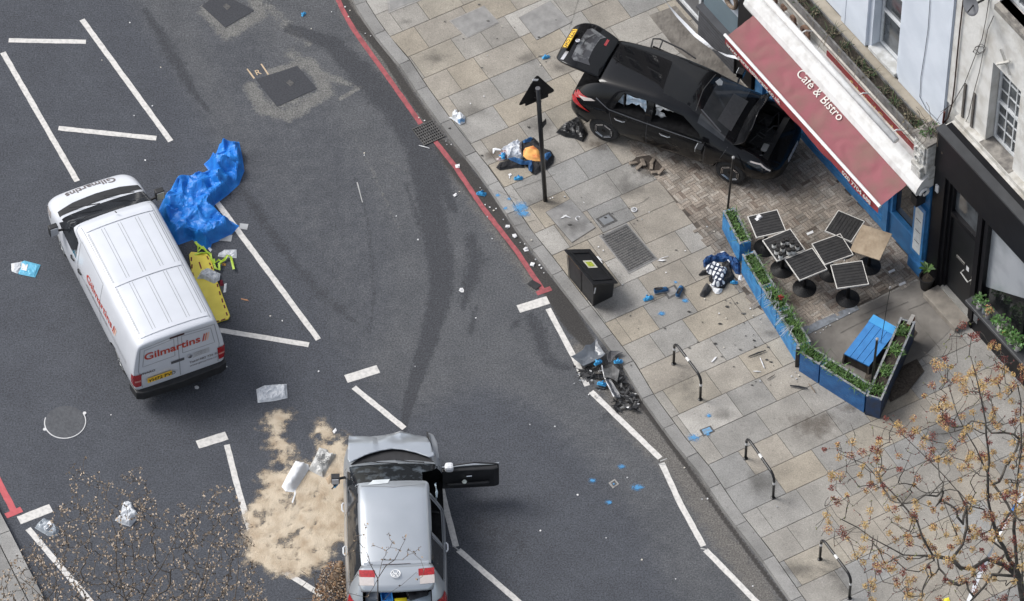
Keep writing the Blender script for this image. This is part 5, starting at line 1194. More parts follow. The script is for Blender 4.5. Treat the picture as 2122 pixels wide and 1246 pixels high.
sub('pilaster', black_s, bs, [(.03, .36, -.2, .08, Z0, 3.64)]); sub('door_frame', black_s, bs, [(.36, .44, -.2, .02, Z0, 3.64)]); sub('door_frame', black_s, bs, [(.44, .50, -.2, -.04, Z0, 3.64)])
sub('door_frame', black_s, bs, [(1.34, 1.46, -.2, .02, Z0, 3.64)]); sub('window_post', black_s, bs, [(1.46, 1.52, -.2, .06, Z0, 3.64)]); sub('window_post', black_s, bs, [(1.56, 1.66, -.2, .02, 1.1, 3.64)])
door = sub('door', M('door_black', (.008, .009, .011), .35, c2=(.012, .013, .015), scale=3, spec=.3), bs, [(.50, 1.34, -.14, -.09, .30, 2.50)], .005)
sub('transom_bar', black_s, bs, [(.50, 1.34, -.16, -.03, 2.50, 2.62)]); sub('transom_glass', M('transom_glass', (.10, .11, .12), .06, c2=(.04, .045, .05), scale=2.5), bs, [(.50, 1.34, -.14, -.12, 2.62, 3.6)])
sub('letter_plate', M('steel', (.45, .44, .42), .3, .8), door, [(.72, .98, -.09, -.08, 1.42, 1.48)])
adopt(MB().tube([W(.99, -.08, 1.30), W(.99, -.0, 1.28), W(1.22, -.0, 1.22), W(1.22, -.08, 1.22)], .014, 6).build('pull_handle', M('handle_silver', (.75, .74, .7), .3, .3)), door)
sub('lock_plate', MATS['steel'], door, [(1.23, 1.31, -.09, -.07, 1.10, 1.36)]); sub('notice', pale, door, [(1.04, 1.12, -.09, -.085, 1.36, 1.48)])
step_m = M('stone_step', (.30, .27, .23), .85, c2=(.20, .18, .155), scale=5, detail=8, bump=.3)
sub('door_step', step_m, bs, [(.38, 1.44, -.12, .38, Z0, .26)], .01); sub('threshold', M('threshold', (.36, .35, .32), .8), bs, [(.46, 1.36, -.14, .02, .26, .31)])
sub('doorbell', pale, bs, [(.12, .20, .08, .11, 2.95, 3.15)])
# shop window
sub('stallriser', black_s, bs, [(1.52, 9.0, -.1, .04, Z0, 1.06)]); sub('window_shelf', M('shelf_grey', (.045, .047, .052), .45, c2=(.06, .062, .066), scale=5), bs, [(1.50, 9.0, -.1, .26, 1.06, 1.14)], .01)
gl_ = M('window_reflection', (.36, .38, .41), .12, c2=(.27, .29, .31), scale=1.2, lo=.42, hi=.6)  # pale grey panel paints the sky and paving reflection in the glass
sub('reflection_panel', gl_, bs, [(1.66, 2.95, -.10, -.09, 1.5, 3.64)]); mb = MB(); mb.add([T(1.66, -.088, 1.48), T(2.9, -.088, 2.4), T(2.9, -.088, 1.14), T(1.66, -.088, 1.14)], [(0, 1, 2, 3)]); adopt(mb.build('shop_glass', M('shop_glass2', (.012, .013, .014), .05), fix=False), bs)
sub('shop_glass', MATS['shop_glass2'], bs, [(2.95, 9.0, -.10, -.09, 1.14, 3.64)]); sub('glazing_bar', black_s, bs, [(2.9, 2.96, -.1, .0, 1.14, 3.64)])
sub('vent_grille', M('grille', (.2, .21, .22), .5, .4), bs, [(1.56, 1.68, .04, .05, .42, .62)]); sub('vent_grille', MATS['grille'], bs, [(1.56, 1.68, .04, .05, .72, .94)])
# pots on the shelf
pot_w = M('pot_white', (.55, .53, .50), .5, c2=(.42, .41, .39), scale=8); pot_k = M('pot_black', (.015, .015, .016), .5); leaf_h = M('leaf_house', (.06, .17, .03), .45, c2=(.10, .24, .06), scale=9)
for i, (s, r_, h_, pm, big, lab) in enumerate([(1.80, .07, .15, pot_w, .20, 'bushy green plant in a white pot nearest the shop door'), (1.95, .05, .12, M('pot_glass', (.3, .33, .35), .2), .05, 'small empty glass jar right of the bushy plant on the shelf'), (2.08, .07, .15, M('pot_grey', (.28, .28, .28), .5), .12, 'grey pot of dark leaves, third from the shop door'),
       (2.30, .055, .10, MATS['pot_glass'], .10, 'small jar below the tall palm leaves on the shelf'), (2.46, .07, .16, pot_w, .24, 'palm like plant in a white pot in the middle of the shelf'), (2.58, .035, .10, M('bottle_amber', (.45, .30, .08), .3), .0, 'small amber bottle on the shop window shelf'), (2.70, .06, .12, MATS['pot_grey'], .20, 'spreading plant behind the amber bottle on the shelf'),
       (2.84, .065, .13, pot_w, .2, 'leafy plant in a white pot, second from the right edge'), (3.02, .075, .16, pot_w, .24, 'leafy plant in a white pot at the right edge of the photo')]):
    t = thing('potted_plant' if big > .06 else 'jar', lab, 'plant' if big > .06 else 'jar', W(s, .14, 1.142), 0, 'pots on the black window shelf')
    MB().lathe([(r_*.8, 0), (r_, h_), (r_*.9, h_), (r_*.85, h_*.9)], n=14).build('pot', pm, t, smooth=False)
    if big > .06:
        mb = MB(); leaves(mb, (0, 0, h_+big*.2), int(36+big*170), big*.85, .042, rr, (0, 1, 1), .8)
        for k in range(7): d = Vector((rr.uniform(-1, 1), rr.uniform(-1, 1), 0))*big*.6; mb.tube([(0, 0, h_*.8), d*.5+Vector((0, 0, h_+big*.4)), d+Vector((0, 0, h_+big*.6))], .005, 4, 0)
        mb.build('foliage', [leaf_h, leaf_g], t, fix=False)
pp = G(1919, 596, Z0); t = thing('potted_plant', 'small leafy sapling in a black pot beside the black doorway', 'plant', (pp[0], pp[1], Z0+.016))
MB().lathe([(.11, 0), (.15, .30), (.165, .30), (.165, .33), (.14, .33), (.13, .27)], n=20).build('pot', pot_k, t); MB().lathe([(.0, .27), (.13, .275)], n=16).build('soil', MATS['soil'], t, fix=True)
mb = MB(); mb.tube([(0, 0, .27), (.01, .0, .45), (-.01, .01, .56)], .009, 6); mb.build('stem', leaf_d, t); mb = MB()
for k in range(9):
    a = k*2.4; d = Vector((cos(a), sin(a), 0)); sd_ = Vector((-d.y, d.x, 0))*.045; b = Vector((-.01, .01, .54)); e = b+d*.19+Vector((0, 0, .03+.05*(k % 3))); m_ = b.lerp(e, .55)+Vector((0, 0, .03)); mb.add([b, m_-sd_, e, m_+sd_], [(0, 1, 2), (0, 2, 3)], k % 2)
mb.build('foliage', [leaf_p, leaf_g], t, fix=False)
# things fixed to the stucco wall
cable = M('cable_black', (.02, .018, .018), .7)
def wirep(name, pts, r, label, cat='cable', mat=cable, p=-.40, sag=.0, parent=None):
    q = []
    for i, (x, y) in enumerate(pts): s, z = fac_inv(x, y, p); q.append(W(s, p+.01, z))
    o = MB().tube(q, r, 6).build(name, mat); rebase(o); tag(o, label, cat); return o
def fac_inv(px, py, p):
    u = (px-1061)/FPX; v = -(py-623)/FPX; d = Vector((u, CT+v*ST, -ST+v*CT)); o = FO+FN*p; c = Vector(CAM)
    t = (o-c).dot(FN)/d.dot(FN); h = c+d*t-FO; return h.dot(FD), h.z
wirep('drain_cable', [(1997, 0), (1990, 60), (1984, 120), (1979, 175), (1974, 215), (1965, 245), (1950, 262)], .016, 'thick dark cable running down beside the joint of the two houses', 'cable', M('cable_brown', (.05, .025, .02), .7))
wirep('wall_cable', [(2051, -5), (2044, 40), (2036, 80), (2020, 120), (2000, 172), (1975, 215), (1950, 232)], .007, 'thin dark cable looping from the dish down to the left batten')
wirep('wall_cable', [(2060, 33), (2048, 60), (2040, 100), (2030, 150), (2018, 194), (2008, 240), (1995, 268), (1960, 262)], .007, 'thin dark cable running down to the right batten')
wirep('cable_coil', [(2018, 108), (2022, 98), (2035, 91), (2044, 98), (2040, 108), (2026, 113), (2017, 107), (2024, 96), (2038, 97), (2042, 104), (2030, 110), (2022, 102)], .006, 'coil of spare thin cable hanging on the stucco wall', 'cable')
wirep('white_wall_cable', [(1928, 0), (1924, 60), (1917, 110), (1909, 160), (1907, 200), (1920, 225), (1945, 250)], .007, 'thin grey cable down the bluish white wall', 'cable', M('cable_grey', (.16, .19, .23), .7), -.38)
wirep('rusty_pipe', [(1958, 232), (1955, 254)], .022, 'short rusty red pipe stub at the joint of the two houses', 'pipe', M('rust', (.10, .025, .02), .8), -.38)
wd = M('old_timber', (.13, .12, .11), .9, c2=(.08, .07, .06), scale=10)
for a, lb in (((1999, 175, 1991, 248), 'dark timber batten on the stucco wall, left of the pair'), ((2018, 195, 2008, 267), 'dark timber batten on the stucco wall, right of the pair')):
    (s0, z0), (s1, z1) = fac_inv(a[0], a[1], -.38), fac_inv(a[2], a[3], -.38); mb = MB(); fb(mb, s0-.03, s0+.03, -.418, -.385, z1, z0); o = mb.build('timber_batten', wd, bevel=.006); rebase(o); tag(o, lb, 'batten')
mb = MB(); a, b = [W(*((fac_inv(x, y, -.38)[0]), -.385, fac_inv(x, y, -.38)[1])) for x, y in ((2072, 102), (2091, 156))]; mb.tube([a, b], .018, 6); c_, d_ = [W(*((fac_inv(x, y, -.38)[0]), -.36, fac_inv(x, y, -.38)[1])) for x, y in ((2068, 132), (2094, 127))]; mb.tube([c_, d_], .03, 4)
o = mb.build('tie_plate', M('tie_white', (.55, .54, .5), .7, c2=(.42, .41, .38), scale=12)); rebase(o); tag(o, 'white cross shaped tie plate above the many paned window', 'plate')
# satellite dish
s_, z_ = fac_inv(2022, 8, -.15); ds = thing('satellite_dish', 'grey satellite dish seen from below at the top of the stucco wall', 'dish', W(s_, -.1, z_))
mb = MB(); mb.lathe([(.0, .0), (.09, .015), (.16, .045), (.20, .07), (.197, .075), (.15, .05), (.0, .012)], n=22); o = mb.build('reflector', M('dish_grey', (.16, .165, .18), .5), ds, smooth=True); o.rotation_euler = (radians(70), radians(-10), radians(-50))
MB().tube([(0, 0, 0), FN*-.22, FN*-.30+UP*.1], .025, 6).build('bracket', black_pl, ds); MB().tube([(0, 0, 0), FN*.25+FD*.15+UP*.1], .014, 6).build('feed_arm', black_pl, ds)
# ---- grey shop at the top
gs = thing('grey_shop', 'slate grey shopfront with dark brick base behind the hatchback', 'building', W(-9, .2, 0))
brick_g = M('brick_slate', (.085, .088, .10), .8, c2=(.06, .062, .07), scale=5, bump=.4)
sub('brick_base', brick_g, gs, [(-7.62, -6.36, -.1, .20, Z0, .95)]); mb = []
for k in range(9): mb.append((-7.60, -6.38, .20, .203, Z0+.09*k+.05, Z0+.09*k+.058))
sub('brick_joints', M('joint_dark', (.035, .036, .042), .9), gs, mb)
sub('sill', M('sill_dark', (.06, .062, .07), .5), gs, [(-7.64, -6.36, -.05, .26, .95, 1.02)]); sub('window_panel', M('panel_slate_blue', (.14, .19, .22), .5, c2=(.12, .165, .195), scale=2), gs, [(-7.6, -6.36, -.1, .10, 1.02, 1.75)])
sub('white_fascia', M('fascia_white', (.55, .60, .66), .5), gs, [(-12, -6.36, -.1, .12, 1.75, 4.0)]); wall_with_holes('upper_wall', M('brick_dark', (.10, .085, .075), .85, c2=(.07, .06, .055), scale=6, bump=.3), gs, -22, -9.05, 4.0, 9.6, -1.1, -.40, [(a_, a_+.95, z_, z_+1.7) for a_ in (-20.5, -18.6, -16.7, -14.8, -12.9, -11.0) for z_ in (4.8, 7.3)])
for a_ in (-20.5, -18.6, -16.7, -14.8, -12.9, -11.0):
    for z_ in (4.8, 7.3): sash(gs, a_+.02, a_+.93, z_+.04, z_+1.68, -.62, 2, 4); sub('window_sill', win_w, gs, [(a_-.05, a_+1.0, -.60, -.32, z_-.08, z_+.02)])
sub('parapet', stucco, gs, [(-22, -9.05, -1.1, -.34, 9.6, 9.75)]); sub('lower_wall', brick_g, gs, [(-22, -12, -.9, .1, Z0, 4.0)])
for s, z, r_ in ((-6.62, 2.15, .20), (-7.05, 2.35, .16), (-7.5, 2.2, .2)): adopt(MB().tube([W(s+r_*cos(a), .17, z+r_*1.1*sin(a)) for a in [k*2*pi/18 for k in range(19)]], .045, 8, cap=False).build('ring_letter', M('ring_brown', (.20, .15, .11), .6)), gs)
sub('door_frame', win_w, gs, [(-9.4, -7.74, .05, .09, .30, .38), (-7.78, -7.70, .05, .09, .30, 2.2)]); sub('door_panel', M('door_grey', (.14, .14, .145), .6), gs, [(-9.4, -7.78, .0, .05, .38, 2.2)]); sub('base_plinth', brick_g, gs, [(-12, -7.66, -.1, .06, Z0, .30)])

# ================================================================ STREET FURNITURE
black_m = M('metal_black', (.008, .008, .009), .3, c2=(.014, .014, .015), scale=8, spec=.5); band = M('reflective_band', (.7, .7, .68), .4)
# cycle stands
for i, (b1, b2, lab) in enumerate([((1396, 754), (1451, 828), 'black cycle stand nearest the overturned debris pile at the kerb'), ((1545, 950), (1602, 1032), 'black cycle stand in the middle, below the small blue valve lid'), ((1699, 1159), (1760, 1240), 'black cycle stand partly behind the blossoming tree at the bottom')]):
    a = Vector((*G(*b1, Z0), Z0)); b = Vector((*G(*b2, Z0), Z0)); c = (a+b)/2; d = (b-a); L = d.length/2; d.normalize()
    t = thing('cycle_stand', lab, 'bike rack', c, 0, 'cycle stands along the pavement'); H = .70; rr_ = .16; pts = [-d*L]
    for k in range(7): q = k/6*pi/2; pts.append(-d*(L-rr_+rr_*cos(q))+UP*(H-rr_+rr_*sin(q)))
    for k in range(7): q = pi/2-k/6*pi/2; pts.append(d*(L-rr_+rr_*cos(q))+UP*(H-rr_+rr_*sin(q)))
    pts.append(d*L); MB().tube(pts, .027, 10).build('hoop', black_m, t, smooth=True)
    for s in (-1, 1): MB().tube([d*s*L+UP*.44, d*s*L+UP*.51], .0285, 10).build('reflective_band', band, t)
    MB().tube([-d*.05+UP*H, d*.05+UP*H], .0285, 10).build('reflective_band', band, t)
    for s in (-1, 1): MB().lathe([(.05, 0), (.045, .012), (.028, .02)], tuple(d*s*L), 12).build('base_collar', black_m, t)
# sign post with the back of a triangular sign
b = G(1130, 416, Z0); t = thing('sign_post', 'leaning black post with the dark back of a triangular road sign', 'sign', (b[0], b[1], Z0))
top = Vector((-.16, .0, 3.42)); tl = top.normalized(); MB().tube([(0, 0, 0), top], .045, 12).build('pole', black_m, t, smooth=True); MB().tube([top, top+tl*.02], .05, 12).build('pole_cap', M('cap_grey', (.12, .12, .13), .5), t)
u = Vector((.89, .47, 0)).normalized(); cz = top*.885+Vector((-.02, -.0, 0)); nrm = u.cross(UP); nrm = -nrm if nrm.y > 0 else nrm
c0 = top*.94+Vector((0, .07, 0)); tri = []
for k in range(3):
    a = pi/2+2*pi*k/3
    for j in (-1, 0, 1): q = a+j*.09; tri.append((cos(q)*.44*(1 if j == 0 else .94), sin(q)*.44*(1 if j == 0 else .94)))
def plate(poly, ctr, th): mb = MB(); mb.prism(poly, 0, th, T=lambda x, y, z: ctr+u*x+UP*y+nrm*z); return mb
sgn = plate(tri, c0-nrm*.07, .012).build('sign_plate', M('sign_back', (.006, .006, .007), .6, c2=(.01, .01, .011), spec=.25), t)
plate([(-.25, -.32), (.25, -.32), (.25, -.20), (-.25, -.20)], c0-nrm*.07, .014).build('supplementary_plate', MATS['sign_back'], t)
for z in (.06, -.12): MB().tube([c0+UP*z-nrm*.03-u*.07, c0+UP*z+nrm*.0-u*.05+nrm*.0, c0+UP*z+u*.05, c0+UP*z-nrm*.03+u*.07], .012, 6).build('bracket', black_m, t)
MB().prism([(-.01, -.16), (.08, -.05), (.07, .10), (-.01, .02)], 0, .01, T=lambda x, y, z: top*.70+Vector((.05, 0, 0))+u*x+UP*y+nrm*z).build('loose_flag', black_pl, t)
MB().prism([(-.14, .02), (-.02, -.05), (-.0, -.01), (-.12, .06)], 0, .008, T=lambda x, y, z: c0+UP*.42+u*x+UP*y+nrm*z).build('tape_end', pale, t)
# thin umbrella poles
for (bx, by, z0, h, tx, lab) in [(1508, 432, Z0, 1.55, .06, 'thin black pole at the top end of the blue planters'), (1803, 822, Z0+.05, 1.78, .04, 'thin black pole in the corner of the blue planters'), (1822, 730, Z0+.1, 2.0, .10, 'thin dark rod standing by the fallen blue planter')]:
    b = G(bx, by, z0); r_ = .016 if tx > .08 else .024
    t = thing('barrier_pole', lab, 'pole', (b[0], b[1], z0)); MB().tube([(0, 0, 0), (tx, 0, h)], r_ if tx < .08 else .007, 8).build('rod', black_m, t); MB().lathe([(r_*1.2, 0), (r_*1.3, .04), (r_*.5, .05)], (tx, 0, h), 10).build('knob', M('knob_grey', (.25, .25, .25), .4), t)
# ---- black storage bin with a sloping lid
b0 = Vector(G(1229, 636, Z0)); A = Vector(G(1184, 581, Z0)); vdir = (A-b0).normalized(); wdir = Vector((vdir.y, -vdir.x)); wdir = wdir if wdir.x > 0 else -wdir
L, wd_ = .86, .46; t = thing('storage_bin', 'black plastic storage bin with sloping lid and yellow sticker beside the kerb', 'bin', (b0.x, b0.y, Z0+.004))
bk = M('bin_black', (.012, .012, .013), .4, c2=(.02, .02, .022), scale=10); u3 = Vector((*vdir, 0)); w3 = Vector((*wdir, 0))
def bn(x, y, z): k = 1+.10*(z/.75); return u3*(L/2+(x-L/2)*k)+w3*(wd_/2+(y-wd_/2)*k)+UP*z
mb = MB(); vs = [bn(x, y, z) for (x, y, z) in [(0, 0, 0), (L, 0, 0), (L, wd_, 0), (0, wd_, 0), (0, 0, .76), (L, 0, .76), (L, wd_, .46), (0, wd_, .46)]]
mb.add(vs, [(0, 1, 2, 3), (0, 1, 5, 4), (1, 2, 6, 5), (2, 3, 7, 6), (3, 0, 4, 7), (4, 5, 6, 7)]); mb.build('tub', bk, t, bevel=.015)
def lidp(x, y, dz): return bn(x, y, .765-.30*y/wd_+dz)
mb = MB(); q = [(-.04, -.04), (L+.04, -.04), (L+.04, wd_+.05), (-.04, wd_+.05)]
mb.add([lidp(x, y, 0) for x, y in q]+[lidp(x, y, .045) for x, y in q], [(3, 2, 1, 0), (4, 5, 6, 7), (0, 1, 5, 4), (1, 2, 6, 5), (2, 3, 7, 6), (3, 0, 4, 7)]); li = mb.build('lid', bk, t, bevel=.012)
for (x0, x1, y0, y1) in ((.05, L-.05, .03, .06), (.05, L-.05, wd_-.05, wd_-.02), (.05, .09, .07, wd_-.06), (L-.09, L-.05, .07, wd_-.06)):
    mb = MB(); q = [(x0, y0), (x1, y0), (x1, y1), (x0, y1)]; mb.add([lidp(x, y, .045) for x, y in q]+[lidp(x, y, .065) for x, y in q], [(4, 5, 6, 7), (0, 1, 5, 4), (1, 2, 6, 5), (2, 3, 7, 6), (3, 0, 4, 7)]); mb.build('lid_rib', bk, li, bevel=.006)
def lid_patch(name, x0, x1, y0, y1, dz, mat):
    mb = MB(); q = [(x0, y0), (x1, y0), (x1, y1), (x0, y1)]; mb.add([lidp(x, y, dz) for x, y in q], [(0, 1, 2, 3)]); return mb.build(name, mat, t, fix=False)
lid_patch('sticker', .38, .58, .14, .34, .049, M('sticker_cream', (.70, .68, .55), .5)); lid_patch('sticker_band', .42, .54, .17, .30, .052, M('sticker_lime', (.50, .60, .06), .5, c2=(.25, .22, .04), scale=40, lo=.5, hi=.6))
mb = MB(); mb.add([bn(x, -.005, z) for x, z in ((.45, .70), (L-.02, .70), (L-.02, .74), (.45, .74))], [(0, 1, 2, 3)]); mb.build('yellow_strip', M('strip_orange', (.65, .32, .02), .5), t, fix=False)
mb = MB(); mb.add([bn(-.005+.0, y, z) for y, z in ((.0, .44), (.03, .44), (.05, .62), (.02, .64))], [(0, 1, 2, 3)]); mb.build('paper_tag', pale, t, fix=False)
for x in (.0, L*.5, L-.01): MB().add([bn(x-.015, -.012, 0.03), bn(x+.015, -.012, .03), bn(x+.015, -.014, .70), bn(x-.015, -.014, .70)], [(0, 1, 2, 3)]).build('side_rib', bk, t, fix=False)
# ---- blue timber planters
soil = MATS['soil']; blue_t = M('planter_blue_shaded', (.030, .135, .33), .6, c2=(.018, .085, .23), scale=5, detail=9, bump=.3); blue_l = M('planter_blue_lit', (.045, .23, .48), .55, c2=(.025, .14, .33), scale=6, detail=9, bump=.3)  # one blue paint; its lit and shaded tones are put into the colour
edge_g = M('planter_edge', (.30, .30, .29), .8, c2=(.14, .16, .19), scale=12, detail=9)
plant_spots = []
def planter(a, b, wd_, h, lab, mat, side=1, z0=Z0, planks=4, plants=5, soil_on=True, n=None):
    A = Vector((*G(*a, z0+h), 0)); B = Vector((*G(*b, z0+h), 0)); d = (B-A); L = d.length; d.normalize(); n_ = Vector((-d.y, d.x, 0))*side
    t = thing('planter', lab, 'planter', (A.x, A.y, z0), 0, 'blue timber planters'); th_ = .028
    def P3(x, y, z): return d*x+n_*y+UP*z
    for k in range(planks):
        z_0, z_1 = h*k/planks+.004, h*(k+1)/planks-.004
        pass
    mb = MB()
    for k in range(planks): mb.box(0.004, L-.004, 0, th_, h*k/planks+.003, h*(k+1)/planks-.003, 0, P3)
    mb.box(.006, L-.006, .006, th_-.002, .002, h-.004, 0, P3); mb.build('front_boards', mat, t)
    mb = MB(); mb.box(.004, L-.004, wd_-th_, wd_, 0, h, 0, P3); mb.build('back_board', mat, t)
    for x in (0.004, L-th_-.004): MB().box(x, x+th_, th_, wd_-th_, 0, h-.003, 0, P3).build('end_board', mat, t)
    mb = MB(); mb.box(0, L, -.006, th_+.006, h, h+.012, 0, P3); mb.build('rim', edge_g, t); MB().box(0, L, wd_-th_-.006, wd_+.006, h, h+.012, 0, P3).build('rim', edge_g, t)
    for x in (0.03, L-.05): MB().box(x, x+.03, .03, wd_-.03, h-.02, h+.008, 0, P3).build('rim', edge_g, t)
    if soil_on: MB().box(th_, L-th_, th_, wd_-th_, h*.3, h-.05, 0, P3).build('soil', soil, t)
    for k in range(plants):
        x = L*(k+.5)/plants; p = A+P3(x+rr.uniform(-.05, .05), wd_/2, z0+h-.05); plant_spots.append((p, lab))
    return t
pl_def = [((1498, 437), (1533, 507), .24, 'blue planter at the top end of the row beside the thin pole', blue_l, 3), ((1538, 528), (1578, 597), .26, 'second blue planter from the top, behind the pile of clothes', blue_l, 3), ((1579, 598), (1609, 644), .26, 'third blue planter of the row, opposite the middle tables', blue_l, 2), ((1610, 645), (1655, 718), .26, 'fourth blue planter of the row, before the black gap', blue_l, 3),
          ((1658, 731), (1698, 757), .26, 'short shaded blue planter just after the black gap', blue_t, 2), ((1700, 759), (1793, 818), .26, 'long shaded blue planter ending at the corner pole', blue_t, 5)]
for a, b, w_, lab, m_, np_ in pl_def:
    A_, B_ = Vector(G(*a)), Vector(G(*b)); planter(a, b, w_, .58, lab, m_, 1, plants=np_)
planter((1826, 831), (1897, 667), .30, .58, 'blue planter at the right end, broken open at its far end', M('planter_blue_deep_shade', (.015, .045, .115), .6, c2=(.03, .035, .05), scale=5, detail=9), 1, plants=4)  # same blue, with the shade of its right-facing side in the colour
MB()
t = thing('timber_post', 'black painted post filling the gap between two blue planters', 'post', (*G(1651, 757, Z0), Z0)); MB().box(-.035, .035, -.05, .05, 0, .56).build('post', black_m, t); MB().box(-.03, .03, -.045, .045, .56, .575).build('post_top', edge_g, t)
b = G(1887, 668, Z0+.5); t = thing('brick_block', 'rusty red brick standing in the broken end of the right planter', 'brick', (b[0], b[1], Z0+.38), radians(65)); MB().box(-.14, .14, -.035, .035, 0, .2).build('brick', M('brick_rust', (.26, .08, .045), .9, c2=(.14, .05, .03), scale=12, bump=.5), t, bevel=.008); MB().box(-.13, .13, -.04, .036, .2, .212).build('mortar_bed', light_c, t)
red_fl = M('flower_red', (.30, .02, .02), .7)
for i, (p, lab) in enumerate(plant_spots):
    mb = MB(); big = i in (4, 6, 7, 8, 9, 11)
    blades(mb, (0, 0, 0), 90 if big else 70, .12, .30 if big else .20, .010, rr, .75, (0, 0, 1, 2)); leaves(mb, (0, 0, .02), 50, .16, .032, rr, (0, 1, 0), .5)
    if i in (6, 7, 8, 9): 
        for k in range(14): d = Vector((rr.uniform(-.9, .0), rr.uniform(-.7, .1), 0)); mb.tube([(0, 0, .08), d*.16+Vector((0, 0, .14)), d*.34+Vector((0, 0, .05))], .0035, 3, 3)
    if i == 7: leaves(mb, (0.02, .06, .14), 40, .07, .025, rr, (4,), .6)
    o = mb.build('planter_plant', [leaf_g, leaf_p, M('leaf_bright', (.10, .22, .04), .5, c2=(.06, .15, .03), scale=10), M('stalk_pale', (.45, .47, .50), .8), red_fl], loc=p, fix=False)
    tag(o, 'low tuft of green grassy leaves growing in a blue planter', 'plant', 'tufts in the blue planters')
# fallen blue box / bench
q = [Vector((*G(px, py, Z0+z), Z0+z)) for px, py, z in ((1809, 654, .46), (1861, 683, .46), (1801, 759, .30), (1749, 733, .30))]
c = sum(q, Vector((0, 0, 0)))/4; c.z = Z0; t = thing('fallen_planter', 'bright blue slatted planter tipped over beside the broken end planter', 'planter', c)
n4 = 4
for k in range(n4):
    a0, a1 = k/n4+.008, (k+1)/n4-.008; cs = [q[0].lerp(q[1], a0), q[0].lerp(q[1], a1), q[3].lerp(q[2], a1), q[3].lerp(q[2], a0)]; cs = [x-c for x in cs]
    mb = MB(); mb.add(cs+[x-UP*.03 for x in cs], [(0, 1, 2, 3), (7, 6, 5, 4), (0, 4, 5, 1), (1, 5, 6, 2), (2, 6, 7, 3), (3, 7, 4, 0)]); mb.build('board', M('board_blue', (.025, .20, .50), .5, c2=(.018, .15, .40), scale=5), t)
cs = [q[0].lerp(q[3], -.02), q[1].lerp(q[2], -.02), q[1].lerp(q[2], .16), q[0].lerp(q[3], .16)]; cs = [x-c+UP*.012 for x in cs]; MB().add(cs+[x-UP*.016 for x in cs], [(0, 1, 2, 3), (0, 4, 5, 1), (1, 5, 6, 2), (2, 6, 7, 3), (3, 7, 4, 0)]).build('cross_board', M('board_light_blue', (.04, .30, .62), .5, c2=(.03, .25, .55), scale=5), t)
inn = M('timber_dark', (.06, .05, .042), .9, c2=(.03, .025, .02), scale=9)
cs = [x-c-UP*.033 for x in q]; cs = [a.lerp(sum(cs, Vector())/4, .04) for a in cs]; MB().add(cs+[Vector((x.x, x.y, .02)) for x in cs], [(0, 1, 2, 3), (0, 4, 5, 1), (1, 5, 6, 2), (2, 6, 7, 3), (3, 7, 4, 0)]).build('carcass', inn, t)
for i in (2, 3): MB().tube([cs[i]-UP*.0, Vector((cs[i].x*1.05, cs[i].y*1.05, .01))], .03, 4).build('leg', inn, t)
# dark spilled soil, stuff
for nm, pts, seed in (('spilt_soil', [(1772, 700), (1800, 758), (1790, 790), (1850, 800), (1868, 740), (1900, 690), (1880, 665), (1850, 700), (1820, 752)], 5), ('spilt_soil', [(1828, 800), (1870, 760), (1900, 745), (1915, 770), (1880, 815), (1845, 835)], 6)):
    o = cloth(nm, [G(*p, Z0) for p in pts], .05, .05, .05, 6, seed, M('soil_spill', (.05, .038, .03), .95, c2=(.09, .075, .06), scale=25, bump=1), Z0+.016); tag(o, kind='stuff')
# ---- cafe tables
top_bk = M('table_slats', (.013, .013, .014), .6, c2=(.026, .025, .025), scale=14, bump=.3, detail=8); rimw = M('table_rim', (.68, .66, .62), .5); base_k = M('table_base', (.010, .010, .011), .45); ply = M('bare_plywood', (.40, .32, .23), .8, c2=(.30, .23, .16), scale=6, detail=10, bump=.4)
TH_ = .76
def tbl(cn, lab, bare=False, base=None):
    q = [Vector((*G(1400+x/2.493, 400+y/2.493, Z0+TH_), 0)) for x, y in cn]; c = sum(q, Vector((0, 0, 0)))/4
    e = ((q[1]-q[0])+(q[2]-q[3])).normalized(); a = atan2(e.y, e.x); sx = ((q[1]-q[0]).length+(q[2]-q[3]).length)/4; sy = ((q[3]-q[0]).length+(q[2]-q[1]).length)/4
    t = thing('cafe_table', lab, 'table', (c.x, c.y, Z0+.016), a, 'cafe tables on the brick forecourt')
    if bare: MB().box(-sx, sx, -sy, sy, TH_-.025, TH_).build('tabletop', ply, t, bevel=.004)
    else:
        mb = MB(); N = 8
        for k in range(N): y0 = -sy+.014+(2*sy-.028)*k/N; mb.box(-sx+.014, sx-.014, y0+.004, y0+(2*sy-.028)/N-.004, TH_-.02, TH_)
        mb.box(-sx+.022, sx-.022, -sy+.022, sy-.022, TH_-.03, TH_-.008); mb.build('tabletop', top_bk, t)
        mb = MB(); mb.box(-sx, sx, -sy, -sy+.014, TH_-.03, TH_+.002); mb.box(-sx, sx, sy-.014, sy, TH_-.03, TH_+.002); mb.box(-sx, -sx+.014, -sy+.014, sy-.014, TH_-.03, TH_+.002); mb.box(sx-.014, sx, -sy+.014, sy-.014, TH_-.03, TH_+.002); mb.build('rim', rimw, t)
    MB().tube([(0, 0, .04), (0, 0, TH_-.03)], .036, 12).build('column', base_k, t, smooth=True)
    pr = [(.235, 0), (.235, .008)]; 
    for k in range(7): r0 = .225-k*.028; pr += [(r0, .010+k*.006), (r0-.016, .014+k*.006), (r0-.020, .010+k*.006)]
    pr += [(.04, .075)]; MB().lathe(pr, n=28).build('base', base_k, t)
    MB().box(-.15, .15, -.15, .15, TH_-.045, TH_-.031).build('spider', base_k, t)
    return t, c, a
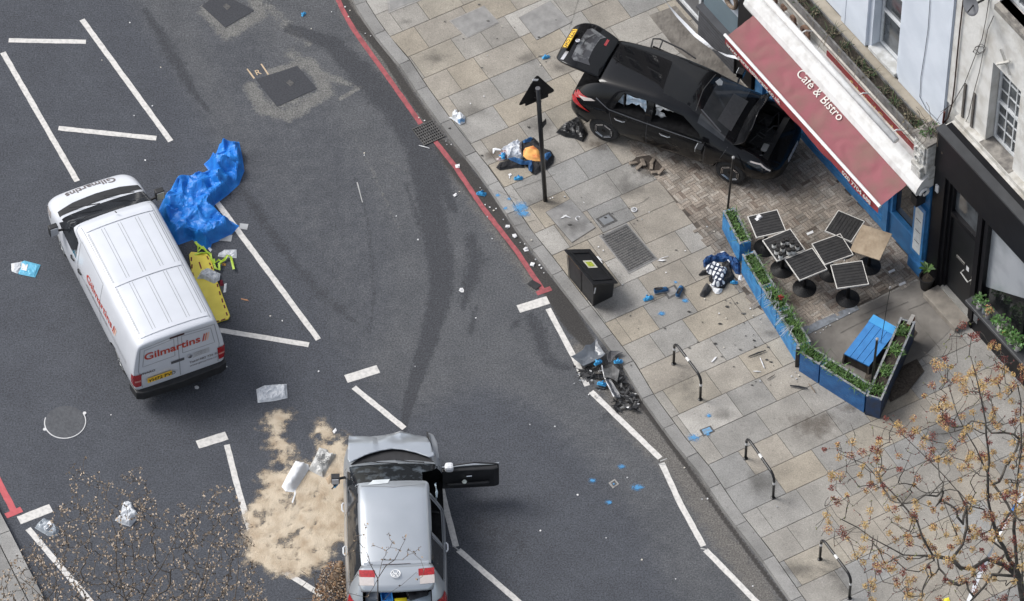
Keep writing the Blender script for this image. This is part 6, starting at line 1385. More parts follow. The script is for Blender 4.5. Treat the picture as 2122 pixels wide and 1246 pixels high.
tables = [tbl([(375, 118), (530, 92), (566, 195), (413, 240)], 'black slatted table nearest the thin pole, with a paper slip on top'), tbl([(447, 245), (597, 188), (665, 295), (524, 358)], 'black slatted table crowded with little white labelled jars'),
          tbl([(563, 343), (707, 287), (784, 395), (640, 457)], 'empty black slatted table just right of the one with the jars'), tbl([(765, 203), (840, 95), (977, 145), (912, 252)], 'tilted black table farthest back, behind the bare plywood one'),
          tbl([(697, 262), (848, 218), (922, 315), (775, 377)], 'black slatted table in the middle of the group, left of the plywood one'), tbl([(898, 297), (965, 168), (1118, 210), (1055, 352)], 'bare plywood topped cafe table', True), tbl([(802, 375), (968, 350), (995, 475), (830, 497)], 'black slatted table nearest the light concrete strip, alone at the front')]
jar_l = M('jar_label', (.72, .72, .70), .5); jar_k = M('jar_dark', (.02, .018, .016), .2)
for i, (x, y) in enumerate([(509, 280), (555, 268), (578, 262), (602, 277), (628, 290), (553, 300), (522, 313), (585, 315), (609, 312), (542, 335)]):
    p = G(1400+x/2.493, 400+y/2.493, Z0+TH_+.02); t = thing('jar', 'small dark jar with a white label standing on the crowded cafe table', 'jar', (p[0], p[1], Z0+TH_+.018), 0, 'jars on the cafe table')
    MB().lathe([(.040, 0), (.045, .01), (.045, .11), (.034, .125)], n=12).build('glass', jar_k, t); MB().lathe([(.0465, .012), (.0465, .098)], n=12).build('label', jar_l, t); MB().lathe([(.036, .125), (.036, .15), (.02, .152)], n=12).build('cap', jar_k, t)
p = G(1572, 452, Z0+TH_+.02); t = thing('receipt', 'folded white paper slip on the table nearest the thin pole', 'paper', (p[0], p[1], Z0+TH_+.02), radians(40)); MB().box(-.075, .075, -.035, .035, 0, .004).build('slip', pale, t); MB().box(-.02, .06, -.02, .05, .005, .03).build('fold', pale, t)

# ================================================================ THINGS LEFT ON THE ROAD AND PAVEMENT
# blue tarpaulin
def zz(pts, s, ox, oy, z=0.): return [G(ox+x/s, oy+y/s, z) for x, y in pts]
tarp_m = M('tarpaulin_blue', (.018, .205, .62), .45, c2=(.012, .14, .50), scale=7, detail=6, bump=.15, bscale=14, spec=.4)
tp = zz([(400, 40), (430, 24), (520, 28), (540, 120), (552, 205), (520, 290), (455, 350), (370, 415), (360, 450), (400, 480), (470, 515), (520, 545), (470, 600), (400, 635), (350, 655), (345, 680), (310, 690), (232, 630), (150, 660), (110, 650), (85, 570), (40, 490), (20, 455), (70, 350), (130, 290), (180, 268), (280, 240), (345, 218), (302, 165), (380, 95)], 2.967, 320, 280, .08)
o = cloth('tarpaulin', tp, .032, .22, .28, 2.1, 3, tarp_m, edge=.14); tag(o, 'bright blue crumpled tarpaulin heaped beside the white van', 'tarpaulin')
# spine board
bd = zz([(212, 735), (225, 718), (325, 730), (350, 760), (380, 880), (465, 1110), (455, 1130), (378, 1152), (345, 1100), (260, 930), (235, 880)], 2.967, 320, 280, .05)
cx = sum(p[0] for p in bd)/len(bd); cy = sum(p[1] for p in bd)/len(bd); yb = M('board_yellow', (.80, .66, .08), .4, c2=(.72, .58, .06), scale=5); mar = M('board_slot', (.16, .01, .02), .7)
t = thing('spine_board', 'yellow plastic spine board with dark hand slots along its edge', 'stretcher', (cx, cy, 0)); MB().prism([(x-cx, y-cy) for x, y in bd], .02, .055).build('board', yb, t, bevel=.012)
for (x, y, x2, y2) in [(227, 750, 227, 775), (231, 795, 230, 820), (234, 845, 241, 868), (275, 780, 288, 822), (323, 745, 333, 765), (338, 785, 345, 800), (349, 808, 356, 826), (386, 915, 390, 935), (400, 960, 405, 985), (415, 1005, 420, 1030), (428, 1045, 434, 1065), (442, 1090, 448, 1110), (436, 1130, 410, 1140), (398, 1143, 382, 1146)]:
    a, b = [Vector(G(320+u_/2.967, 280+v_/2.967, .058)) for u_, v_ in ((x, y), (x2, y2))]; d = (b-a).normalized(); n_ = Vector((-d.y, d.x))*.014; MB().add([(*(a+n_-Vector((cx, cy))), .0575), (*(a-n_-Vector((cx, cy))), .0575), (*(b-n_-Vector((cx, cy))), .0575), (*(b+n_-Vector((cx, cy))), .0575)], [(0, 1, 2, 3)]).build('hand_slot', mar, t, fix=False)
lime = M('strap_lime', (.45, .62, .05), .5, c2=(.36, .52, .03), scale=8)
def strap(pts, wd_, name, lab, cat, mat, hz=.05, s=2.967, ox=320, oy=280, base=.03):
    q = [Vector((*G(ox+x/s, oy+y/s, .06), base+hz*(.4+.6*abs(sin(i*1.7))))) for i, (x, y) in enumerate(pts)]; mb = MB(); vs = []
    for i, p in enumerate(q):
        d = (q[min(i+1, len(q)-1)]-q[max(i-1, 0)]).normalized(); n_ = d.cross(UP).normalized()*wd_/2; vs += [p+n_+UP*(.02*sin(i*2.1)), p-n_]
    mb.add(vs, [(2*i, 2*i+1, 2*i+3, 2*i+2) for i in range(len(q)-1)]); o = mb.build(name, mat, fix=False); sm = o.modifiers.new('th', 'SOLIDIFY'); sm.thickness = .008; rebase(o); tag(o, lab, cat); return o
strap([(250, 655), (270, 690), (265, 715), (300, 690), (320, 720), (345, 735), (350, 765), (365, 790), (375, 820), (400, 830), (398, 795), (430, 765), (450, 745), (470, 750), (488, 828)], .045, 'strap', 'lime yellow strap harness tangled from the tarpaulin to the road', 'strap', lime)
strap([(245, 735), (290, 728), (335, 725), (300, 700), (262, 672), (255, 655)], .04, 'strap', 'lime yellow strap lying across the head of the spine board', 'strap', lime, .04)
strap([(365, 760), (372, 790), (395, 765), (415, 780), (392, 810)], .035, 'strap', 'short lime strap loop right of the spine board', 'strap', lime, .04)
def px_cloth(name, lab, cat, pts, s, ox, oy, mat, h=.05, cr=.05, cs=8, seed=1, z=0., res=.025, smooth=False, edge=.05, group=None):
    o = cloth(name, zz(pts, s, ox, oy, z+h*.4), res, h, cr, cs, seed, mat, z, smooth=smooth, edge=edge); tag(o, lab, cat, group); return o
plas = M('plastic_bag', (.62, .64, .66), .3, c2=(.45, .47, .50), scale=14, detail=6); wcl = M('white_cloth', (.70, .71, .72), .6, c2=(.60, .61, .62), scale=6)
px_cloth('plastic_pack', 'clear plastic pack lying across the yellow spine board', 'packaging', [(262, 880), (290, 830), (330, 815), (405, 850), (400, 890), (365, 910), (300, 880)], 2.967, 320, 280, plas, .05, .06, 9, 2, .056)
px_cloth('dressing_pack', 'flat white pack in grey wrapper right of the lime strap', 'packaging', [(415, 715), (430, 705), (505, 703), (505, 755), (420, 750), (390, 745), (395, 725)], 2.967, 320, 280, plas, .03, .03, 9, 4)
px_cloth('red_block', 'small dark red head block beside the spine board', 'block', [(398, 885), (420, 888), (425, 920), (405, 925)], 2.967, 320, 280, M('dark_red', (.22, .012, .03), .6), .08, .01, 5, 4, edge=.03)
px_cloth('buckle', 'small orange buckle beside the lime strap', 'buckle', [(415, 785), (440, 788), (438, 803), (418, 800)], 2.967, 320, 280, M('buckle_orange', (.6, .3, .05), .5), .04, .01, 5, 4, edge=.02)
px_cloth('plastic_sleeve', 'narrow clear plastic sleeve on the road right of the spine board', 'packaging', [(430, 915), (445, 910), (440, 965), (424, 968)], 2.967, 320, 280, plas, .02, .02, 9, 6)
px_cloth('plastic_sleeve', 'narrow pale plastic sleeve at the lower edge of the tarpaulin', 'packaging', [(318, 685), (335, 680), (355, 705), (345, 718)], 2.967, 320, 280, plas, .02, .02, 9, 7)
for q, lab in (([(525, 545), (578, 550), (570, 585), (522, 578)], 'grey tape piece off the right tip of the tarpaulin'), ([(425, 618), (480, 616), (472, 658), (385, 650)], 'grey tape piece under the lower edge of the tarpaulin')):
    sheet('tape_piece', [(320+x/2.967, 280+y/2.967) for x, y in q], .012, M('tape_grey', (.38, .39, .40), .6), lab, 'tape', kind=None)
px_cloth('stick', 'thin orange stick on the road right of the spine board', 'stick', [(533, 1004), (573, 1012), (572, 1018), (533, 1010)], 2.967, 320, 280, M('stick_orange', (.5, .25, .12), .7), .008, .0, 5, 1)
def flat(name, lab, cat, pts, mat, z=.006, h=.012, **k): return px_cloth(name, lab, cat, pts, 1., 0, 0, mat, h, h, 9, 3, z, **k)
_w0 = flat('wrapper', 'turquoise packet with white panel on the road far left', 'packaging', [(42, 545), (50, 540), (84, 549), (73, 575), (38, 568)], M('packet_turq', (.12, .42, .60), .4, c2=(.10, .36, .52), scale=6), h=.02)
flat('paper_sheet', 'crumpled grey white paper left of the turquoise packet', 'paper', [(23, 546), (46, 542), (47, 555), (36, 567), (24, 562)], plas, h=.03)
_wp = sheet('white_panel', [(46, 548), (58, 551), (55, 564), (44, 561)], .035, pale, 'white card lying on the turquoise packet', 'card', kind=None); attach(_wp, _w0)
flat('plastic_bag', 'flat clear plastic bag on the road below the van', 'bag', [(531, 806), (548, 798), (594, 795), (596, 824), (570, 830), (534, 834)], plas, h=.05, res=.03)
px_cloth('plastic_bag', 'white plastic bag draped in twigs at the lower left', 'bag', [(800, 600), (855, 592), (880, 650), (910, 680), (850, 752), (790, 735), (748, 710), (785, 670)], 3.146, 0, 850, plas, .12, .10, 6, 8)
_b0 = px_cloth('plastic_bag', 'clear plastic bag with white label by the lower left kerb', 'bag', [(285, 697), (340, 725), (385, 770), (380, 815), (350, 820), (310, 815), (225, 765), (245, 735)], 3.146, 0, 850, M('clear_bag', (.34, .37, .40), .25, c2=(.25, .28, .31), scale=10), .07, .07, 7, 9)
_bl = sheet('bag_label', [(92, 1097), (103, 1085), (108, 1092), (97, 1103)], .09, pale, 'white label square on the clear bag by the lower left kerb', 'label', kind=None); attach(_bl, _b0)
# sand spilled beside the silver car
def sand():
    pl = zz([(150, 112), (210, 55), (308, 45), (312, 78), (250, 130), (240, 200), (300, 262), (330, 350), (425, 375), (470, 300), (492, 255), (480, 200), (492, 110), (530, 95), (570, 160), (580, 232), (655, 205), (672, 330), (690, 420), (700, 620), (690, 850), (590, 882), (580, 950), (440, 1062), (270, 1072), (60, 1010), (15, 800), (50, 690), (60, 620), (130, 560), (165, 505), (110, 460), (250, 410), (292, 380), (195, 370), (182, 330), (222, 290), (185, 250), (205, 180), (190, 140)], 3.068, 500, 840, 0.01)
    P0 = np.array(pl); res = .03; x0, y0 = P0.min(0)-.15; x1, y1 = P0.max(0)+.15; X, Y = np.meshgrid(np.arange(x0, x1, res), np.arange(y0, y1, res)); P = np.stack([X.ravel(), Y.ravel()], 1)
    d = poly_dist(P, pl); ins = inside(P, pl); sd_ = np.where(ins, d, -d); ny, nx = X.shape
    holes = np.zeros(len(P))
    for (pts, w_) in [([(235, 540), (300, 560), (330, 620)], .10), ([(410, 570), (460, 585), (490, 530)], .10), ([(540, 590), (580, 600)], .10), ([(170, 690), (250, 660)], .22), ([(300, 770), (350, 720), (380, 660), (415, 640)], .09), ([(190, 900), (260, 870), (330, 830), (400, 780)], .11), ([(280, 910), (370, 910)], .07), ([(345, 960), (350, 930)], .06), ([(180, 840), (255, 790)], .06), ([(430, 830), (480, 740)], .05), ([(470, 930), (520, 905)], .07), ([(230, 970), (380, 990)], .06), ([(250, 300), (275, 330)], .07), ([(500, 210), (560, 240)], .10), ([(230, 350), (240, 400)], .12), ([(100, 770), (170, 740)], .08)]:
        holes = np.maximum(holes, stroke(P, [(500+x/3.068, 840+y/3.068) for x, y in pts], w_*1.5))
    nz = np.array([noise.noise(Vector((a*3, b*3, 0)))*.5+noise.noise(Vector((a*9, b*9, 5)))*.35+noise.noise(Vector((a*22, b*22, 5)))*.15 for a, b in P])
    hm = np.clip(holes*.9+nz*2.6-.35, 0, 1)*np.clip(holes*5, 0, 1)
    a = np.clip(np.clip(sd_/.34+.45, -1, 1)+nz*1.0-hm*.95, 0, 1); hgt = .006+.018*np.clip(sd_/.4, 0, 1)*(1-holes*.8)+.02*np.abs(nz)*np.clip(sd_/.2, 0, 1)
    vs = np.c_[P, hgt]; idx = np.arange(nx*ny).reshape(ny, nx); q = np.stack([idx[:-1, :-1], idx[:-1, 1:], idx[1:, 1:], idx[1:, :-1]], -1).reshape(-1, 4); q = q[(a[q] > .03).any(1)]
    me = bpy.data.meshes.new('sand_spill'); me.from_pydata(vs.tolist(), [], q.tolist()); at = me.attributes.new('cover', 'FLOAT', 'POINT'); at.data.foreach_set('value', a.astype('f'))
    m = M('sand', (.52, .44, .335), .95, c2=(.36, .28, .195), scale=3.2, detail=8, bump=.8, bscale=40, lo=.42, hi=.7); t = m.node_tree; b = t.nodes['Principled BSDF']; an = t.nodes.new('ShaderNodeAttribute'); an.attribute_name = 'cover'
    n = t.nodes.new('ShaderNodeTexNoise'); n.inputs['Scale'].default_value = 26; n.inputs['Detail'].default_value = 8; n.inputs['Roughness'].default_value = .75; r = t.nodes.new('ShaderNodeMapRange'); ad = t.nodes.new('ShaderNodeMath'); ad.operation = 'ADD'; t.links.new(an.outputs['Fac'], ad.inputs[0]); t.links.new(n.outputs['Fac'], ad.inputs[1])
    tc = t.nodes.new('ShaderNodeTexCoord'); t.links.new(tc.outputs['Object'], n.inputs['Vector']); r.interpolation_type = 'SMOOTHSTEP'; r.inputs[1].default_value = .58; r.inputs[2].default_value = 1.32; t.links.new(ad.outputs[0], r.inputs[0]); t.links.new(r.outputs[0], b.inputs['Alpha'])
    me.materials.append(m); me.shade_smooth(); o = link('sand_spill', me); rebase(o); tag(o, kind='stuff')
sand()
px_cloth('sand_sack', 'stuffed white sack lying on the spilt sand', 'sack', [(345, 335), (425, 358), (432, 385), (350, 515), (330, 535), (280, 530), (255, 500), (290, 430)], 3.068, 500, 840, wcl, .24, .05, 4, 12, .02, .03, True, .12)
px_cloth('sack_drawstring', 'thin white drawstring hanging from the stuffed sack', 'string', [(340, 510), (350, 512), (345, 570), (328, 622), (320, 615), (335, 570)], 3.068, 500, 840, wcl, .02, .0, 5, 1, .02, .02)
_s0 = px_cloth('sand_bag', 'clear printed sand bag, empty, beside the crumpled bonnet', 'bag', [(495, 263), (545, 275), (560, 300), (603, 305), (520, 455), (425, 405), (470, 320)], 3.068, 500, 840, M('printed_bag', (.52, .52, .50), .35, c2=(.38, .38, .37), scale=8), .08, .06, 6, 14, .02, .03)
p = G(500+485/3.068, 840+345/3.068, .1); text_ = text_on('bag_print', 'KILN\nDRIED\nSAND', .085, (p[0]-.02, p[1]+.02, .125), (.95, .3, 0), (-.3, .95, 0), M('print_dark', (.05, .05, .05), .7)); rebase(text_); attach(text_, _s0)
px_cloth('cardboard_piece', 'torn tan cardboard square by the broken wing mirror', 'cardboard', [(535, 465), (570, 437), (590, 470), (555, 505)], 3.068, 500, 840, M('cardboard', (.42, .32, .22), .9), .03, .02, 5, 2, .02)
px_cloth('paper_scrap', 'single white scrap above the left corner of the crumpled bonnet', 'paper', [(580, 165), (600, 143), (608, 160), (590, 180)], 3.068, 500, 840, pale, .02, .01, 5, 2)
# gloves
glv = M('glove_blue', (.055, .34, .62), .55, c2=(.03, .22, .46), scale=16)
GL = [(-.06, -.035), (-.09, -.03), (-.09, .03), (-.06, .035), (-.02, .05), (.0, .085), (.025, .095), (.03, .08), (.015, .05), (.03, .042), (.09, .05), (.095, .036), (.05, .026), (.10, .022), (.104, .006), (.055, .004), (.10, -.008), (.10, -.022), (.05, -.018), (.085, -.035), (.08, -.048), (.02, -.045)]
def glove(px, py, rot, lab, z=0., sc_=1., curl=.05):
    sc_ *= .88
    p = G(px, py, z+.02); c, s = cos(radians(rot)), sin(radians(rot)); o = cloth('glove', [(p[0]+(x*c-y*s)*sc_, p[1]+(x*s+y*c)*sc_) for x, y in GL], .014, .03, curl, 18, px*.01, glv, z, smooth=False, edge=.02); tag(o, lab, 'glove', 'blue medical gloves'); return o
for a in [(1074, 369, 10, 'blue glove with spread fingers below the pile of clothes and orange bag', Z0+.012, 1.1), (1131, 118, 20, 'crumpled blue glove alone on the paving left of the tailgate', Z0+.012, 1.0), (629, 29, 60, 'small blue glove alone on the road near the top edge', 0., .8), (997, 401, -10, 'blue glove in the wet gutter below white scraps', .01, 1.2),
          (1239, 751, 40, 'blue glove leftmost on the broken bumper pile', .16, 1.1), (1281, 749, 10, 'blue glove on the kerb edge at the right of the bumper pile', Z0+.05, 1.1), (1247, 795, -10, 'blue glove lowest on the bumper pile', .08, 1.15), (1043, 322, 90, 'blue glove on the bloodied white cloth', Z0+.10, 1.1), (1343, 618, 25, 'crumpled darker blue glove left of the blue shoes', Z0+.012, 1.25), (1521, 585, 0, 'bright blue glove beside the pile of plaid cloth', Z0+.012, .9), (696, 1004, 60, 'blue glove tucked under the broken wing mirror', .35, .9)]: glove(*a)
# pile of clothes, orange bag
z1 = Z0+.012
dk = M('cloth_black', (.012, .012, .014), .9, c2=(.022, .022, .025), scale=8); dn = M('cloth_denim', (.025, .11, .26), .9, c2=(.015, .06, .16), scale=9); ltg = M('cloth_pale', (.55, .57, .60), .9, c2=(.38, .41, .46), scale=10, lo=.45, hi=.6)
px_cloth('jacket', 'black and blue rucksack lying round the orange cloth behind the sign post', 'bag', [(455, 180), (500, 150), (600, 130), (660, 190), (720, 260), (800, 285), (842, 350), (830, 430), (760, 500), (700, 520), (620, 570), (570, 545), (540, 500), (480, 420), (460, 300)], 5.665, 1000, 260, dk, .09, .07, 5, 21, z1, .03, edge=.10)
px_cloth('black_cloth', 'black cloth spread under the jeans near the kerb', 'cloth', [(160, 490), (200, 430), (330, 400), (480, 450), (490, 490), (380, 490), (200, 520)], 5.665, 1000, 260, dk, .05, .05, 6, 22, z1, .03)
px_cloth('jeans', 'blue denim legs crumpled beneath the pale shirt', 'clothes', [(300, 380), (370, 360), (500, 410), (600, 400), (600, 450), (580, 535), (540, 520), (540, 450), (450, 450), (330, 400)], 5.665, 1000, 260, dn, .08, .06, 7, 23, z1+.06, .03)
px_cloth('blue_sleeve', 'blue sleeve at the top of the rucksack', 'clothes', [(470, 175), (560, 125), (590, 140), (560, 180), (480, 200)], 5.665, 1000, 260, dn, .07, .04, 6, 24, z1+.10, .03)
px_cloth('blue_sleeve', 'blue sleeve right of the post on the rucksack', 'clothes', [(720, 330), (790, 300), (810, 340), (760, 400), (720, 390)], 5.665, 1000, 260, dn, .07, .04, 6, 25, z1+.10, .03)
px_cloth('shirt', 'pale crumpled shirt heaped left of the orange cloth', 'clothes', [(220, 265), (290, 225), (340, 195), (420, 165), (460, 190), (460, 280), (485, 370), (440, 390), (370, 360), (290, 390), (270, 300)], 5.665, 1000, 260, ltg, .09, .08, 8, 26, z1+.02, .025)
px_cloth('stained_cloth', 'white cloth with dark red stains at the left of the clothes', 'cloth', [(200, 320), (240, 290), (300, 280), (300, 350), (260, 400), (190, 410), (155, 385), (200, 370)], 5.665, 1000, 260, M('cloth_stained', (.55, .50, .50), .8, c2=(.20, .035, .035), scale=14, lo=.5, hi=.56), .06, .05, 8, 27, z1, .025)
px_cloth('orange_cloth', 'orange padded cloth with red edge on top of the rucksack', 'cloth', [(480, 290), (500, 255), (590, 228), (640, 255), (670, 280), (690, 410), (620, 410), (520, 390), (475, 350)], 5.665, 1000, 260, M('cloth_orange', (.70, .36, .10), .7, c2=(.60, .13, .05), scale=7, lo=.52, hi=.70), .08, .03, 6, 28, z1+.09, .03, True, .08)
px_cloth('tissue', 'thin white tissue strip left of the clothes', 'tissue', [(118, 270), (150, 262), (215, 278), (215, 295), (150, 290), (130, 330), (120, 325)], 5.665, 1000, 260, wcl, .02, .02, 9, 29, z1, .02)
px_cloth('tissue', 'small torn tissue above the spread glove', 'tissue', [(300, 575), (330, 560), (345, 580), (320, 595), (325, 620), (310, 620), (312, 590)], 5.665, 1000, 260, wcl, .015, .01, 9, 29, z1, .015)
px_cloth('black_bag', 'black bin liner spread behind the rear wheel of the hatchback', 'bag', [(1152, 272), (1165, 258), (1185, 246), (1200, 238), (1212, 262), (1218, 275), (1208, 292), (1190, 284), (1170, 281)], 1., 0, 0, M('liner_black', (.008, .008, .009), .35), .10, .05, 5, 31, z1, .03)
px_cloth('plastic_bag', 'white and blue plastic bag on the paving above the drain', 'bag', [(1275, 712), (1297, 712), (1300, 680), (1325, 665), (1335, 690), (1355, 690), (1378, 710), (1375, 745), (1345, 760), (1318, 740)], 2.967, 500, 0, M('bag_white_blue', (.66, .68, .70), .4, c2=(.12, .28, .50), scale=5, lo=.56, hi=.62), .12, .06, 8, 32, z1, .02)
# second pile near the planters
S8, X8, Y8 = 8.9, 1400, 500
px_cloth('blue_coat', 'dark blue coat crumpled against the planter', 'clothes', [(505, 340), (590, 255), (690, 270), (790, 215), (930, 200), (990, 250), (1060, 290), (1150, 310), (1195, 420), (1200, 560), (1190, 600), (1110, 590), (1040, 480), (960, 380), (800, 360), (640, 390), (560, 440), (520, 470)], S8, X8, Y8, M('coat_blue', (.015, .075, .22), .8, c2=(.008, .03, .10), scale=12, lo=.42, hi=.58), .08, .09, 8, 41, z1, .03)
px_cloth('black_cloth', 'black trousers heaped right of the plaid shirt', 'clothes', [(850, 390), (930, 350), (1020, 400), (1040, 520), (1080, 620), (1060, 700), (960, 760), (900, 850), (800, 860), (620, 720), (610, 640), (880, 520)], S8, X8, Y8, dk, .09, .07, 7, 42, z1, .03)
plaid = bpy.data.materials.new('plaid'); plaid.use_nodes = True; tt = plaid.node_tree; bb = tt.nodes['Principled BSDF']; bb.inputs['Roughness'].default_value = .9; tcn = tt.nodes.new('ShaderNodeTexCoord'); prev = None
for ax, sc_, rt_ in (('X', 21, .4), ('Y', 17, .4)):
    mp = tt.nodes.new('ShaderNodeMapping'); mp.inputs['Rotation'].default_value = (0, 0, rt_); tt.links.new(tcn.outputs['Object'], mp.inputs['Vector']); wv = tt.nodes.new('ShaderNodeTexWave'); wv.bands_direction = ax; wv.inputs['Scale'].default_value = sc_/6.283*1.1; wv.inputs['Distortion'].default_value = 1.2; tt.links.new(mp.outputs[0], wv.inputs['Vector'])
    if prev is None: prev = wv
    else:
        mm = tt.nodes.new('ShaderNodeMath'); mm.operation = 'MULTIPLY'; tt.links.new(prev.outputs['Fac'], mm.inputs[0]); tt.links.new(wv.outputs['Fac'], mm.inputs[1]); mx_ = tt.nodes.new('ShaderNodeMix'); mx_.data_type = 'RGBA'; mx_.inputs[6].default_value = (.03, .04, .07, 1); mx_.inputs[7].default_value = (.78, .80, .82, 1); rp_ = tt.nodes.new('ShaderNodeMapRange'); rp_.inputs[1].default_value = .1; rp_.inputs[2].default_value = .4
        tt.links.new(mm.outputs[0], rp_.inputs[0]); tt.links.new(rp_.outputs[0], mx_.inputs[0]); tt.links.new(mx_.outputs[2], bb.inputs['Base Color'])
px_cloth('plaid_shirt', 'black and white plaid shirt crumpled beside the planter', 'clothes', [(560, 430), (640, 395), (750, 365), (820, 400), (850, 460), (940, 460), (960, 560), (900, 680), (910, 760), (860, 800), (760, 830), (665, 800), (700, 690), (660, 600), (590, 570), (560, 500)], S8, X8, Y8, plaid, .10, .07, 6, 43, z1+.08, .025)
px_cloth('dark_shoe_bag', 'black pointed cloth left of the plaid shirt', 'cloth', [(425, 600), (500, 520), (570, 510), (640, 600), (560, 600), (440, 620)], S8, X8, Y8, dk, .08, .03, 6, 44, z1, .025)
px_cloth('black_boot', 'dark grey boot at the foot of the plaid shirt', 'boot', [(445, 950), (520, 810), (570, 740), (620, 770), (670, 850), (600, 960), (520, 1000), (450, 975)], S8, X8, Y8, M('boot_grey', (.035, .035, .038), .6, c2=(.02, .02, .022), scale=9), .16, .04, 5, 45, z1, .02, edge=.06)
px_cloth('white_cloth', 'white cloth at the foot of the plaid shirt', 'cloth', [(625, 790), (660, 770), (720, 840), (870, 870), (850, 930), (800, 965), (740, 960), (690, 910), (670, 850)], S8, X8, Y8, wcl, .05, .04, 8, 46, z1, .02)
for q, lab in (([(925, 310), (960, 270), (1000, 290), (1000, 385), (960, 350)], 'white label tag on top of the blue coat'), ([(1165, 620), (1220, 620), (1215, 715), (1155, 710)], 'white box lid between the clothes and the planter'), ([(820, 195), (880, 175), (905, 180), (840, 210)], 'white strip at the top edge of the blue coat')):
    px_cloth('white_scrap', lab, 'litter', q, S8, X8, Y8, pale, .04, .01, 6, 3, z1+.05 if 'coat' in lab else z1, .02)
# two blue shoes
for px, py, rot, lab in ((1370, 601, 15, 'blue trainer on its side, left of the pair near the valve lid'), (1408, 603, 70, 'blue trainer with white sole, right of the pair near the valve lid')):
    p = G(px, py, z1+.04); t = thing('shoe', lab, 'shoe', (p[0], p[1], z1), radians(rot), 'the pair of blue shoes')
    ol = [(-.15, -.03), (-.13, -.05), (-.02, -.045), (.08, -.058), (.14, -.045), (.16, 0), (.14, .04), (.07, .05), (-.03, .04), (-.13, .045), (-.15, .02)]
    MB().prism(ol, 0, .022).build('sole', M('sole_grey', (.35, .36, .38), .7), t, bevel=.006)
    cage = MB(); 
    for z, k in ((.022, .96), (.06, .90), (.085, .6)): cage.v += [Vector((x*k-(.05 if z > .08 else .01)*(z > .03), y*k, z+(.03 if x < -.02 and z > .05 else 0))) for x, y in ol]
    n = len(ol)
    for i in range(2):
        for j in range(n): cage.f.append([i*n+j, i*n+(j+1) % n, (i+1)*n+(j+1) % n, (i+1)*n+j]); cage.m.append(0)
    up_ = cage.build('upper', M('shoe_blue', (.03, .13, .28), .8, c2=(.015, .04, .10), scale=14), t, smooth=True); MB().prism([(x*.52-.06, y*.55) for x, y in ol], .09, .098).build('opening', dk, t)
# wheel-trim badge, letter C scrap
p = G(1314, 435, z1); t = thing('car_emblem', 'round white car emblem lying alone on the paving', 'emblem', (p[0], p[1], z1), radians(-30)); MB().tube([(.055*cos(a), .055*sin(a), .006) for a in [k*2*pi/20 for k in range(21)]], .009, 5, cap=False).build('ring', pale, t); mb = MB()
for q in ([(-.03, .045), (-.01, 0)], [(-.01, 0), (0, .015)], [(0, .015), (.01, 0)], [(.01, 0), (.03, .045)], [(-.045, .02), (-.02, -.045)], [(-.02, -.045), (0, -.01)], [(0, -.01), (.02, -.045)], [(.02, -.045), (.045, .02)]): mb.tube([(*q[0], .008), (*q[1], .008)], .006, 4)
mb.build('emblem_strokes', pale, t); MB().lathe([(.05, 0), (.05, .004)], n=18).build('emblem_back', black_pl, t)
p = G(1198, 453, z1); o = MB().tube([(.045*cos(a)+p[0], .05*sin(a)+p[1], z1+.006) for a in [radians(-30)+k*radians(240)/8+radians(60) for k in range(9)]], .010, 4).build('plastic_hook', pale); rebase(o); tag(o, 'white hooked plastic fragment on the grey cover near the post', 'fragment')
# broken bumper and debris against the kerb
S9, X9, Y9 = 6.92, 1160, 680
bg_ = M('bumper_grey', (.13, .145, .165), .35, c2=(.09, .10, .115), scale=4, coat=.3); bk9 = M('debris_black', (.014, .014, .015), .5, c2=(.03, .03, .032), scale=10)
def shell(name, lab, pts, h, mat, th_=.012, z=.01, tilt=0., seed=0):
    q = zz(pts, S9, X9, Y9, z+h); v, f = cut_sheet(q, .05); P = np.array(v); d = poly_dist(P, q); c = P.mean(0); vs = []
    for (x, y), dd in zip(v, d): vs.append((x, y, z+h*(1-.45*min(1, dd/.12)) if h > 0 else z)); 
    mb = MB().add([(a, b, cz_+noise.noise(Vector((a*4, b*4, seed)))*.05+tilt*(a-c[0])) for a, b, cz_ in vs], f); o = mb.build(name, mat, fix=False); sm = o.modifiers.new('th', 'SOLIDIFY'); sm.thickness = th_; rebase(o); tag(o, lab, 'car part'); return o
shell('bumper_panel', 'large curved grey bumper piece lying over the white line end', [(160, 410), (240, 370), (330, 320), (370, 245), (440, 235), (530, 150), (560, 230), (660, 370), (600, 430), (480, 480), (340, 545), (240, 470)], .16, bg_, seed=1)
shell('bumper_panel', 'small dark bumper corner lapping over the kerb top', [(690, 350), (720, 310), (850, 320), (905, 355), (840, 380), (780, 420), (745, 480), (700, 490), (680, 420)], .20, M('bumper_dark', (.07, .07, .075), .6), seed=2)
shell('bumper_panel', 'grey torn wing liner in the middle of the debris', [(620, 590), (700, 560), (770, 520), (830, 590), (860, 610), (840, 700), (820, 790), (760, 740), (700, 720), (640, 720)], .14, M('liner_grey', (.14, .14, .14), .8, c2=(.07, .07, .07), scale=9), seed=3)
shell('bumper_beam', 'dark grey tubular beam in the debris by the kerb', [(650, 730), (710, 700), (800, 840), (865, 950), (870, 1010), (800, 1010), (740, 900)], .12, M('beam_grey', (.06, .065, .075), .4), .03, seed=4)
shell('bumper_panel', 'flat grey shard under the lowest glove', [(480, 745), (540, 760), (560, 830), (690, 830), (640, 870), (510, 860)], .03, M('shard_grey', (.09, .10, .11), .5), seed=5)
strap([(600, 555), (610, 620), (640, 720), (690, 850), (740, 950), (775, 1010)], .02, 'trim_strip', 'long thin white trim strip running through the debris', 'trim', pale, .03, S9, X9, Y9, .10)
rd = random.Random(77); black_shards = []
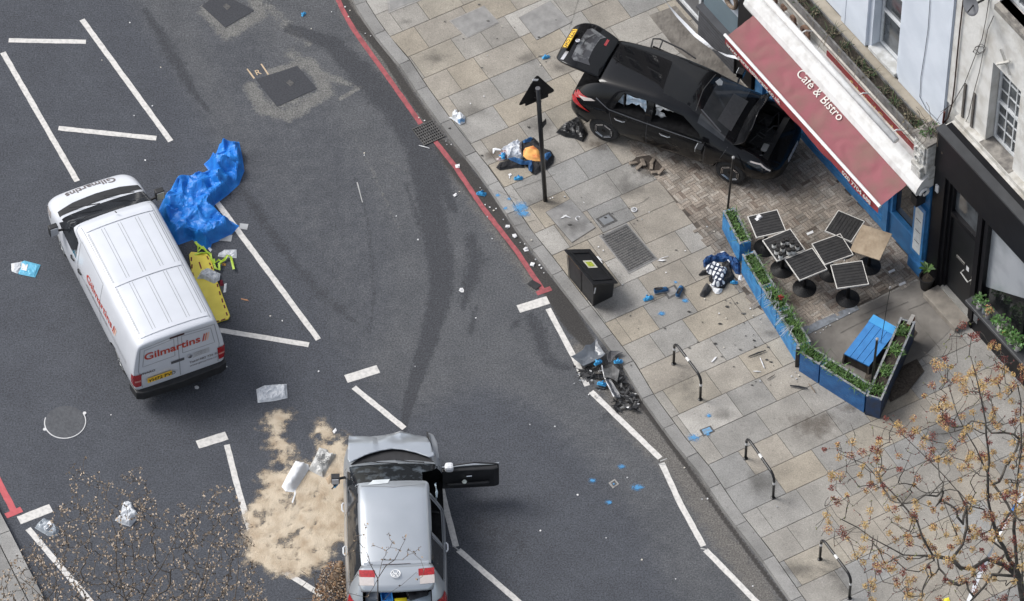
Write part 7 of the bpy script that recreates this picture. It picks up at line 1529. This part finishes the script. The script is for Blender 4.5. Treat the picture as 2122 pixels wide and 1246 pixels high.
spots9 = [(rd.uniform(300, 640), rd.uniform(540, 720)) for _ in range(26)]+[(rd.uniform(0, 1)*260+840, 0) for _ in range(46)]+[(rd.uniform(760, 1000), rd.uniform(1040, 1180)) for _ in range(14)]
for i, (x, y) in enumerate(spots9):
    if y == 0: y = 700+(x-840)*1.45+rd.uniform(-40, 160)
    z = rd.uniform(.005, .06); p = Vector(G(X9+x/S9, Y9+y/S9, z)); a = rd.uniform(0, 6.28); L = rd.uniform(.04, .15); w_ = rd.uniform(.012, .04); bend = rd.uniform(-.05, .05)
    d = Vector((cos(a), sin(a))); n_ = Vector((-d.y, d.x)); q = [(-d*L+n_*w_*.5), (-n_*w_+d*0), d*L+n_*bend, (n_*w_+d*L*.2), ]
    mb = MB(); zt = [rd.uniform(0, .05) for _ in q]; mb.add([(v.x, v.y, zt[k]) for k, v in enumerate(q)]+[(v.x, v.y, zt[k]+.012) for k, v in enumerate(q)], [(3, 2, 1, 0), (4, 5, 6, 7), (0, 1, 5, 4), (1, 2, 6, 5), (2, 3, 7, 6), (3, 0, 4, 7)])
    o = mb.build('plastic_shard', bk9 if rd.random() < .75 else M('shard_mid', (.10, .10, .10), .6), loc=(p.x, p.y, z)); tag(o, 'small broken dark plastic shard in the heap against the kerb', 'shard', 'shards in the debris heap')
for i in range(34):
    x, y = rd.choice([(rd.uniform(200, 480), rd.uniform(540, 800)), (rd.uniform(380, 900), rd.uniform(600, 1000)), (rd.uniform(820, 1130), rd.uniform(900, 1180))]); z = rd.uniform(.02, .10); p = G(X9+x/S9, Y9+y/S9, z); n = 5; r_ = rd.uniform(.012, .035)
    o = MB().prism([(cos(2*pi*k/n)*r_*rd.uniform(.6, 1.5), sin(2*pi*k/n)*r_*rd.uniform(.4, 1)) for k in range(n)], 0, .01).build('plastic_chip', rd.choice([pale, M('chip_grey', (.30, .31, .32), .5), M('chip_dark', (.05, .05, .055), .4)]), loc=(p[0], p[1], z)); o.rotation_euler = (rd.uniform(-.5, .5), rd.uniform(-.5, .5), 0); tag(o, 'small pale or grey plastic chip among the broken bumper pieces', 'chip', 'chips in the debris heap')
# doormat square on the red line
sheet('rubber_mat', [(1092, 590), (1103, 581), (1122, 592), (1110, 602)], .02, black_pl, 'black rubber square at the end of the red line', 'mat', kind=None)
# small white litter along the gutter, on road and paving
lit = [(868, 244), (880, 250), (935, 300, 0), (948, 345, 1), (943, 405, 1), (952, 398, 0), (995, 390), (998, 395), (1005, 425), (1015, 430), (1023, 437), (1028, 433), (1043, 455), (1052, 470, 1), (1066, 490, 1), (1078, 503), (1090, 518, 1), (1087, 506), (1103, 548, 1), (1110, 538), (1118, 550), (1122, 556), (1127, 566), (1101, 498), (957, 602, 1), (986, 659), (924, 293), (926, 300), (910, 255), (757, 70), (768, 75), (715, 15), (725, 22), (722, 35), (687, 25), (645, 60), (755, 322), (755, 318), (821, 448), (866, 497), (301, 332), (316, 220), (333, 140), (278, 240), (211, 125), (269, 47), (860, 760), (1220, 818), (1098, 880), (1150, 884), (1197, 1026), (1418, 970), (1455, 1035), (1466, 1034), (1256, 1115), (1610, 1050), (1560, 1215), (1300, 990), (1020, 495), (1169, 449, 2), (1240, 512), (1250, 518), (1240, 535, 2), (1260, 552), (1250, 520), (1345, 440), (1330, 455), (1370, 540, 2), (1480, 480), (1465, 470), (1420, 520), (1290, 590), (1380, 565), (1010, 450), (1140, 412), (1145, 410), (1170, 408), (975, 215), (1003, 200), (1010, 115), (1120, 135), (1040, 55), (1098, 300), (1105, 325), (1210, 420), (1460, 620), (1490, 650), (1505, 660), (1560, 655), (1575, 660), (1555, 640), (1480, 745, 2), (1575, 790), (1640, 780), (1650, 785), (1655, 778), (1648, 772), (1500, 720), (1700, 690), (1706, 684), (1712, 678), (1720, 675), (1735, 662), (1760, 650), (1690, 690), (1750, 540), (1640, 640), (560, 655), (585, 665), (660, 770), (230, 860), (900, 1080), (1120, 1100), (1330, 1160), (1400, 1200), (470, 760), (408, 803, 1)]
rl = random.Random(5)
for it in lit:
    px, py = it[0], it[1]; k = it[2] if len(it) > 2 else 0
    p0 = Vector(G(px, py)); on_p = False
    # is it on the pavement? (right of the kerb)
    for i in range(len(kerb_pts)-1):
        a, b = kerb_pts[i], kerb_pts[i+1]
        if min(a.y, b.y) <= p0.y < max(a.y, b.y): xk = a.x+(b.x-a.x)*(p0.y-a.y)/(b.y-a.y); on_p = p0.x > xk+.05
    z = Z0+.018 if on_p else .006; p = G(px, py, z); r_ = (.018, .062, .05)[k]*rl.uniform(.7, 1.25); m_ = rl.choice([pale, pale, M('scrap_cream', (.60, .56, .48), .7), M('scrap_grey', (.42, .43, .44), .6)]) if k == 0 else pale
    n = rl.randint(4, 6); a0 = rl.uniform(0, 6); q = [(cos(a0+2*pi*i/n)*r_*rl.uniform(.7, 1.2)*(1.9 if k == 2 else 1), sin(a0+2*pi*i/n)*r_*rl.uniform(.6, 1.1)*(.5 if k == 2 else 1)) for i in range(n)]
    mb = MB(); mb.prism(q, 0, rl.uniform(.004, .014)); 
    if k == 1: mb.prism([(x*.5+.02, y*.5+.01) for x, y in q], .014, .03)
    o = mb.build('paper_scrap', m_, loc=(p[0], p[1], z)); o.rotation_euler = (rl.uniform(-.1, .1), rl.uniform(-.1, .1), rl.uniform(0, 6))
    tag(o, 'small pale scrap of torn paper or plastic lying on the ground', 'litter', 'pale scraps scattered over the ground')
# dark bits on the paving
for i in range(90):
    zone = rl.choice([(1200, 330, 1500, 560), (1180, 400, 1340, 480), (1500, 560, 1560, 640), (1540, 620, 1640, 720), (1480, 700, 1700, 800), (900, 250, 1200, 470), (900, 0, 1180, 230), (1300, 640, 1500, 760)]); px, py = rl.uniform(zone[0], zone[2]), rl.uniform(zone[1], zone[3])
    if inside(np.array([[px, py]]), [(1000, 374), (909, 259), (830, 150), (900, 0), (1200, 0), (1200, 230), (1330, 340), (1500, 540), (1540, 620), (1640, 780), (1540, 860), (1400, 900), (1300, 760), (1120, 540)])[0] == False: continue
    p = G(px, py, Z0+.012); r_ = rl.uniform(.012, .04); n = 5; a0 = rl.uniform(0, 6); q = [(cos(a0+2*pi*i_/n)*r_*rl.uniform(.5, 1.6), sin(a0+2*pi*i_/n)*r_*rl.uniform(.3, .8)) for i_ in range(n)]
    o = MB().prism(q, 0, .008).build('dark_fragment', rl.choice([M('frag_dark', (.04, .038, .035), .8), M('frag_grey', (.12, .115, .105), .8)]), loc=(p[0], p[1], Z0+.014)); tag(o, 'small dark fragment of rubble lying on the paving', 'fragment', 'dark fragments on the paving')
# larger bits near the planters, loose bricks
for a, b, r_, m_, lab in [((1551, 740), (1587, 727), .018, bk9, 'black plastic strip on the paving left of the black gap'), ((1575, 742), (1584, 764), .012, pale, 'pale thin strip below the black plastic strip'), ((1561, 770), (1577, 771), .012, pale, 'short pale flat fragment left of the long dark stick'), ((1637, 800), (1674, 806), .022, bk9, 'dark broken stick on the paving below the long planter'), ((1676, 796), (1690, 815), .014, M('twig_tan', (.22, .17, .12), .9), 'tan twig beside the dark broken stick'), ((1590, 787), (1606, 777), .012, M('twig_grey', (.10, .09, .08), .9), 'grey twig between the pale strip and the planter'),
                          ((1168, 447), (1182, 452), .014, pale, 'short white strip on the grey cover by the post'), ((1365, 538), (1385, 531), .008, pale, 'thin white straw right of the studded cover'), ((868, 302), (890, 308), .012, pale, 'pale thin strip below the drain'), ((1238, 532), (1248, 546), .016, pale, 'white strip right of the storage bin'), ((505, 622), (516, 624), .006, MATS['stick_orange'], 'tiny orange stick on the road')]:
    z = Z0+.02 if a[0] > 1000 else .01; p, q = Vector(G(*a, z)), Vector(G(*b, z)); o = MB().tube([(*p, z+r_*.6), (*((p+q)/2), z+r_), (*q, z+r_*.6)], [r_*.6, r_, r_*.5], 5).build('strip', m_); rebase(o); tag(o, lab, 'fragment')
sheet('bare_earth', [(1308, 345), (1318, 335), (1345, 331), (1364, 345), (1378, 362), (1352, 362), (1330, 358)], Z0+.020, M('bare_earth', (.075, .06, .05), .95, c2=(.045, .036, .03), scale=14, bump=1.))
rb_ = random.Random(8); brk = M('loose_paver', (.25, .21, .17), .9, c2=(.15, .12, .095), scale=14, bump=.5)
for i, (px, py) in enumerate([(1312, 340), (1325, 346), (1332, 338), (1350, 346), (1357, 359), (1370, 356), (1352, 336)]):
    z = Z0+.02+.015*(i % 3); p = G(px, py, z); o = MB().box(-.085, .085, -.035, .035, 0, .04).build('loose_paver', brk, loc=(p[0], p[1], z), bevel=.006); o.rotation_euler = (rb_.uniform(-.25, .25), rb_.uniform(-.25, .25), rb_.uniform(0, 3)); tag(o, 'loose worn brick paver lying in the torn up corner by the hatchback', 'brick', 'loose pavers')
# police tape
def tape(pts, name, lab, wd_=.075, blue_at=()):
    q = [Vector((*G(x, y, z), z)) for x, y, z in pts]; d = []
    for i in range(len(q)-1): d += [q[i].lerp(q[i+1], k/6) for k in range(6)]
    d.append(q[-1]); mb = MB(); vs = []
    for i, p in enumerate(d):
        a = i*.35; t_ = (d[min(i+1, len(d)-1)]-d[max(i-1, 0)]).normalized(); n_ = (UP*cos(a*.5)*.6+t_.cross(UP).normalized()*sin(a*.5)).normalized()*wd_/2; vs += [p+n_, p-n_]
    mb.add(vs, [(2*i, 2*i+1, 2*i+3, 2*i+2) for i in range(len(d)-1)]); 
    for i in range(len(d)-1): mb.m[i] = 1 if any(abs(i/len(d)-b_) < .02 for b_ in blue_at) else 0
    o = mb.build(name, [M('tape_white', (.74, .76, .80), .35), M('tape_blue', (.03, .18, .55), .4)], fix=False); rebase(o); tag(o, lab, 'tape')
tape([(1370, -8, 1.0), (1405, 35, .95), (1440, 72, .9), (1475, 100, .9), (1505, 115, .95), (1530, 120, 1.0), (1560, 128, 1.1)], 'cordon_tape', 'white cordon tape strung past the grey shop to the cafe', blue_at=(.84,))
tape([(2150, 980, 1.2), (2118, 1028, 1.1), (2085, 1080, 1.0), (2060, 1130, .95), (2030, 1190, .9), (2000, 1262, .9)], 'cordon_tape', 'white and blue cordon tape behind the blossoming tree', blue_at=(.27, .3, .72))
o = flat('yellow_note', 'yellow paper on the paving at the bottom edge under the tree', 'paper', [(1953, 1242), (1966, 1238), (1970, 1250), (1955, 1254)], M('paper_yellow', (.75, .68, .05), .6), z=Z0+.02)
# ================================================================ TREES
def grow(name, lab, trunk_pts, limbs, tips, bark, seed, r_tip=.004, blossoms=None, k_r=.42, wob=.10, twig=3):
    """trunk and limbs given in space, then every tip reaches back to the nearest wood; thickness follows what a branch carries"""
    rn = random.Random(seed); nodes = []; par = []; 
    def addn(p, pa): nodes.append(Vector(p)); par.append(pa); return len(nodes)-1
    last = -1
    for p in trunk_pts: last = addn(p, last)
    hub = last
    for L in limbs:
        st = min(range(len(nodes)), key=lambda i: (nodes[i]-Vector(L[0])).length); cur = st
        for a, b in zip(L[:-1], L[1:]):
            a, b = Vector(a), Vector(b); n = max(1, int((b-a).length/.25))
            for k in range(1, n+1): cur = addn(a.lerp(b, k/n)+Vector([rn.gauss(0, .015) for _ in range(3)]), cur)
    arr = np.array([tuple(p) for p in nodes]); hubp = nodes[hub]; tips = sorted(tips, key=lambda p: (Vector(p)-hubp).length); ends = []
    for tp_ in tips:
        tp_ = Vector(tp_); arr = arr if len(arr) == len(nodes) else np.vstack([arr, np.array([tuple(p) for p in nodes[len(arr):]])]); best = int(np.argmin(np.linalg.norm(arr-np.array(tuple(tp_)), axis=1)+.25*np.maximum(0, arr[:, 2]-tp_.z))); a = nodes[best]; d = (tp_-a).length; n = max(2, int(d/.16)); cur = best; off = Vector([rn.gauss(0, 1) for _ in range(3)])*d*wob
        for k in range(1, n+1): t_ = k/n; cur = addn(a.lerp(tp_, t_)+off*sin(pi*t_)+Vector([rn.gauss(0, .012) for _ in range(3)]), cur)
        ends.append(cur)
    N = len(nodes); kids = [[] for _ in range(N)]; wgt = [0.]*N
    for i in range(N):
        if par[i] >= 0: kids[par[i]].append(i)
    for i in range(N-1, -1, -1):
        if not kids[i]: wgt[i] = 1.
        if par[i] >= 0: wgt[par[i]] += wgt[i]
    rad = [r_tip*w_**k_r for w_ in wgt]; mb = MB()
    for i in range(N):
        if par[i] >= 0 and (par[par[i]] < 0 or kids[par[i]][0] != i): start = par[i]
        elif par[i] < 0: continue
        else: continue
        ch = [start, i]
        while kids[ch[-1]]: ch.append(kids[ch[-1]][0])
        mb.tube([nodes[c] for c in ch], [min(rad[c], rad[i]) if j == 0 and start != 0 else rad[c] for j, c in enumerate(ch)], 6 if rad[i] > .02 else 4, cap=True)
    base = nodes[0]; t = thing(name, lab, 'tree', base); mb.v = [v-base for v in mb.v]; mb.build('trunk', bark, t, smooth=True, fix=False)
    bl = MB()
    if blossoms: 
        blossoms(bl, [nodes[e]-base for e in ends], [nodes[i]-base for i in range(N) if rad[i] < r_tip*2.2], rn)
    return t, bl
bark = M('bark_dark', (.055, .048, .042), .95, c2=(.11, .10, .085), scale=9, bump=.8)
def P3(px, py, z): return (*G(px, py, z), z)
rt = random.Random(31)
trunk = [P3(2150, 1470, Z0), P3(2142, 1400, 1.2), P3(2128, 1290, 2.6), P3(2112, 1195, 4.0)]
limbs = [[P3(2112, 1195, 4.0), P3(2082, 1172, 4.2), P3(2045, 1160, 4.4), P3(2012, 1178, 4.5), P3(1992, 1176, 4.6), P3(1972, 1160, 4.7), P3(1930, 1152, 4.9), P3(1870, 1148, 5.1), P3(1810, 1115, 5.3), P3(1745, 1075, 5.5)],
         [P3(1972, 1160, 4.7), P3(1992, 1130, 4.9), P3(2006, 1090, 5.1), P3(2004, 1050, 5.4), P3(1985, 1020, 5.6), P3(1930, 960, 5.9), P3(1870, 900, 6.2), P3(1800, 880, 6.4)],
         [P3(2112, 1195, 4.0), P3(2070, 1120, 4.9), P3(2052, 1060, 5.6), P3(2048, 980, 6.4), P3(2045, 900, 7.2), P3(2032, 820, 7.9), P3(2010, 740, 8.5)],
         [P3(2112, 1195, 4.0), P3(2100, 1100, 4.8), P3(2108, 1000, 5.6), P3(2118, 900, 6.5), P3(2110, 800, 7.3)], [P3(2112, 1195, 4.0), P3(2060, 1190, 4.0), P3(2040, 1215, 3.9), P3(1990, 1262, 3.7)],
         [P3(2048, 980, 6.4), P3(2020, 930, 6.8), P3(1985, 860, 7.2), P3(1965, 800, 7.5)], [P3(1930, 1152, 4.9), P3(1900, 1080, 5.3), P3(1850, 1020, 5.6), P3(1790, 960, 5.8), P3(1735, 940, 5.9)], [P3(2128, 1290, 2.6), P3(2118, 1200, 4.2), P3(2122, 1100, 5.2)],
         [P3(1992, 1130, 4.9), P3(1960, 1050, 5.4), P3(1935, 1000, 5.7)]]
crown_px = [(1680, 1095), (1720, 1020), (1710, 950), (1760, 880), (1840, 860), (1900, 860), (1905, 800), (1950, 730), (1945, 690), (2000, 670), (2060, 690), (2122, 740), (2140, 1000), (2140, 1260), (1800, 1262), (1770, 1180)]
tips = []
while len(tips) < 760:
    px, py = rt.uniform(1680, 2140), rt.uniform(670, 1262)
    if inside(np.array([[px, py]]), crown_px)[0] and (px > 1840 or rt.random() < .72): tips.append(P3(px, py, 4.2+(1262-py)/140+rt.uniform(-1.2, 1.0)))
# slender pale twigs against the shopfront
for a in ((1945, 850), (1912, 730), (1960, 720), (2050, 640), (2120, 760), (1908, 840), (1707, 935), (1690, 1090)): tips.append(P3(a[0], a[1], 6.8))
def bloss(bl, ends, thin, rn):
    for e in ends:
        if rn.random() < .42:
            R_ = rn.choice([.055, .07, .085, .10]); mm_ = rn.choice([(0, 1), (0, 1, 1), (1, 0), (0, 1, 2), (2, 3), (3, 2, 0)])
            for i in range(int(20+R_*800)):
                v = Vector((rn.gauss(0, 1), rn.gauss(0, 1), rn.gauss(0, 1))).normalized()*R_*rn.random()**.5; a = Vector((rn.gauss(0, 1), rn.gauss(0, 1), rn.gauss(0, 1))).normalized()*.016; b = a.orthogonal().normalized()*.008; p = e+v
                bl.add([p-a, p-b, p+a, p+b], [(0, 1, 2, 3)], rn.choice(mm_))
    for p in rn.sample(thin, min(len(thin), 1000)):
        m_ = rn.choice([3, 3, 2, 4]); 
        for q in range(2): a = Vector((rn.gauss(0, 1), rn.gauss(0, 1), rn.gauss(0, 1))).normalized()*.017; b = a.orthogonal().normalized()*.010; o_ = Vector([rn.gauss(0, .012) for _ in range(3)]); bl.add([p+o_-a, p+o_-b, p+o_+a, p+o_+b], [(0, 1, 2, 3)], m_)
t, bl = grow('street_tree', 'large bare tree with clusters of orange blossom at the lower right', trunk, limbs, tips, bark, 4, .0047, bloss, .47)
bl.build('blossom', [M('blossom_tan', (.50, .30, .14), .8), M('blossom_yellow', (.60, .42, .16), .8), M('blossom_red', (.30, .09, .06), .8), M('bud_dark_red', (.14, .03, .03), .8), M('bud_green', (.18, .20, .05), .8)], t, fix=False)
# lower left tree with small pale buds
trunk2 = [P3(300, 1720, Z0*0), P3(300, 1560, 1.8), P3(290, 1400, 3.6)]
limbs2 = [[P3(290, 1400, 3.6), P3(270, 1280, 4.6), P3(245, 1180, 5.2), P3(240, 1110, 5.6), P3(222, 1030, 6.0)], [P3(290, 1400, 3.6), P3(400, 1300, 4.8), P3(420, 1200, 5.4), P3(440, 1130, 5.8), P3(480, 1060, 6.0)], [P3(290, 1400, 3.6), P3(150, 1320, 4.5), P3(90, 1240, 5.0), P3(40, 1200, 5.2)], [P3(270, 1280, 4.6), P3(330, 1180, 5.3), P3(385, 1090, 5.8)], [P3(400, 1300, 4.8), P3(490, 1240, 5.2), P3(495, 1150, 5.6)]]
crown2 = [(-20, 1230), (30, 1150), (60, 1120), (110, 1080), (105, 1055), (150, 1040), (135, 1010), (150, 960), (175, 945), (190, 965), (235, 1000), (285, 955), (320, 1010), (330, 1060), (380, 1035), (430, 1010), (480, 1000), (520, 1090), (540, 1190), (560, 1262), (-20, 1262)]
tips2 = []
while len(tips2) < 1350:
    px, py = rt.uniform(-20, 560), rt.uniform(945, 1300)
    if py > 1262 or inside(np.array([[px, py]]), crown2)[0]:
        if rt.random() < (1290-py)/520: continue
        tips2.append(P3(px, py, 4.6+(1262-py)/170+rt.uniform(-.8, .8)))
def buds(bl, ends, thin, rn):
    pts = thin+ends*3
    for p in rn.sample(pts, min(len(pts), 17000)):
        a = Vector((rn.gauss(0, 1), rn.gauss(0, 1), rn.gauss(0, 1))).normalized()*rn.uniform(.016, .030); b = a.orthogonal().normalized()*a.length*.6; o_ = Vector([rn.gauss(0, .02) for _ in range(3)]); bl.add([p+o_-a, p+o_-b, p+o_+a, p+o_+b], [(0, 1, 2, 3)], rn.choice((0, 0, 1, 2)))
t, bl = grow('street_tree', 'twiggy tree with many tiny pale buds at the lower left', trunk2, limbs2, tips2, M('bark_grey', (.12, .10, .085), .95, c2=(.07, .06, .05), scale=9), 9, .0036, buds, .42)
bl.build('buds', [M('bud_cream', (.52, .42, .32), .8), M('bud_tan', (.34, .25, .17), .8), M('bud_brown', (.13, .10, .075), .8)], t, fix=False)
# sapling in front of the silver car's tailgate
trunk3 = [P3(783, 1420, 0.), P3(784, 1330, 2.0), P3(783, 1240, 3.6), P3(783, 1199, 4.1)]
limbs3 = [[P3(783, 1199, 4.1), P3(770, 1170, 4.4), P3(752, 1148, 4.7)], [P3(783, 1199, 4.1), P3(800, 1175, 4.4), P3(820, 1158, 4.6), P3(840, 1118, 5.0)], [P3(784, 1330, 2.0), P3(790, 1246, 3.2), P3(830, 1215, 3.6), P3(862, 1185, 4.0)]]
tips3 = [P3(x, y, 4.6+rt.uniform(-.3, .6)) for x, y in [(752, 1110), (760, 1090), (774, 1128), (806, 1108), (800, 1140), (838, 1112), (828, 1140), (850, 1138), (870, 1137), (812, 1122), (790, 1160), (845, 1148), (755, 1135), (880, 1180), (868, 1200), (740, 1190), (720, 1150), (735, 1120), (690, 1180), (700, 1210), (720, 1230), (760, 1240)]]
t, bl = grow('sapling', 'thin bare sapling standing in front of the silver car tailgate', trunk3, limbs3, tips3, MATS['bark_grey'], 12, .004, buds, .42)
bl.build('buds', [MATS['bud_tan'], MATS['bud_brown'], MATS['bud_tan']], t, fix=False)
# heap of dry leaves and a log by the rear wheel of the silver car
mb = MB(); rn = random.Random(3); lp = [(655, 1215), (665, 1180), (690, 1160), (712, 1165), (722, 1200), (725, 1262), (640, 1262)]
k = 0
while k < 1500:
    px, py = rn.uniform(620, 735), rn.uniform(1150, 1275)
    if not inside(np.array([[px, py]]), lp)[0]: continue
    z = rn.random()*.5*min(1, (py-1150)/60)+.2; p = Vector(P3(px, py, z)); a = Vector((rn.gauss(0, 1), rn.gauss(0, 1), rn.gauss(0, .6))).normalized()*rn.uniform(.012, .03); b = a.orthogonal().normalized()*a.length*.5; mb.add([p-a, p-b, p+a, p+b], [(0, 1, 2, 3)], rn.choice((0, 0, 1, 2, 3))); k += 1
for i in range(60): px, py = rn.uniform(650, 725), rn.uniform(1175, 1262); p = Vector(P3(px, py, rn.uniform(.05, .6))); mb.tube([p, p+Vector((rn.gauss(0, .12), rn.gauss(0, .12), rn.gauss(0, .12))), p+Vector((rn.gauss(0, .2), rn.gauss(0, .2), rn.uniform(-.2, .2)))], .006, 4, 4)
o = mb.build('dry_shrub', [M('dead_leaf', (.22, .12, .06), .9), M('dead_leaf_pale', (.38, .26, .16), .9), M('dead_leaf_dark', (.08, .05, .035), .9), MATS['bud_cream'], MATS['bark_grey']], fix=False); rebase(o); tag(o, 'dry brown leafy shrub beside the rear wheel of the silver car', 'shrub')
q = [P3(x, y, .25) for x, y in ((707, 1165), (697, 1190), (688, 1220))]; o = MB().tube(q, [.05, .10, .13], 9).build('log', M('log_tan', (.30, .21, .13), .9, c2=(.20, .13, .08), scale=9, bump=.6), smooth=True); rebase(o); tag(o, 'pale split log leaning in the dry shrub', 'log')
